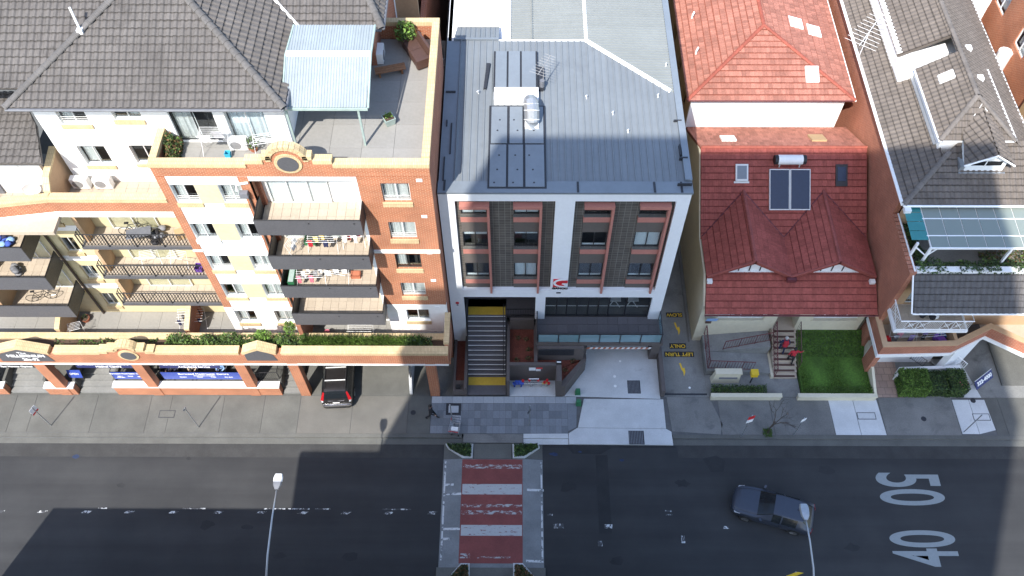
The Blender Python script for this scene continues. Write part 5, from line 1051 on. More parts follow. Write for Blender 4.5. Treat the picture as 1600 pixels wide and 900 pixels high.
hg = thing('hedge', 'low dark green hedge behind the left garden wall', 'hedge', (13.3, 23.5, 0)); leaves('foliage', ['leaf_dark', 'leaf'], inbox(11.7, 15.0, 23.25, 23.75, .1, .62), 2200, .06, hg, 'stuff')
lw = struct(MB().prism([(17.18, 23.2, -.2), (17.18, 25.9, -.2), (17.18, HY, -.2), (17.18, HY, 1.35), (17.18, 25.8, .35), (17.18, 23.2, .3)], (4.15, 0, 0)).build('lawn', 'grass', fix=True))
bd = blades(17.2, 21.3, 23.2, 25.9, .26, 9000, .11, None, ['grass', 'leaf', 'leaf_bright'], .5, 'lawn_grass'); tag(bd, 'short green lawn in front of the red roofed house', 'grass')
vb = thing('bank_planting', 'mown green bank at the back of the lawn', 'plants', (19.2, 26.5, .5)); leaves('foliage', ['grass', 'leaf', 'leaf_dark'], lambda: (lambda x, y: (x, y, .37+(y-25.8)*.77+random.random()*.08))(random.uniform(17.25, 21.2), random.uniform(25.75, 27.05)), 4200, .05, vb, 'stuff'); leaves('foliage', ['grass', 'leaf'], inbox(17.2, 21.5, 23.2, 23.7, .3, .52), 1800, .05, vb, 'stuff')
ms = thing('sign_wall', 'small cream freestanding sign wall by the ramp', 'wall', (12.7, 24.3, 0)); MB().loft([[(11.8, 24.1, 0), (13.5, 24.1, 0), (13.5, 24.5, 0), (11.8, 24.5, 0)], [(11.95, 24.2, 1.05), (13.45, 24.2, 1.05), (13.45, 24.45, 1.05), (11.95, 24.45, 1.05)]]).build('wall', 'cream_pale', ms); MB().box(11.9, 13.5, 24.12, 24.5, 1.05, 1.2).build('cap', 'cream_pale', ms); MB().box(12.2, 13.3, 24.11, 24.17, .55, .68).build('slot', 'plastic_grey', ms)
yb = thing('yellow_box', 'yellow box on a dark post beside the ramp', 'box', (14.15, 24.1, 0)); MB().box(14.0, 14.4, 24.0, 24.35, 1.0, 1.32).build('box', 'yellow', yb); MB().box(13.98, 14.42, 23.98, 24.37, 1.32, 1.37).build('lid', 'yellow', yb); MB().tube([(14.2, 24.15, 0), (14.2, 24.15, 1.0)], .04, 6).build('post', 'sign_black', yb)
nb = thing('notice_sheet', 'pale blue notice on the corner of the house', 'sign', (11.5, 27.0, 2.6)); MB().prism([(11.35, 26.95, 2.6), (12.0, 26.95, 2.6), (12.0, 26.75, 3.2), (11.35, 26.75, 3.2)], (0, .02, 0)).build('sheet', 'cloth_pale_blue', nb); MB().box(11.4, 11.75, 27.02, 27.08, 2.2, 2.5).build('plate', 'brown_vinyl', nb)
# ------------------------------------------------------------------ right-hand apartment house
D = thing('brick_apartment_house', 'brown brick apartment house with grey-brown tiled roof and white trims', 'building', (26, 32, 0))
DX = 21.15
MB().prism([(DX, 26.3, 0), (DX, 26.3, 8.7), (DX, 30.4, 8.7), (DX, 30.4, 10.2), (DX, 60, 10.2), (DX, 60, 0)], (.3, 0, 0)).build('side_wall', 'brick_brown', D, fix=True)
for i in range(14): box('coping_brick', 'brick_brown', D, DX-.05, DX+.34, 26.3+i*.29, 26.3+i*.29+.24, 8.7, 8.8)
pth = [(21.0, 27.2), (21.0, 24.5), (25.25, 24.62), (27.55, 25.75), (29.5, 24.55), (34, 24.0)]; off = .32
def offs(p, d):
    out = []
    for i, q in enumerate(p):
        q = Vector(q); ds = []
        if i: ds.append((q-Vector(p[i-1])).normalized())
        if i < len(p)-1: ds.append((Vector(p[i+1])-q).normalized())
        n = sum((Vector((-v.y, v.x)) for v in ds), Vector((0, 0))).normalized(); k = 1/max(.5, n.dot(Vector((-ds[0].y, ds[0].x)))); out.append(tuple(q+n*d*k))
    return out
def strip(name, mat, p, d0, d1, z0, z1):
    a, b = offs(p, d0), offs(p, d1)
    for i in range(len(p)-1): MB().prism([(*a[i], z0), (*a[i+1], z0), (*b[i+1], z0), (*b[i], z0)], (0, 0, z1-z0)).build(name, mat, D, fix=True)
strip('fascia', 'white_paint', pth, -.05, .22, 2.7, 3.0); strip('parapet', 'brick_brown', pth, 0, .26, 3.0, 3.86); strip('parapet_cap', 'tan_wall', pth, -.02, .3, 3.86, 3.93); strip('parapet_lining', 'tan_wall', pth, .262, .3, 2.9, 3.859)
MB().prism([(21.3, 24.8, 2.72), (25.2, 24.9, 2.72), (27.5, 26.0, 2.72), (29.5, 24.9, 2.72), (34, 24.3, 2.72), (34, 27, 2.72), (21.3, 27, 2.72)], (0, 0, .15)).build('terrace_floor', 'tile_beige', D, fix=True); box('terrace_divider', 'tan_wall', D, 25.2, 25.4, 24.95, 26.6, 2.87, 3.9); MB().prism([(25.45, 25.1, 2.88), (27.5, 26.1, 2.88), (27.5, 26.7, 2.88), (25.45, 26.7, 2.88)], (0, 0, .02)).build('dark_paving', 'tile_char', D)
FY = 26.6
wall('front_wall', 'tan_wall', D, (21.45, FY, 2.87), (1, 0, 0), (0, 1, 0), 13, 5.6, [(.7, 3.4, 2.3, 4.2), (4.6, 5.9, 2.7, 3.9), (.7, 3.4, 0, 2.0), (8.2, 10, 2.6, 3.9)]); window(D, 22.15, 24.85, 5.17, 7.07, FY, n=2, cur=.4); window(D, 26.05, 27.35, 5.57, 6.77, FY, n=2, cur=-.4); window(D, 22.15, 24.85, 2.87, 4.87, FY, n=2); window(D, 29.65, 31.45, 5.47, 6.77, FY); box('interior', 'interior', D, 21.5, 34, FY+.9, 40, 0, 7.6)
# balcony with patterned white railing
b = box('balcony', 'white_paint', D, 21.25, 25.4, 24.85, FY-.001, 4.92, 5.12); tile_floor(b, 21.4, 25.3, 24.98, FY-.05, 5.15, .45, .45, 'tile_beige')
m = MB().tube([(21.3, 26.3, 6.1), (21.3, 24.9, 6.1), (25.35, 24.9, 6.1), (25.35, FY, 6.1)], .04, 6).tube([(21.3, 26.3, 5.2), (21.3, 24.9, 5.2), (25.35, 24.9, 5.2), (25.35, FY, 5.2)], .035, 6); m.build('rail_frame', 'white_paint', b); m = MB()
for i in range(41):
    x = 21.3+i*.1
    if 4 <= i % 20 <= 15: continue
    m.tube([(x, 24.9, 5.2), (x, 24.9, 6.1)], .014, 4, caps=False)
for x in (21.7, 22.35, 23.7, 24.35):
    for s in (0, 1): m.tube([(x, 24.9, 5.25+s*.8), (x+.6, 24.9, 5.25+(1-s)*.8)], .016, 4, caps=False)
    m.tube([(x, 24.9, 5.2), (x, 24.9, 6.1)], .02, 4, caps=False); m.tube([(x+.15, 24.9, 5.65), (x+.3, 24.9, 5.85), (x+.45, 24.9, 5.65), (x+.3, 24.9, 5.45), (x+.15, 24.9, 5.65)], .014, 4, caps=False)
for i in range(9): m.tube([(21.3, 24.9+i*.16, 5.2), (21.3, 24.9+i*.16, 6.1)], .014, 4, caps=False)
m.tube([(21.3, 25.0, 5.25), (21.3, 26.2, 6.05)], .016, 4).tube([(21.3, 26.2, 5.25), (21.3, 25.0, 6.05)], .016, 4); m.build('rail_pattern', 'white_paint', b, kind='stuff')
# skirt roof
tile_roof(D, [(21.65, 24.9, 6.98), (34, 24.9, 6.98), (34, 26.45, 8.5), (21.45, 26.45, 8.5)], 'roof_dark', row=.36, col=.31); MB().box(21.4, 34, 26.46, 26.8, 8.2, 8.72).build('planter_trough', 'white_paint', D); MB().tube([(21.6, 24.86, 6.93), (34, 24.86, 6.93)], .06, 6).build('gutter', 'white_paint', D); MB().tube([(21.55, 24.86, 6.95), (21.35, 26.5, 8.75)], .05, 6).build('side_trim', 'white_paint', D)
box('roof_terrace', 'concrete_drive', D, 21.45, 34, 26.8, 30.2, 7.7, 7.9); box('terrace_wall', 'tan_wall', D, 21.45, 34, 30.0, 30.3, 7.9, 10.3); window(D, 22.6, 25.2, 7.95, 9.9, 29.98, n=2, recess=0, frame='white_paint'); window(D, 26.6, 29.4, 7.95, 9.9, 29.98, n=2, recess=0, frame='white_paint')
tp = thing('terrace_plants', 'dark leafy potted plants along the roof terrace edge', 'plants', (26, 27, 7.9)); leaves('foliage', ['leaf_dark', 'leaf_dark', 'leaf'], inbox(21.6, 33, 26.4, 27.15, 8.5, 9.15, True), 3600, .085, tp, 'stuff'); leaves('foliage', ['leaf_dark', 'leaf'], inbox(21.5, 22.5, 27.0, 30.0, 7.9, 8.8, True), 1500, .08, tp, 'stuff'); leaves('foliage', ['leaf_dark', 'leaf_brown', 'leaf'], inbox(25.6, 30, 27.0, 28.2, 7.9, 8.9, True), 1700, .08, tp, 'stuff'); MB().tube([(21.4, 30.3, 8.82), (21.4, 26.4, 8.82)], .05, 6).build('edge_rail', 'white_paint', tp)
pg = thing('pergola', 'white framed pergola roofed in clear and teal sheets above the terrace', 'pergola', (25, 28.5, 7.9)); xg = [22.0+i*.98 for i in range(12)]; PZ = lambda y: 10.0+(y-27.1)*.05
for j, (y0, y1) in enumerate(((27.12, 27.85), (27.9, 28.95), (29.0, 29.9))):
    for a, b_ in zip(xg, xg[1:]): MB().prism([(a+.02, y0, PZ(y0)), (b_-.02, y0, PZ(y0)), (b_-.02, y1, PZ(y1)), (a+.02, y1, PZ(y1))], (0, 0, .012)).build('clear_sheet', 'poly_clear', pg)
for k in range(4): y0, y1 = 27.6+k*.6, 27.6+k*.6+.57; MB().prism([(21.05, y0, PZ(y0)), (21.95, y0, PZ(y0)), (21.95, y1, PZ(y1)), (21.05, y1, PZ(y1))], (0, 0, .015)).build('teal_sheet', 'teal_poly', pg)
for y in (27.1, 27.87, 28.97, 29.92): MB().box(21.9, 33, y-.03, y+.03, PZ(y)-.1, PZ(y)+.02).build('beam', 'white_paint', pg)
for x in xg: MB().prism([(x-.02, 27.1, PZ(27.1)-.12), (x+.02, 27.1, PZ(27.1)-.12), (x+.02, 29.9, PZ(29.9)-.12), (x-.02, 29.9, PZ(29.9)-.12)], (0, 0, .1)).build('rafter', 'white_paint', pg)
for x, y in ((22.0, 27.15), (26.3, 27.15), (30.5, 27.15), (21.4, 27.5)): box('post', 'white_paint', pg, x-.06, x+.06, y-.06, y+.06, 7.9, 9.9)
MB().tube([(21.45, 27.5, 9.5), (22.0, 27.15, 9.2), (22.6, 27.4, 9.6)], .05, 5).build('brace', 'white_paint', pg)
# main roof: lower slopes, clerestory, upper roof, dormer
rb = dict(row=.36, col=.31, slabmat='roof_brown'); e = (21.0, 29.7, 10.4); LH = lambda t: (21.0+t, 29.7+t, 10.4+.5*t)
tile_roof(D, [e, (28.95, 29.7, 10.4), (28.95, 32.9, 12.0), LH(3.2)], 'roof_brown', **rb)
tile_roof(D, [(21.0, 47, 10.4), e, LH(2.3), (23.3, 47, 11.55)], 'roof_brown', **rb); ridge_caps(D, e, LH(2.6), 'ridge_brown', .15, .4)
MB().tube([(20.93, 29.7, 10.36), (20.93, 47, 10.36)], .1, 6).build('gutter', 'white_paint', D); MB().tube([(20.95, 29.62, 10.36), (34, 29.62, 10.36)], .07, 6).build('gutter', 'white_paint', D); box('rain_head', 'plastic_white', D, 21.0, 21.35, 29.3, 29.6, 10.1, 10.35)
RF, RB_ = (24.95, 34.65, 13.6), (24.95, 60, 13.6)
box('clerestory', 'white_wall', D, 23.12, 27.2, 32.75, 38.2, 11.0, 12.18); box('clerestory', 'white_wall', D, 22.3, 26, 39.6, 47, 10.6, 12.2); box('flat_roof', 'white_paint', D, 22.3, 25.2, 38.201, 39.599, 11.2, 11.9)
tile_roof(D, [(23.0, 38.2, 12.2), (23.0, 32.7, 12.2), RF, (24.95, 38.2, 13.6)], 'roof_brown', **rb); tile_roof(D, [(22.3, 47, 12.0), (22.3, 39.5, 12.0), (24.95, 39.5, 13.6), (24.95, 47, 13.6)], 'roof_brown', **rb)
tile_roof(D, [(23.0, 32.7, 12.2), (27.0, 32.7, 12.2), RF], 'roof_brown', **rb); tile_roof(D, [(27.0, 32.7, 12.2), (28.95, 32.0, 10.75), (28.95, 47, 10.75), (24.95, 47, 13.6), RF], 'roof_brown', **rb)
for q in ((23.0, 32.7, 12.2), (27.0, 32.7, 12.2), (24.95, 47, 13.6)): ridge_caps(D, q, RF, 'ridge_brown', .14, .4)
MB().tube([(22.96, 38.2, 12.15), (22.96, 32.66, 12.15), (27.0, 32.66, 12.15)], .06, 5).build('eave_trim', 'white_paint', D); MB().prism([(22.95, 33.0, 11.5), (23.12, 33.0, 11.55), (23.12, 38.2, 11.55), (22.95, 38.2, 11.5)], (0, 0, .06)).build('flashing', 'galv', D); MB().tube([(29.0, 32, 10.72), (29.0, 47, 10.72)], .09, 6).build('gutter', 'white_paint', D); box('side_wall', 'brick', D, 28.6, 28.8, 30.3, 60, 0, 10.5)
dm = MB().prism([(24.25, 31.35, 11.0), (26.35, 31.35, 11.0), (26.35, 31.35, 12.05), (25.4, 31.35, 12.65), (24.25, 31.35, 12.0)], (0, 2.2, 0)).build('dormer', 'white_paint', D, fix=True); box('dormer_window', 'car_glass', dm, 24.5, 26.1, 31.33, 31.349, 11.72, 12.05); box('glazing_bar', 'white_paint', dm, 25.2, 25.26, 31.32, 31.329, 11.7, 12.1); box('dormer_flashing', 'galv', dm, 24.0, 26.5, 31.2, 31.34, 11.0, 11.25); box('dormer_flashing', 'galv', dm, 24.0, 24.249, 31.341, 32.9, 11.1, 11.6)
f, bk = (25.4, 31.1, 12.8), (25.2, 34.2, 13.25)
tile_roof(D, [(23.95, 31.1, 12.0), f, bk, (24.3, 33.1, 12.35)], 'roof_brown', thick=.08, **{k: v for k, v in rb.items()}); tile_roof(D, [(26.65, 31.1, 12.0), f, bk, (26.2, 33.1, 12.35)], 'roof_brown', thick=.08, **rb)
MB().tube([(23.95, 31.08, 11.97), (25.4, 31.08, 12.78), (26.65, 31.08, 11.97)], .06, 5).build('barge_board', 'white_paint', D); MB().tube([(24.2, 33.1, 12.4), (25.2, 34.3, 13.35), (26.3, 33.1, 12.4)], .06, 5).build('valley_flashing', 'white_paint', D)
MB().prism([(23.7, 36.4, 12.75), (24.35, 36.4, 13.22), (24.35, 37.0, 13.22), (23.7, 37.0, 12.75)], (0, 0, .12)).build('skylight', 'plastic_white', D)
for y in (36.2, 38.6): MB().box(25.5, 25.9, y, y+.35, 13.0, 13.35).build('roof_vent', 'white_paint', D)
antenna('white television antenna on the brick side wall of the right-hand house', (20.95, 41.2, 10.2), 2.2, 3.2, 10, .95, 2.6, 'white_paint')
# ground around right house
struct(MB().box(23.3, 60, 23.2, 60, -.29, -.003).build('right_forecourt', 'concrete_drive')); struct(MB().prism([(26.9, 23.2, -.2), (27.95, 23.2, -.2), (27.3, 25.8, -.2), (25.4, 25.8, -.2), (26.2, 24.8, -.2)], (0, 0, .205)).build('side_path', 'concrete_pale', fix=True))
box('garage_wall', 'white_render', D, 21.3, 25.4, 25.6, 25.8, 0, 2.7); box('garage_pier', 'brick_brown', D, 21.16, 21.5, 24.75, 25.6, 0, 2.7); MB().prism([(25.6, 25.2, 0), (27.2, 25.9, 0), (27.35, 25.6, 0), (25.8, 24.9, 0)], (0, 0, 2.7)).build('garage_pier', 'white_render', D, fix=True)
gw = thing('planter_wall', 'low white planter wall behind the clipped hedges', 'wall', (24.9, 24.7, 0)); MB().prism([(23.05, 24.3, 0), (23.25, 24.66, 0), (26.85, 24.82, 0), (26.85, 25.0, 0), (23.15, 24.86, 0), (22.9, 24.4, 0)], (0, 0, .75)).build('wall', 'white_render', gw, fix=True)
rail('black rail behind the clipped hedges', 24.0, 24.6, 25.5, 24.95, .6, .8); 
gt = thing('gate', 'white barred side gate by the garage entry', 'gate', (26.6, 25.0, 0)); MB().tube([(26.4, 25.45, 0), (26.4, 25.45, 1.4), (26.95, 24.75, 1.4), (26.95, 24.75, 0)], .03, 6).build('frame', 'white_paint', gt); m = MB()
for i in range(1, 8): m.tube([(26.4+.069*i, 25.45-.0875*i, .1), (26.4+.069*i, 25.45-.0875*i, 1.4)], .012, 4)
m.build('bars', 'white_paint', gt, kind='stuff')
def clipped(label, x0, x1, y0, y1, h, mats, n, flower=False):
    t = thing('hedge', label, 'hedge', ((x0+x1)/2, (y0+y1)/2, 0), group='hedges by the right-hand forecourt'); 
    def f():
        s = random.random()
        if s < .42: return random.uniform(x0, x1), random.uniform(y0, y1), h+random.uniform(-.05, .03)
        x, y, z = random.uniform(x0, x1), random.uniform(y0, y1), random.uniform(.0, h)
        k = random.randrange(4); d = random.random()*.07
        return (x0+d, y, z) if k == 0 else (x1-d, y, z) if k == 1 else (x, y0+d, z)
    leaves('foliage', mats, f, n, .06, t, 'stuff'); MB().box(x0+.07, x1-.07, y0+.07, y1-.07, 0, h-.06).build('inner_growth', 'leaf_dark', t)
    if flower:
        for i in range(5): MB().cyl(random.uniform(x0, x1), random.uniform(y0, y1), h-.1, h-.02, .05, 6).build('flower', 'cloth_pink', t)
clipped('square clipped bright green hedge by the brick driveway', 22.95, 24.6, 23.2, 24.6, 1.15, ['leaf', 'leaf_bright', 'grass'], 5200); clipped('loose dark shrub between the clipped hedges', 24.65, 25.7, 23.25, 24.55, .95, ['leaf_dark', 'leaf_dark', 'leaf'], 2200); clipped('clipped dark hedge with a few pink flowers', 25.75, 26.85, 23.2, 24.6, 1.1, ['leaf', 'leaf_dark', 'leaf_dark'], 3200, True)
# ------------------------------------------------------------------ far background along the top edge
G = thing('rear_brick_block', 'pinkish brick block with a barred balcony behind the roof terrace', 'building', (-5.5, 45, 0)); box('wall', 'tan_wall', G, -9, -5.6, 40.2, 40.4, 0, 17); box('wall', 'brick_dark', G, -5.6, -5.3, 40.4, 60, 0, 14); bb = box('balcony', 'concrete', G, -6.0, -4.2, 38.6, 40.2, 12.2, 12.5); box('front_panel', 'concrete_pale', bb, -6.0, -4.2, 38.5, 38.6, 12.1, 12.6); m = MB()
for i in range(14): m.box(-5.95+i*.13, -5.92+i*.13, 38.53, 38.56, 12.6, 13.4)
m.build('bars', 'dark_metal', bb, kind='stuff'); MB().tube([(-6.9, 40.1, 17), (-6.9, 40.1, 0)], .06, 6).build('downpipe', 'white_paint', G); window(G, -8.5, -7.5, 13, 14.4, 40.2)
L_ = thing('side_passage', 'narrow paved passage between the rear walls', 'passage', (-3, 45, 0)); box('paving', 'concrete_drive', L_, -5.2, -.4, 36, 60, -.2, .0); box('wall', 'concrete_drive', L_, -2.6, -2.35, 38.6, 60, 0, 6.0); box('wall', 'concrete', L_, -4.6, -4.3, 38.0, 60, 0, 9)
N_ = thing('white_annex', 'white flat-roofed annex behind the metal roof', 'building', (-1.4, 44, 0)); box('wall', 'white_wall', N_, -1.45, -.5, 38.6, 60, 0, 13.2); box('parapet', 'white_wall', N_, -.9, -.45, 38.4, 60, 13.2, 14.9)
Wr = thing('white_rear_roof', 'bright white flat roof behind the right-hand house', 'building', (30, 52, 0)); box('wall', 'white_wall', Wr, 21.6, 31, 47.05, 75, 0, 9.4); box('parapet', 'white_wall', Wr, 21.6, 31, 47.02, 47.3, 9.4, 9.9)
E_ = thing('orange_brick_block', 'orange brick block at the far right edge', 'building', (34, 45, 0)); wall('wall', 'brick', E_, (31.6, 33.5, 0), (0, 1, 0), (1, 0, 0), 30, 13, [(k, k+1.6, z, z+1.4) for k in (4, 8.5, 12.5, 16.5) for z in (6.2, 9.4)]); box('interior', 'interior', E_, 32.4, 45, 34, 63, 0, 13); box('wall', 'brick', E_, 31.85, 45, 33.5, 33.7, 0, 13); box('concrete_band', 'tan_side', E_, 31.4, 31.6, 37.6, 39.3, 0, 12)
for y in (37.5, 42, 46, 50):
    for z in (6.2, 9.4): w = MB().box(31.68, 31.74, y, y+1.6, z, z+.08).box(31.68, 31.74, y, y+1.6, z+1.32, z+1.4).box(31.68, 31.74, y, y+.08, z, z+1.4).box(31.68, 31.74, y+.76, y+.84, z, z+1.4).box(31.68, 31.74, y+1.52, y+1.6, z, z+1.4).build('window', 'white_paint', E_); box('pane', 'glass', w, 31.70, 31.71, y+.08, y+.76, z+.08, z+1.32); box('pane', 'glass', w, 31.70, 31.71, y+.84, y+1.52, z+.08, z+1.32); box('curtain', 'curtain', w, 31.9, 31.92, y+.05, y+1.5, z+.1, z+1.3)
bk_ = box('balcony', 'white_paint', E_, 30.2, 31.59, 35.6, 37.4, 8.2, 8.4); m = MB()
for i in range(14): m.box(30.25, 30.28, 35.62+i*.13, 35.65+i*.13, 8.4, 9.3)
m.build('bars', 'white_paint', bk_, kind='stuff'); MB().cyl(31.2, 43.2, 7.5, 9.0, .45, 12).build('water_tank', 'plastic_white', tag(thing('rooftop_tank', 'white tank against the orange brick wall', 'tank', (31.2, 43.2, 7.5)), 'white tank against the orange brick wall', 'tank')); box('side_yard', 'concrete', E_, 29.4, 31.6, 24, 63, 0, .1)
# ------------------------------------------------------------------ street furniture
def sign_pole(label, x, y, h, plate=None, rot=0.0):
    t = thing('sign_pole', label, 'sign', (x, y, 0), 0.0, 'poles along the footpath'); MB().tube([(0, 0, -.02), (0, 0, h)], .032, 8).build('post', 'galv', t)
    if plate:
        c, s = math.cos(rot), math.sin(rot)
        for k, (w, z0, z1, m_) in enumerate(plate): MB().prism([(-w*c-.04*s, -w*s-.04*c, z0), (w*c-.04*s, w*s-.04*c, z0), (w*c-.04*s, w*s-.04*c, z1), (-w*c-.04*s, -w*s-.04*c, z1)], (s*.012, -c*.012, 0)).build('plate', m_, t, fix=True)
    return t
sign_pole('slim footpath pole with a red and white plate near the left steps', -27.53, 21.19, 2.5, [(.22, 2.0, 2.45, 'sign_white'), (.22, 1.86, 1.99, 'sign_red')], 1.2)
sign_pole('bare slim pole on the footpath before the long blue banner', -18.76, 21.11, 2.65, [(.12, 2.45, 2.65, 'galv')], 1.2)
sign_pole('slim pole with red button box beside the shopping trolley', -3.73, 21.25, 2.9, [(.08, .95, 1.2, 'sign_red'), (.06, 2.3, 2.9, 'sign_white')], 1.4); sign_pole('slim pole with dark plate on the bluestone paving', .77, 21.29, 2.8, [(.16, 1.9, 2.15, 'sign_black'), (.05, 2.2, 2.75, 'galv')], .9)
sign_pole('slim pole with red and white parking plate left of the bare tree', 13.17, 20.62, 3.0, [(.20, 2.55, 2.95, 'sign_red'), (.2, 2.15, 2.5, 'sign_white')], .3); sign_pole('slim pole with small white plate right of the bare tree', 16.27, 20.75, 2.4, [(.16, 2.0, 2.35, 'sign_white')], .4); sign_pole('bare dark pole on the pale slab near the right driveway', 26.3, 20.97, 2.4)
sg0 = None; sg = thing('lease_sign', 'long navy board with white digits beside the right forecourt', 'sign', (28.1, 24.3, 0), R(35)); MB().prism([(-.75, -.35, .25), (.75, -.35, .25), (.75, .05, .7), (-.75, .05, .7)], (0, .03, -.03)).build('board', 'navy_sign', sg, fix=True); MB().tube([(-.76, .06, .71), (.76, .06, .71)], .02, 5).build('edge', 'frame_alu', sg); text('322-4000', .36, 'sign_white', (0, -.165, .497), (1, 0, 0), (0, .664, .747), sg, bold=.01, xs=.95, depth=.02)
for x in (-.7, .7): MB().tube([(x, .12, 0), (x, .0, .6)], .025, 6).build('leg', 'galv', sg)
def street_lamp(label, x, yb, head, hz):
    t = thing('street_lamp', label, 'street lamp', (x, yb, 0), 0.0, 'street lamps'); hx, hy = head[0]-x, head[1]-yb
    MB().tube([(0, 0, 0), (0, 0, 4), (0, 0, hz-1.5)], .10, 10, .07).build('pole', 'galv', t); arm = [(0, 0, hz-1.5), (hx*.05, hy*.10, hz-1.0), (hx*.25, hy*.35, hz-.5), (hx*.6, hy*.7, hz-.15), (hx, hy, hz)]
    MB().tube(arm, .06, 8, .035).build('arm', 'galv', t, smooth=True); MB().cyl(0, 0, 0, .3, .16, 10).build('base', 'galv', t)
    h = Vector((hx, hy, hz)); MB().loft([[(h.x+w*c, h.y+dy, h.z+dz+s*tz) for c, s in ((-1, 0), (-.8, 1), (.8, 1), (1, 0), (.8, -1), (-.8, -1))] for w, dy, dz, tz in ((.09, -.05, 0, .06), (.19, .15, .02, .09), (.21, .3, .03, .1))]).build('housing', 'plastic_grey' if x < 0 else 'galv', t, fix=True)
    MB().loft([[(h.x+w*c, h.y+dy, h.z+dz+s*tz) for c, s in ((-1, 0), (-.8, 1), (.8, 1), (1, 0), (.8, -1), (-.8, -1))] for w, dy, dz, tz in ((.21, .3, .03, .1), (.22, .5, .03, .1), (.17, .68, .02, .06))]).build('head', 'plastic_white' if x < 0 else 'galv', t, fix=True)
street_lamp('curved steel street lamp reaching over the left of the road', -11.1, 9.6, (-10.98, 14.05), 9.2); street_lamp('curved steel street lamp reaching over the grey car', 13.2, 9.6, (13.05, 12.75), 9.1)
ys = thing('warning_sign', 'yellow diamond sign at the bottom edge of the road', 'sign', (13.85, 11.75, 0), R(10)); MB().tube([(0, .03, 0), (0, .03, 3.9)], .035, 8).build('post', 'galv', ys); MB().prism([(0, 0, 3.15), (.45, 0, 3.6), (0, 0, 4.05), (-.45, 0, 3.6)], (0, -.02, 0)).build('plate', 'yellow', ys, fix=True)
# shopping trolley
tr_ = thing('shopping_trolley', 'empty silver shopping trolley left at the kerb', 'trolley', (-3.55, 20.95, 0), R(172)); m = MB()
bot = [(-.2, -.38, .5), (.2, -.38, .5), (.24, .38, .45), (-.24, .38, .45)]; top = [(-.25, -.48, 1.0), (.25, -.48, 1.0), (.29, .45, 1.05), (-.29, .45, 1.05)]
V3 = lambda a, b, k: tuple(Vector(a)+(Vector(b)-Vector(a))*k)
for ring_ in (bot, top, [V3(a, b, .5) for a, b in zip(bot, top)]): m.tube(ring_+[ring_[0]], .012, 5)
for i in range(4):
    for k in range(7): q = k/7; m.tube([V3(bot[i], bot[(i+1) % 4], q), V3(top[i], top[(i+1) % 4], q)], .006, 4, caps=False)
for k in range(9): m.tube([V3(bot[0], bot[3], k/8), V3(bot[1], bot[2], k/8)], .006, 4, caps=False)
m.build('basket', 'steel', tr_); MB().tube([(-.28, .55, 1.08), (.28, .55, 1.08)], .02, 6).build('handle', 'plastic_red', tr_); MB().tube([(-.2, -.45, .15), (-.22, .3, .2), (-.24, .4, .45), (-.29, .5, 1.05)], .016, 5).tube([(.2, -.45, .15), (.22, .3, .2), (.24, .4, .45), (.29, .5, 1.05)], .016, 5).box(-.2, .2, -.4, -.38, .14, .17).build('chassis', 'steel', tr_); MB().box(-.2, .2, .1, .36, .75, .78).build('child_seat', 'plastic_white', tr_)
for x in (-.2, .2):
    for y in (-.42, .3): MB().tube([(x-.015, y, .065), (x+.015, y, .065)], .065, 10).build('wheel', 'tyre', tr_)
# bare street tree
st_ = thing('street_tree', 'small leafless street tree with grass at its base', 'tree', (14.75, 20.85, 0)); m = MB(); random.seed(11)
def limb(p, d, L, r, depth):
    p = Vector(p); d = Vector(d).normalized(); mid = p+d*L*.5+Vector((random.gauss(0, .04), random.gauss(0, .04), 0)); e_ = p+d*L; m.tube([p, mid, e_], r, 6, r*.6)
    if depth:
        for k in range(3 if depth > 1 else 4):
            a = random.uniform(0, 6.28); nd = (d+Vector((math.cos(a), math.sin(a), random.uniform(-.1, .4)))*.75).normalized(); limb(p+d*L*random.uniform(.5, 1), nd, L*random.uniform(.55, .8), r*.5, depth-1)
limb((14.75, 20.85, 0), (.05, .02, 1), 1.6, .055, 3); m.build('trunk', 'bark', st_); blades(14.5, 15.0, 20.6, 21.1, -.01, 200, .14, st_, ['leaf', 'grass', 'leaf_bright'], .6); leaves('crown', ['leaf_brown'], blob(14.85, 20.9, 2.4, .6, .6, .6), 26, .04, st_)
random.seed(5)
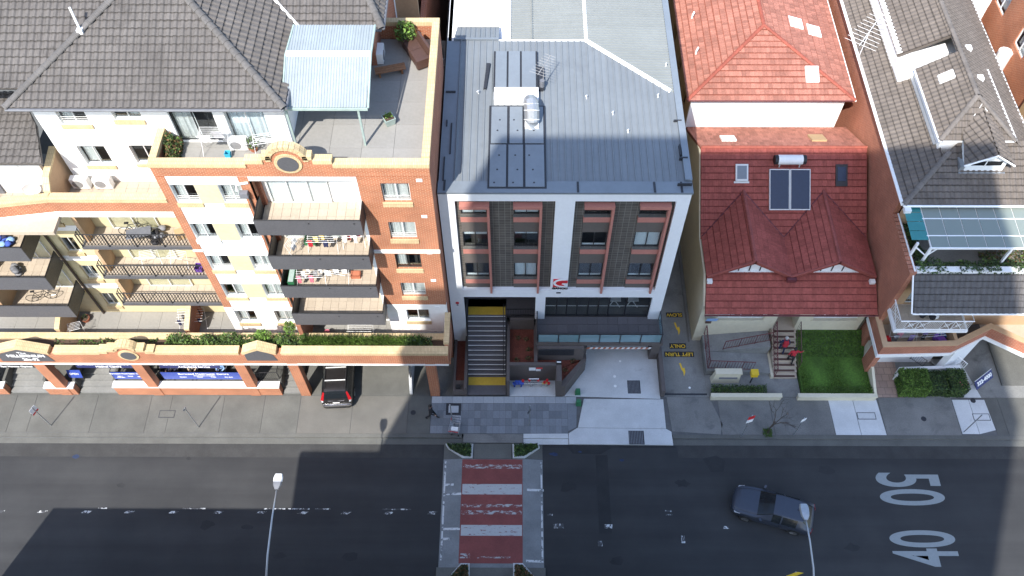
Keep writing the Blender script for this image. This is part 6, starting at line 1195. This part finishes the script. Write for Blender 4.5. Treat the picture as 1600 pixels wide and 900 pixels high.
# ------------------------------------------------------------------ vehicles
def car(name, label, loc, rz, st, paint, zb=.2, wheel_x=(1.35, -1.3), wr=.32, roof_bars=False, ws=(4, 5), rw=(8, 9), side=((5, 6), (7, 8)), track=.78):
    t = thing(name, label, 'car', loc, rz)
    def ringp(x, w, belt, top, wt):
        h = [(0, zb), (w*.82, zb), (w*.97, zb+.14), (w, zb+(belt-zb)*.55), (w*.965, belt), (wt, top-.05), (wt*.86, top), (0, top+.025)]
        return [(x, y, z) for y, z in h]+[(x, -y, z) for y, z in h[-2:0:-1]]
    rings = [ringp(*s) for s in st]; n = len(rings[0]); body, gl = MB(), {}
    cr = lambda p, t: Vector(p[1])*1.0 + (Vector(p[2])-Vector(p[0]))*(.5*t) + (2*Vector(p[0])-5*Vector(p[1])+4*Vector(p[2])-Vector(p[3]))*(.5*t*t) + (3*Vector(p[1])-Vector(p[0])-3*Vector(p[2])+Vector(p[3]))*(.5*t*t*t)
    FS = 3; rr = [[cr([q[(j-1) % n], q[j], q[(j+1) % n], q[(j+2) % n]], k/FS).lerp(Vector(q[j]).lerp(Vector(q[(j+1) % n]), k/FS), .35) for j in range(n) for k in range(FS)] for q in rings]
    N0, ns = n, len(rings); fine = []
    for i in range(ns-1):
        for k in range(FS): fine.append([cr([rr[max(i-1, 0)][j], rr[i][j], rr[i+1][j], rr[min(i+2, ns-1)][j]], k/FS).lerp(rr[i][j].lerp(rr[i+1][j], k/FS), .45) for j in range(n*FS)])
    fine.append(rr[-1]); rings = fine; n = n*FS
    for i in range(len(rings)-1):
        for j in range(n):
            k = (j+1) % n; q = [rings[i][j], rings[i][k], rings[i+1][k], rings[i+1][j]]; j0 = j//FS; jj = min(j0, N0-1-j0); I = (i//FS, i//FS+1)
            if jj in (5, 6) and I == ws: gl.setdefault('windscreen', []).append(q)
            elif jj in (5, 6) and I == rw: gl.setdefault('rear_window', []).append(q)
            elif jj == 4 and I in side: gl.setdefault('side_window%d%d' % (I[0], j0), []).append(q)
            else: body.poly(q)
    body.poly(rings[0][::-1]); body.poly(rings[-1]); bo = body.build('body', paint, t, fix=True)
    me = bo.data; bm = bmesh.new(); bm.from_mesh(me); bmesh.ops.remove_doubles(bm, verts=bm.verts[:], dist=.0005); bmesh.ops.recalc_face_normals(bm, faces=bm.faces[:]); bm.to_mesh(me); bm.free()
    me.polygons.foreach_set('use_smooth', [True]*len(me.polygons)); pass
    for k, qs in gl.items():
        g_ = MB(); [g_.poly(q) for q in qs]; g_.build(''.join(c for c in k if not c.isdigit()), 'car_glass', t, smooth=True)
    for wx in wheel_x:
        for s in (1, -1):
            MB().tube([(wx, s*(track+.105), wr+.03), (wx, s*(track+.125), wr+.03)], wr*1.14, 20).build('wheel_arch', 'sign_black', t); w = MB().tube([(wx, s*(track-.05), wr), (wx, s*(track+.14), wr)], wr, 20).build('tyre', 'tyre', t); MB().tube([(wx, s*(track+.10), wr), (wx, s*(track+.15), wr)], wr*.66, 14).build('rim', 'rim', w)
            for a in range(5): MB().tube([(wx, s*(track+.153), wr), (wx+math.cos(a*1.257)*wr*.6, s*(track+.153), wr+math.sin(a*1.257)*wr*.6)], .022, 4).build('spoke', 'rim', w)
    return t
HX = [(2.22, .42, .50, .56, .32), (2.13, .66, .64, .70, .50), (1.85, .83, .75, .82, .66), (1.3, .89, .86, .93, .72), (.86, .90, .91, .98, .73), (.08, .905, .93, 1.40, .60), (-.38, .905, .94, 1.45, .61), (-.46, .905, .945, 1.45, .61), (-1.42, .90, .96, 1.41, .59), (-1.98, .86, .95, 1.03, .64), (-2.13, .82, .86, .90, .6), (-2.18, .74, .6, .66, .55)]
HX = [tuple(a) for a in HX]; st2 = HX[:8]+[(-1.25, .90, .955, 1.43, .6), (-1.52, .89, .96, 1.39, .58)]+HX[9:]
cg = car('grey_car', 'dark grey hatchback driving left along the road', (14.22, 16.12, RZ), math.atan2(.29, -.957), st2, 'car_grey', ws=(4, 5), rw=(9, 10), side=((5, 6), (7, 8)))
for s in (1, -1):
    MB().prism([(1.95, s*.52, .66), (2.13, s*.5, .6), (2.02, s*.80, .62), (1.72, s*.845, .74)], (0, 0, .045)).build('headlight', 'lamp_clear', cg, fix=True); MB().prism([(-2.1, s*.84, .72), (-2.17, s*.55, .72), (-2.17, s*.55, .86), (-2.08, s*.83, .9)], (-.02, s*.01, 0)).build('tail_light', 'lamp_red', cg, fix=True)
    MB().loft([[(.62, s*.9, .95), (.74, s*.9, .95), (.74, s*.9, 1.06), (.62, s*.9, 1.06)], [(.58, s*1.06, .97), (.7, s*1.06, .97), (.7, s*1.06, 1.1), (.58, s*1.06, 1.1)]]).build('mirror', 'car_grey', cg, fix=True); MB().tube([(-.42, s*.88, 1.0), (-.42, s*.875, 1.0)], .02, 6).build('door_handle', 'chrome', cg)
    MB().tube([(-.42, s*.915, .35), (-.42, s*.925, .6), (-.42, s*.90, .93)], .008, 4).build('door_gap', 'sign_black', cg)
MB().box(2.16, 2.21, -.42, .42, .38, .55).build('grille', 'sign_black', cg); MB().box(2.205, 2.215, -.24, .24, .3, .4).build('number_plate', 'sign_white', cg); MB().prism([(-1.3, -.02, 1.45), (-1.1, -.02, 1.45), (-1.28, -.02, 1.54)], (0, .04, 0)).build('antenna_fin', 'sign_black', cg, fix=True); MB().prism([(-1.5, -.5, 1.41), (-1.5, .5, 1.41), (-1.68, .46, 1.38), (-1.68, -.46, 1.38)], (0, 0, .03)).build('spoiler', 'car_grey', cg, fix=True)
SV = [(2.28, .6, .62, .68, .45), (2.2, .78, .8, .86, .6), (1.95, .88, .92, .98, .72), (1.4, .91, 1.0, 1.06, .76), (1.0, .915, 1.03, 1.1, .77), (.35, .92, 1.06, 1.58, .66), (-.2, .92, 1.07, 1.66, .67), (-.28, .92, 1.07, 1.66, .67), (-1.35, .92, 1.09, 1.65, .67), (-1.85, .91, 1.1, 1.60, .66), (-2.12, .88, 1.08, 1.14, .74), (-2.24, .86, .85, .9, .72), (-2.3, .82, .5, .56, .68)]
sv = car('parked_suv', 'dark brown four wheel drive with roof bars half under the brick beam', (-10.72, 24.55, 0), R(93), SV, 'car_black', .26, (1.4, -1.35), .36, True, (4, 5), (9, 10), ((5, 6), (7, 8), (8, 9)), .80)
for s in (1, -1):
    MB().prism([(-1.84, s*.70, 1.56), (-1.9, s*.62, 1.52), (-2.15, s*.72, 1.05), (-2.1, s*.90, 1.05)], (-.03, s*.02, .01)).build('tail_light', 'lamp_red', sv, fix=True); MB().prism([(-2.14, s*.76, 1.04), (-2.1, s*.88, 1.04), (-2.18, s*.86, .94), (-2.2, s*.76, .94)], (-.03, 0, 0)).build('reversing_light', 'lamp_clear', sv, fix=True)
    MB().tube([(.3, s*.6, 1.66), (-.4, s*.62, 1.74), (-1.7, s*.61, 1.67)], .025, 6).build('roof_rail', 'sign_black', sv); MB().loft([[(.8, s*.92, 1.05), (.95, s*.92, 1.05), (.95, s*.92, 1.2), (.8, s*.92, 1.2)], [(.76, s*1.1, 1.07), (.9, s*1.1, 1.07), (.9, s*1.1, 1.24), (.76, s*1.1, 1.24)]]).build('mirror', 'car_black', sv, fix=True)
for x in (-.35, -1.2): MB().box(x-.03, x+.03, -.6, .6, 1.74, 1.77).build('roof_bar', 'frame_alu', sv)
MB().loft([[(-2.29, -.84, .62), (-2.36, -.7, .62), (-2.36, .7, .62), (-2.29, .84, .62)], [(-2.27, -.86, .74), (-2.34, -.72, .74), (-2.34, .72, .74), (-2.27, .86, .74)]]).build('bumper', 'chrome', sv, fix=True); MB().box(-2.285, -2.265, -.2, .2, .89, .99).build('number_plate', 'frame_alu', sv); MB().box(-2.2, -2.16, -.5, .5, 1.03, 1.07).build('garnish', 'chrome', sv); MB().box(-2.37, -2.33, -.5, .5, .42, .55).build('bumper_trim', 'sign_black', sv)
# second vehicle deeper in the car park, only its edge shows
# ------------------------------------------------------------------ people
def person(label, loc, rz, J, cols, hair='hair', scale=1.0, bag=None, group=None):
    """one continuous skinned body; J gives joints (own frame, facing -y)"""
    t = thing('person', label, 'person', loc, rz, group); vs, es, rs, idx = [], [], [], {}
    def add(k, p, r, parent=None):
        idx[k] = len(vs); vs.append(tuple(Vector(p)*scale)); rs.append(r*scale)
        if parent is not None: es.append((idx[parent], idx[k]))
    D_ = dict(pelvis=(0, 0, .95), chest=(0, 0, 1.38), head=(0, -.02, 1.62)); D_.update(J)
    pe, ch, hd = Vector(D_['pelvis']), Vector(D_['chest']), Vector(D_['head']); sd = Vector(D_.get('side', (1, 0, 0)))
    add('pelvis', pe, .145); add('waist', pe.lerp(ch, .45), .125, 'pelvis'); add('chest', ch, .145, 'waist'); nk_ = ch.lerp(hd, .5)+Vector((0, 0, .02)); add('neck', nk_, .055, 'chest'); add('jaw', hd+Vector((0, -.015, -.06)), .078, 'neck'); add('head', hd+Vector((0, 0, .03)), .10, 'jaw'); add('crown', hd+Vector((0, .01, .10)), .075, 'head'); add('nose', hd+Vector((0, -.115, 0)), .016, 'head')
    for s, k in ((1, 'r'), (-1, 'l')):
        sh_ = ch+sd*s*.18+Vector((0, 0, .05)); add('sh'+k, sh_, .068, 'chest'); add('el'+k, D_['el'+k], .048, 'sh'+k); add('wr'+k, D_['wr'+k], .033, 'el'+k); e1_, w1_ = Vector(D_['el'+k]), Vector(D_['wr'+k]); d = (w1_-e1_).normalized(); p = w1_+d*.07; add('palm'+k, p, .034, 'wr'+k); c_ = d.cross(Vector((0, 1, .2))).normalized()
        for f in range(4): add('f%d%s' % (f, k), p+d*(.085-.008*abs(f-1.4))+c_*(f-1.5)*.021+Vector((0, -.012, 0)), .0085, 'palm'+k)
        add('th'+k, w1_+d*.05+c_*.055, .0095, 'wr'+k)
        hp = pe+sd*s*.09+Vector((0, 0, -.04)); add('hp'+k, hp, .105, 'pelvis'); add('kn'+k, D_['kn'+k], .066, 'hp'+k); add('an'+k, D_['an'+k], .043, 'kn'+k); add('to'+k, Vector(D_['an'+k])+Vector(D_.get('toe'+k, (0, -.17, -.05))), .036, 'an'+k)
    me = bpy.data.meshes.new('body'); me.from_pydata(vs, es, []); o = bpy.data.objects.new('tmp', me); COL.objects.link(o); md = o.modifiers.new('s', 'SKIN'); md.use_smooth_shade = True
    for i, r in enumerate(rs): me.skin_vertices[0].data[i].radius = (r, r)
    me.skin_vertices[0].data[0].use_root = True; sb = o.modifiers.new('ss', 'SUBSURF'); sb.levels = 1; sb.render_levels = 1
    dg = bpy.context.evaluated_depsgraph_get(); dg.update(); bm_ = bpy.data.meshes.new_from_object(o.evaluated_get(dg)); bpy.data.objects.remove(o); bm_.name = 'body'; bm_.materials.clear()
    for c in cols: bm_.materials.append(MATS[c])          # skin, shirt, trousers, shoes
    keys = list(idx); pv = [Vector(v) for v in vs]; cls = {}
    for k in keys: cls[k] = 0 if k in ('neck', 'jaw', 'head', 'crown', 'nose') or k[:4] == 'palm' or k[0] == 'f' or k[:2] == 'th' else 3 if k[:2] == 'to' else 2 if k[:2] in ('kn', 'hp', 'an') or k == 'pelvis' else 1
    for p in bm_.polygons:
        c = p.center; k = min(keys, key=lambda q: (pv[idx[q]]-c).length-rs[idx[q]]); p.material_index = cls[k]; p.use_smooth = True
    link('body', bm_, t); h = hd*scale; m = MB(); rg = []
    for i in range(5):
        a = math.pi/2*i/4; rr = .115*scale*math.cos(a)+.002; rg.append([(h.x+math.cos(q)*rr*.92, h.y+.02*scale+math.sin(q)*rr, h.z+.035*scale+math.sin(a)*.125*scale-(.07*scale*max(0, math.sin(q)) if i == 0 else 0)) for q in [2*math.pi*j/12 for j in range(12)]])
    m.loft(rg); m.build('hair', hair, t, smooth=True, fix=True)
    if bag:
        b0 = ch*scale; MB().loft([[(b0.x+a*.15*k, b0.y+y, b0.z+z) for a, z in ((-1, -.33), (1, -.33), (1, .08), (.7, .14), (-.7, .14), (-1, .08))] for y, k in ((.1, 1), (.22, 1), (.27, .8))]).build('backpack', bag, t, fix=True)
        for s in (-1, 1): MB().tube([(b0.x+s*.1, b0.y+.1, b0.z+.12), (b0.x+s*.11, b0.y-.05, b0.z+.17), (b0.x+s*.11, b0.y-.15, b0.z)], .018, 5).build('strap', bag, t)
    return t
walk = dict(elr=(.25, .12, 1.15), wrr=(.24, .05, .92), ell=(-.25, -.08, 1.15), wrl=(-.22, -.25, 1.0), knr=(.1, -.18, .52), anr=(.1, -.28, .09), knl=(-.1, .1, .5), anl=(-.1, .36, .14), toel=(0, -.12, -.1))
person('person in black clothes walking on the footpath by the bluestone paving', (-5.0, 21.75, 0), R(80), walk, ['skin', 'cloth_black', 'cloth_black', 'shoe'])
climb = dict(pelvis=(0, -.02, .93), chest=(0, -.10, 1.35), head=(0, -.16, 1.58), elr=(.27, -.08, 1.12), wrr=(.24, -.28, 1.05), ell=(-.28, -.02, 1.1), wrl=(-.27, -.1, .86), knr=(.1, -.26, .62), anr=(.1, -.16, .25), knl=(-.1, -.02, .5), anl=(-.1, .1, .08))
person('person in dark clothes with a pink backpack climbing the house steps', (16.1, 25.75, .835), R(180), climb, ['skin', 'cloth_navy', 'cloth_navy', 'shoe'], 'hair_grey', 1, 'cloth_red')
climb2 = dict(climb, elr=(-.0, 0, 0)); climb2.update(elr=(.27, -.05, 1.12), wrr=(.25, -.15, .9), ell=(-.36, -.1, 1.25), wrl=(-.55, -.22, 1.15))
person('person in a red jacket holding the rail on the house steps', (16.62, 25.2, .50), R(180), climb2, ['skin', 'cloth_red', 'cloth_black', 'shoe'])
sit = dict(pelvis=(0, 0, .50), chest=(0, .03, .93), head=(0, -.01, 1.17), elr=(.27, -.03, .68), wrr=(.16, -.25, .62), ell=(-.27, -.03, .68), wrl=(-.16, -.25, .62), knr=(.12, -.42, .50), anr=(.12, -.44, .09), knl=(-.12, -.42, .50), anl=(-.12, -.44, .09))
for i, (x, a, top, lab, hr) in enumerate(((-21.05, .3, 'cloth_black', 'seated person in black at the left end of the long banner', 'hair'), (-20.45, -.2, 'cloth_navy', 'seated person in dark navy second from the left behind the long banner', 'hair'), (-19.3, .1, 'cloth_beige', 'seated person in beige behind the middle of the long banner', 'hair'), (-17.6, -.3, 'cloth_pale_blue', 'seated person in pale blue at the right behind the long banner', 'hair'), (-22.35, .2, 'cloth_white', 'seated person in white behind the short banner', 'hair'))):
    person(lab, (x, 24.28, .95), a, sit, ['skin', top, 'cloth_black', 'shoe'], hr, group='people seated in the arcade')
    bn = thing('bench', 'dark backless seat under the %s' % ['leftmost person behind the long banner', 'second person behind the long banner', 'person in beige', 'person in pale blue', 'person in white'][i], 'seat', (x, 24.3, .95), 0.0, 'seats in the arcade'); MB().box(-.26, .26, -.2, .22, .36, .41).build('seat', 'plastic_grey', bn)
    for lx in (-.2, .2):
        for ly in (-.15, .17): MB().box(lx-.02, lx+.02, ly-.02, ly+.02, 0, .36).build('leg', 'dark_metal', bn)
# ------------------------------------------------------------------ things on balconies and terraces
def airer(label, loc, rz, cl=(), L=1.1, W=.55, h=.95, group='clothes airers'):
    t = thing('clothes_airer', label, 'clothes airer', loc, rz, group); m = MB()
    for y in (-W/2, W/2): m.tube([(-L/2, -y, 0), (-L/2+.05, y, h), (L/2-.05, y, h), (L/2, -y, 0)], .012, 5)
    for i in range(6): y = -W/2+W*i/5; m.tube([(-L/2+.05, y, h), (L/2-.05, y, h)], .008, 4)
    m.build('frame', 'white_paint', t); n = len(cl)
    for i, c in enumerate(cl):
        y = -W/2+W*((i*2+1) % 6)/5*.9; x0 = -L/2+.1+(L-.25)*i/max(1, n); w = (L-.2)/max(1, n)*.92; d = random.uniform(.35, .6); g_ = MB(); k = 5; sgn = -1 if y < 0 else 1
        pt = [[(x0+w*a/k, y+.02*math.sin(a*2.1+i)+dy, z) for a in range(k+1)] for dy, z in ((-.05, h-d), (-.02, h-.05), (0, h+.015), (.02, h-.05), (.05, h-d*.8))]
        g_.loft(pt, closed=False, caps=False); g_.build('garment', c, t, smooth=True)
    return t
W_, K_, R_, N_b, P_, Y_, Gy = 'cloth_white', 'cloth_black', 'cloth_red', 'cloth_navy', 'cloth_pink', 'cloth_yellow', 'cloth_grey'
airer('white clothes airer hung with dark clothes on the podium deck', (-18.9, 26.1, 3.6), .08, [N_b, K_, R_, K_, W_, K_, N_b], 1.6, .9); airer('white clothes airer with pale clothes on the second highest balcony', (-8.2, 25.9, 11.94), .1, [W_, R_, W_, W_, R_], 1.1, .6); airer('clothes airer with yellow and navy towels on the second highest balcony', (-9.7, 25.6, 11.94), 0, [R_, Y_, Y_, N_b, K_], 1.5, .6); airer('folded white airer at the left of the second highest balcony', (-11.1, 25.4, 11.94), 1.2, [W_, W_], .9, .4)
airer('clothes airer with pink and white clothes on the third highest balcony', (-10.75, 25.3, 9.29), .05, [P_, W_, W_, P_, Gy, W_], 1.5, .7); airer('clothes airer with white clothes beside the pink laundry', (-9.4, 25.5, 9.29), -.2, [W_, W_, W_], 1.3, .6); airer('empty white airer on the podium deck under the balconies', (-9.0, 25.4, 3.6), 0, [], 1.5, .7); airer('empty white folding rack against the tan divider on the podium', (-25.4, 25.3, 3.6), .3, [], .8, .5, 1.0)
airer('white clothes airer outside the penthouse glass door', (-13.7, 27.1, 17.5), 0, [W_, Gy], 1.3, .6, 1.3); airer('wire airer beside the awning post on the roof terrace', (-11.4, 27.0, 17.5), .2, [], 1.1, .6, 1.0); airer('airer with mixed clothes on the right-hand brick terrace', (22.5, 25.5, 2.88), 0, [Gy, P_, K_, 'cloth_lilac'], 1.5, .6); airer('airer with purple clothes on the right-hand brick terrace', (24.1, 25.6, 2.88), .1, [K_, 'cloth_lilac', 'purple', 'purple', W_], 1.5, .7); airer('small airer on the middle railed balcony', (-19.4, 26.4, 9.31), .2, [], 1.0, .5); airer('second small airer on the middle railed balcony', (-17.9, 26.4, 9.31), -.2, [], 1.0, .5)
def air_con(label, loc, rz=0.0):
    t = thing('air_conditioner', label, 'air conditioner', loc, rz, 'outdoor air conditioner units'); MB().box(-.42, .42, -.16, .16, .05, .68).build('casing', 'plastic_white', t); MB().tube([(-.1, -.175, .36), (-.1, -.161, .36)], .25, 18).build('fan_grille', 'ac_grille', t)
    for x in (-.3, .3): MB().box(x-.04, x+.04, -.17, .17, 0, .05).build('foot', 'plastic_grey', t)
    MB().box(.25, .40, -.172, -.161, .1, .6).build('service_panel', 'frame_alu', t)
air_con('left white air conditioner on the lower left terrace', (-21.2, 27.35, 14.65)); air_con('right white air conditioner on the lower left terrace', (-20.1, 27.35, 14.65)); air_con('white air conditioner beside the awning on the roof terrace', (-6.75, 33.2, 17.5), R(90)); air_con('white cabinet unit outside the penthouse door', (-12.75, 27.3, 17.5))
def pot(label, loc, r, h, mats, n, pm='terracotta', ls=.07):
    t = thing('potted_plant', label, 'potted plant', loc, 0.0, 'potted plants'); MB().cyl(0, 0, 0, r*1.1, r*.7, 14, r).build('pot', pm, t); MB().cyl(0, 0, r*1.1-.02, r*1.1+.01, r*.9, 12).build('soil', 'soil', t); leaves('foliage', mats, blob(0, 0, r*1.1+h*.5, h*.55, h*.55, h*.55), n, ls, t)
    for k in range(4): a = k*1.6; MB().tube([(0, 0, r), (math.cos(a)*h*.2, math.sin(a)*h*.2, r+h*.7)], .012, 4).build('stem', 'bark', t)
pot('leafy green pot plant behind the brown sofa', (-5.55, 34.3, 17.5), .28, 1.0, ['leaf_bright', 'leaf'], 420, ls=.1); pot('spiky pale plant in a pink pot outside the penthouse', (-12.1, 27.2, 17.5), .22, .6, ['leaf', 'concrete_pale'], 160); pot('terracotta pot by the far left divider on the podium', (-25.3, 26.3, 3.6), .25, .3, ['leaf_dark'], 30)
bx_ = thing('planter_box', 'small square green planter box on the roof terrace', 'planter', (-6.0, 28.9, 17.5), .5); MB().loft([[(-.2, -.2, 0), (.2, -.2, 0), (.2, .2, 0), (-.2, .2, 0)], [(-.26, -.26, .4), (.26, -.26, .4), (.26, .26, .4), (-.26, .26, .4)]]).build('box', 'post_green', bx_); MB().box(-.22, .22, -.22, .22, .39, .41).build('soil', 'soil', bx_); leaves('foliage', ['leaf', 'leaf_bright'], blob(0, 0, .5, .2, .2, .12), 80, .06, bx_)
sh2 = thing('terrace_shrub', 'green and brown shrubs in the corner planter of the roof terrace', 'shrub', (-15.9, 26.6, 17.5)); leaves('foliage', ['leaf', 'leaf_dark', 'leaf_brown'], inbox(-16.0, -15.35, 26.0, 27.6, 17.5, 18.5, True), 1500, .08, sh2, 'stuff'); MB().tube([(-15.7, 26.6, 17.45), (-15.7, 26.6, 18.1)], .03, 6).build('stem', 'bark', sh2); leaves('foliage', ['leaf'], inbox(-14.6, -12.6, 25.9, 26.15, 17.5, 17.75), 120, .06, sh2, 'stuff')
sf_ = thing('sofa', 'brown sofa standing at an angle on the roof terrace', 'sofa', (-4.95, 33.35, 17.5), R(-62)); MB().box(-.75, .75, -.4, .4, .1, .42).build('seat', 'brown_vinyl', sf_); MB().prism([(-.75, .28, .42), (-.75, .42, .42), (-.75, .5, .9), (-.75, .38, .9)], (1.5, 0, 0)).build('backrest', 'brown_vinyl', sf_, fix=True)
for s in (-1, 1): MB().box(s*.85-.1, s*.85+.1, -.42, .42, .1, .62).build('armrest', 'brown_vinyl', sf_); MB().box(s*.37-.36, s*.37+.36, -.38, .28, .42, .52).build('cushion', 'brown_vinyl', sf_)
for x in (-.7, .7):
    for y in (-.32, .32): MB().box(x-.03, x+.03, y-.03, y+.03, 0, .1).build('foot', 'sign_black', sf_)
pk = thing('timber_bench', 'low brown timber bench beside the awning', 'bench', (-6.2, 32.2, 17.5), R(15))
for y in (-.16, 0, .16): MB().box(-.75, .75, y-.07, y+.07, .3, .34).build('slat', 'wood', pk)
for x in (-.55, .55): MB().box(x-.04, x+.04, -.2, .2, 0, .3).build('leg', 'wood', pk)
st = thing('stool', 'round red plastic stool on the podium deck', 'stool', (-10.95, 25.3, 3.6), 0.0); MB().cyl(0, 0, .4, .45, .18, 16).build('seat', 'cloth_pink', st)
for a in range(4): MB().tube([(math.cos(a*1.57)*.13, math.sin(a*1.57)*.13, .4), (math.cos(a*1.57)*.2, math.sin(a*1.57)*.2, 0)], .02, 5).build('leg', 'plastic_red', st)
def crate(name, label, cat, loc, w, d, h, mat, rz=0.0, lid=None):
    t = thing(name, label, cat, loc, rz); m = MB(); k = .02
    m.box(-w, w, -d, d, 0, k).box(-w, -w+k, -d, d, k, h).box(w-k, w, -d, d, k, h).box(-w+k, w-k, -d, -d+k, k, h).box(-w+k, w-k, d-k, d, k, h); m.build('tub', mat, t); MB().box(-w-.015, w+.015, -d-.015, -d+.02, h-.03, h).build('rim', mat, t)
    if lid: MB().box(-w+.03, w-.03, -d+.03, d-.03, h*.5, h+.03).build('contents', lid, t)
    return t
crate('storage_box', 'green storage box at the left of the third highest balcony', 'box', (-11.75, 25.4, 9.29), .16, .5, .6, 'plastic_green', lid='post_green'); crate('bucket', 'purple tub at the end of the middle railed balcony', 'tub', (-16.85, 26.1, 9.31), .2, .2, .3, 'purple'); crate('basket', 'orange basket on the third highest balcony', 'basket', (-8.5, 25.7, 9.29), .25, .18, .25, 'terracotta', lid='terracotta'); crate('basket', 'green basket on the second highest balcony', 'basket', (-10.4, 26.0, 11.94), .28, .22, .3, 'plastic_green', lid='leaf_dark'); crate('storage_box', 'purple box on the right-hand brick terrace', 'box', (24.75, 25.3, 2.88), .25, .25, .5, 'purple', .4, 'purple'); crate('bucket', 'blue tub at the right of the brick terrace laundry', 'tub', (25.0, 25.75, 2.88), .18, .18, .3, 'plastic_blue'); crate('bucket', 'small cyan tub outside the penthouse door', 'tub', (-13.2, 26.8, 17.5), .12, .12, .3, 'plastic_cyan'); crate('bucket', 'red crate at the left of the brick terrace laundry', 'crate', (21.7, 25.4, 2.88), .15, .2, .4, 'plastic_red', lid='sign_red'); crate('storage_box', 'cardboard box on the top railed balcony', 'box', (-17.0, 26.3, 12.01), .25, .22, .4, 'tan_side', .4, 'tan_side')
def heap(label, loc, r, cols, n=9):
    t = thing('laundry_heap', label, 'laundry', loc, 0.0)
    for i in range(n):
        a, q = random.uniform(0, 6.28), random.uniform(0, r); c = Vector((math.cos(a)*q, math.sin(a)*q, .05+random.random()*.3)); rg = []
        for u in range(1, 5):
            th = math.pi*u/5; rg.append([tuple(c+Vector((math.sin(th)*math.cos(v)*.22*random.uniform(.7, 1.2), math.sin(th)*math.sin(v)*.2*random.uniform(.7, 1.2), math.cos(th)*.13))) for v in [6.283*k/8 for k in range(8)]])
        MB().loft(rg).build('bundle', cols[i % len(cols)], t, smooth=True, fix=True)
heap('blue and dark bags heaped on the far left top balcony', (-25.9, 26.0, 11.95), .5, ['cloth_blue', 'cloth_pale_blue', 'cloth_blue', 'cloth_navy', 'cloth_grey'], 12); heap('white sheets left on the right-hand patterned balcony', (23.4, 25.9, 5.16), .5, [W_, W_, K_], 7); heap('grey bags heaped on the far left middle balcony', (-26.6, 25.9, 9.3), .4, [Gy, 'plastic_grey'], 7); heap('mixed bags on the top railed balcony', (-18.2, 26.3, 12.01), .6, ['plastic_grey', K_, Gy], 9)
def bike(label, loc, rz, c):
    t = thing('bicycle', label, 'bicycle', loc, rz, 'bicycles on balconies')
    for x in (-.5, .5):
        w = MB(); w.tube([(x+math.cos(a)*.31, 0, .33+math.sin(a)*.31) for a in [6.2832*i/18 for i in range(19)]], .02, 5); w = w.build('wheel', 'tyre', t)
        sp_ = MB(); [sp_.tube([(x, 0, .33), (x+math.cos(a)*.3, 0, .33+math.sin(a)*.3)], .004, 3) for a in [6.2832*i/8 for i in range(8)]]; sp_.build('spokes', 'steel', w, kind='stuff')
    MB().tube([(-.5, 0, .33), (-.05, 0, .33), (.35, 0, .8), (-.18, 0, .78), (-.5, 0, .33)], .02, 6).tube([(-.05, 0, .33), (-.22, 0, .92)], .018, 6).tube([(.33, 0, .95), (.5, 0, .33)], .018, 6).build('frame', c, t); MB().box(-.33, -.12, -.05, .05, .92, .97).build('saddle', 'sign_black', t); MB().tube([(.28, -.27, .98), (.34, 0, .98), (.28, .27, .98)], .014, 5).build('handlebar', 'sign_black', t)
bike('dark bicycle leaning on the top railed balcony', (-19.3, 26.45, 12.01), .15, 'dark_metal'); bike('black bicycle on the far left lowest balcony', (-26.4, 25.9, 6.5), .2, 'dark_metal')
bb_ = thing('folding_table', 'grey folding table on the top railed balcony', 'table', (-18.9, 26.0, 12.01), .25); MB().box(-.6, .6, -.3, .3, .68, .71).build('tabletop', 'plastic_grey', bb_)
for x in (-.5, .5):
    for y in (-.25, .25): MB().tube([(x, y, 0), (x*.9, y, .68)], .015, 5).build('leg', 'steel', bb_)
dsh = thing('satellite_dish', 'pale satellite dish on the lower left terrace', 'satellite dish', (-23.3, 26.9, 14.65), R(20)); rg = [[(math.cos(a)*r, -math.cos(.6)*r*r*.4-.3, .75+math.sin(a)*r*.95) for a in [6.2832*i/20 for i in range(20)]] for r in (.02, .15, .3, .42)]; MB().loft(rg, caps=False).build('dish', 'plastic_white', dsh, smooth=True); MB().tube([(0, 0, 0), (0, 0, .6), (0, -.28, .75)], .03, 6).build('mast', 'galv', dsh); MB().tube([(0, -.3, .4), (0, -.75, .65)], .015, 5).build('arm', 'galv', dsh)
# ------------------------------------------------------------------ building the picture is taken from (behind the camera)
T = thing('apartment_tower', 'tall cream apartment tower with a low podium facing the street', 'building', (-4, -8, 0))
box('tower_body', 'cream_pale', T, -15.4, 10.1, -22, -2, 0, 58.1); box('tower_wing', 'cream_pale', T, -17.85, -15.4, -20, -2.0, 0, 45)
box('podium_body', 'cream_pale', T, -29.75, 12, -20, 8.0, 0, 10.85); box('shadow_slab', 'white_paint', T, -18.7, -9, -1.9, 6.0, 17.8, 18.1)  # slab on posts is unseen, added to cast the stepped road shadow
for x in (-15, -10): box('shadow_slab_post', 'white_paint', T, x, x+.3, 4.5, 4.8, 10.85, 17.8)
for k in range(1, 18):
    for x in (-13, -9.2, -5.4, -1.6, 2.2, 6): box('window', 'car_glass', T, x, x+2.4, -1.999, -1.96, 3.1*k+.9, 3.1*k+2.5)
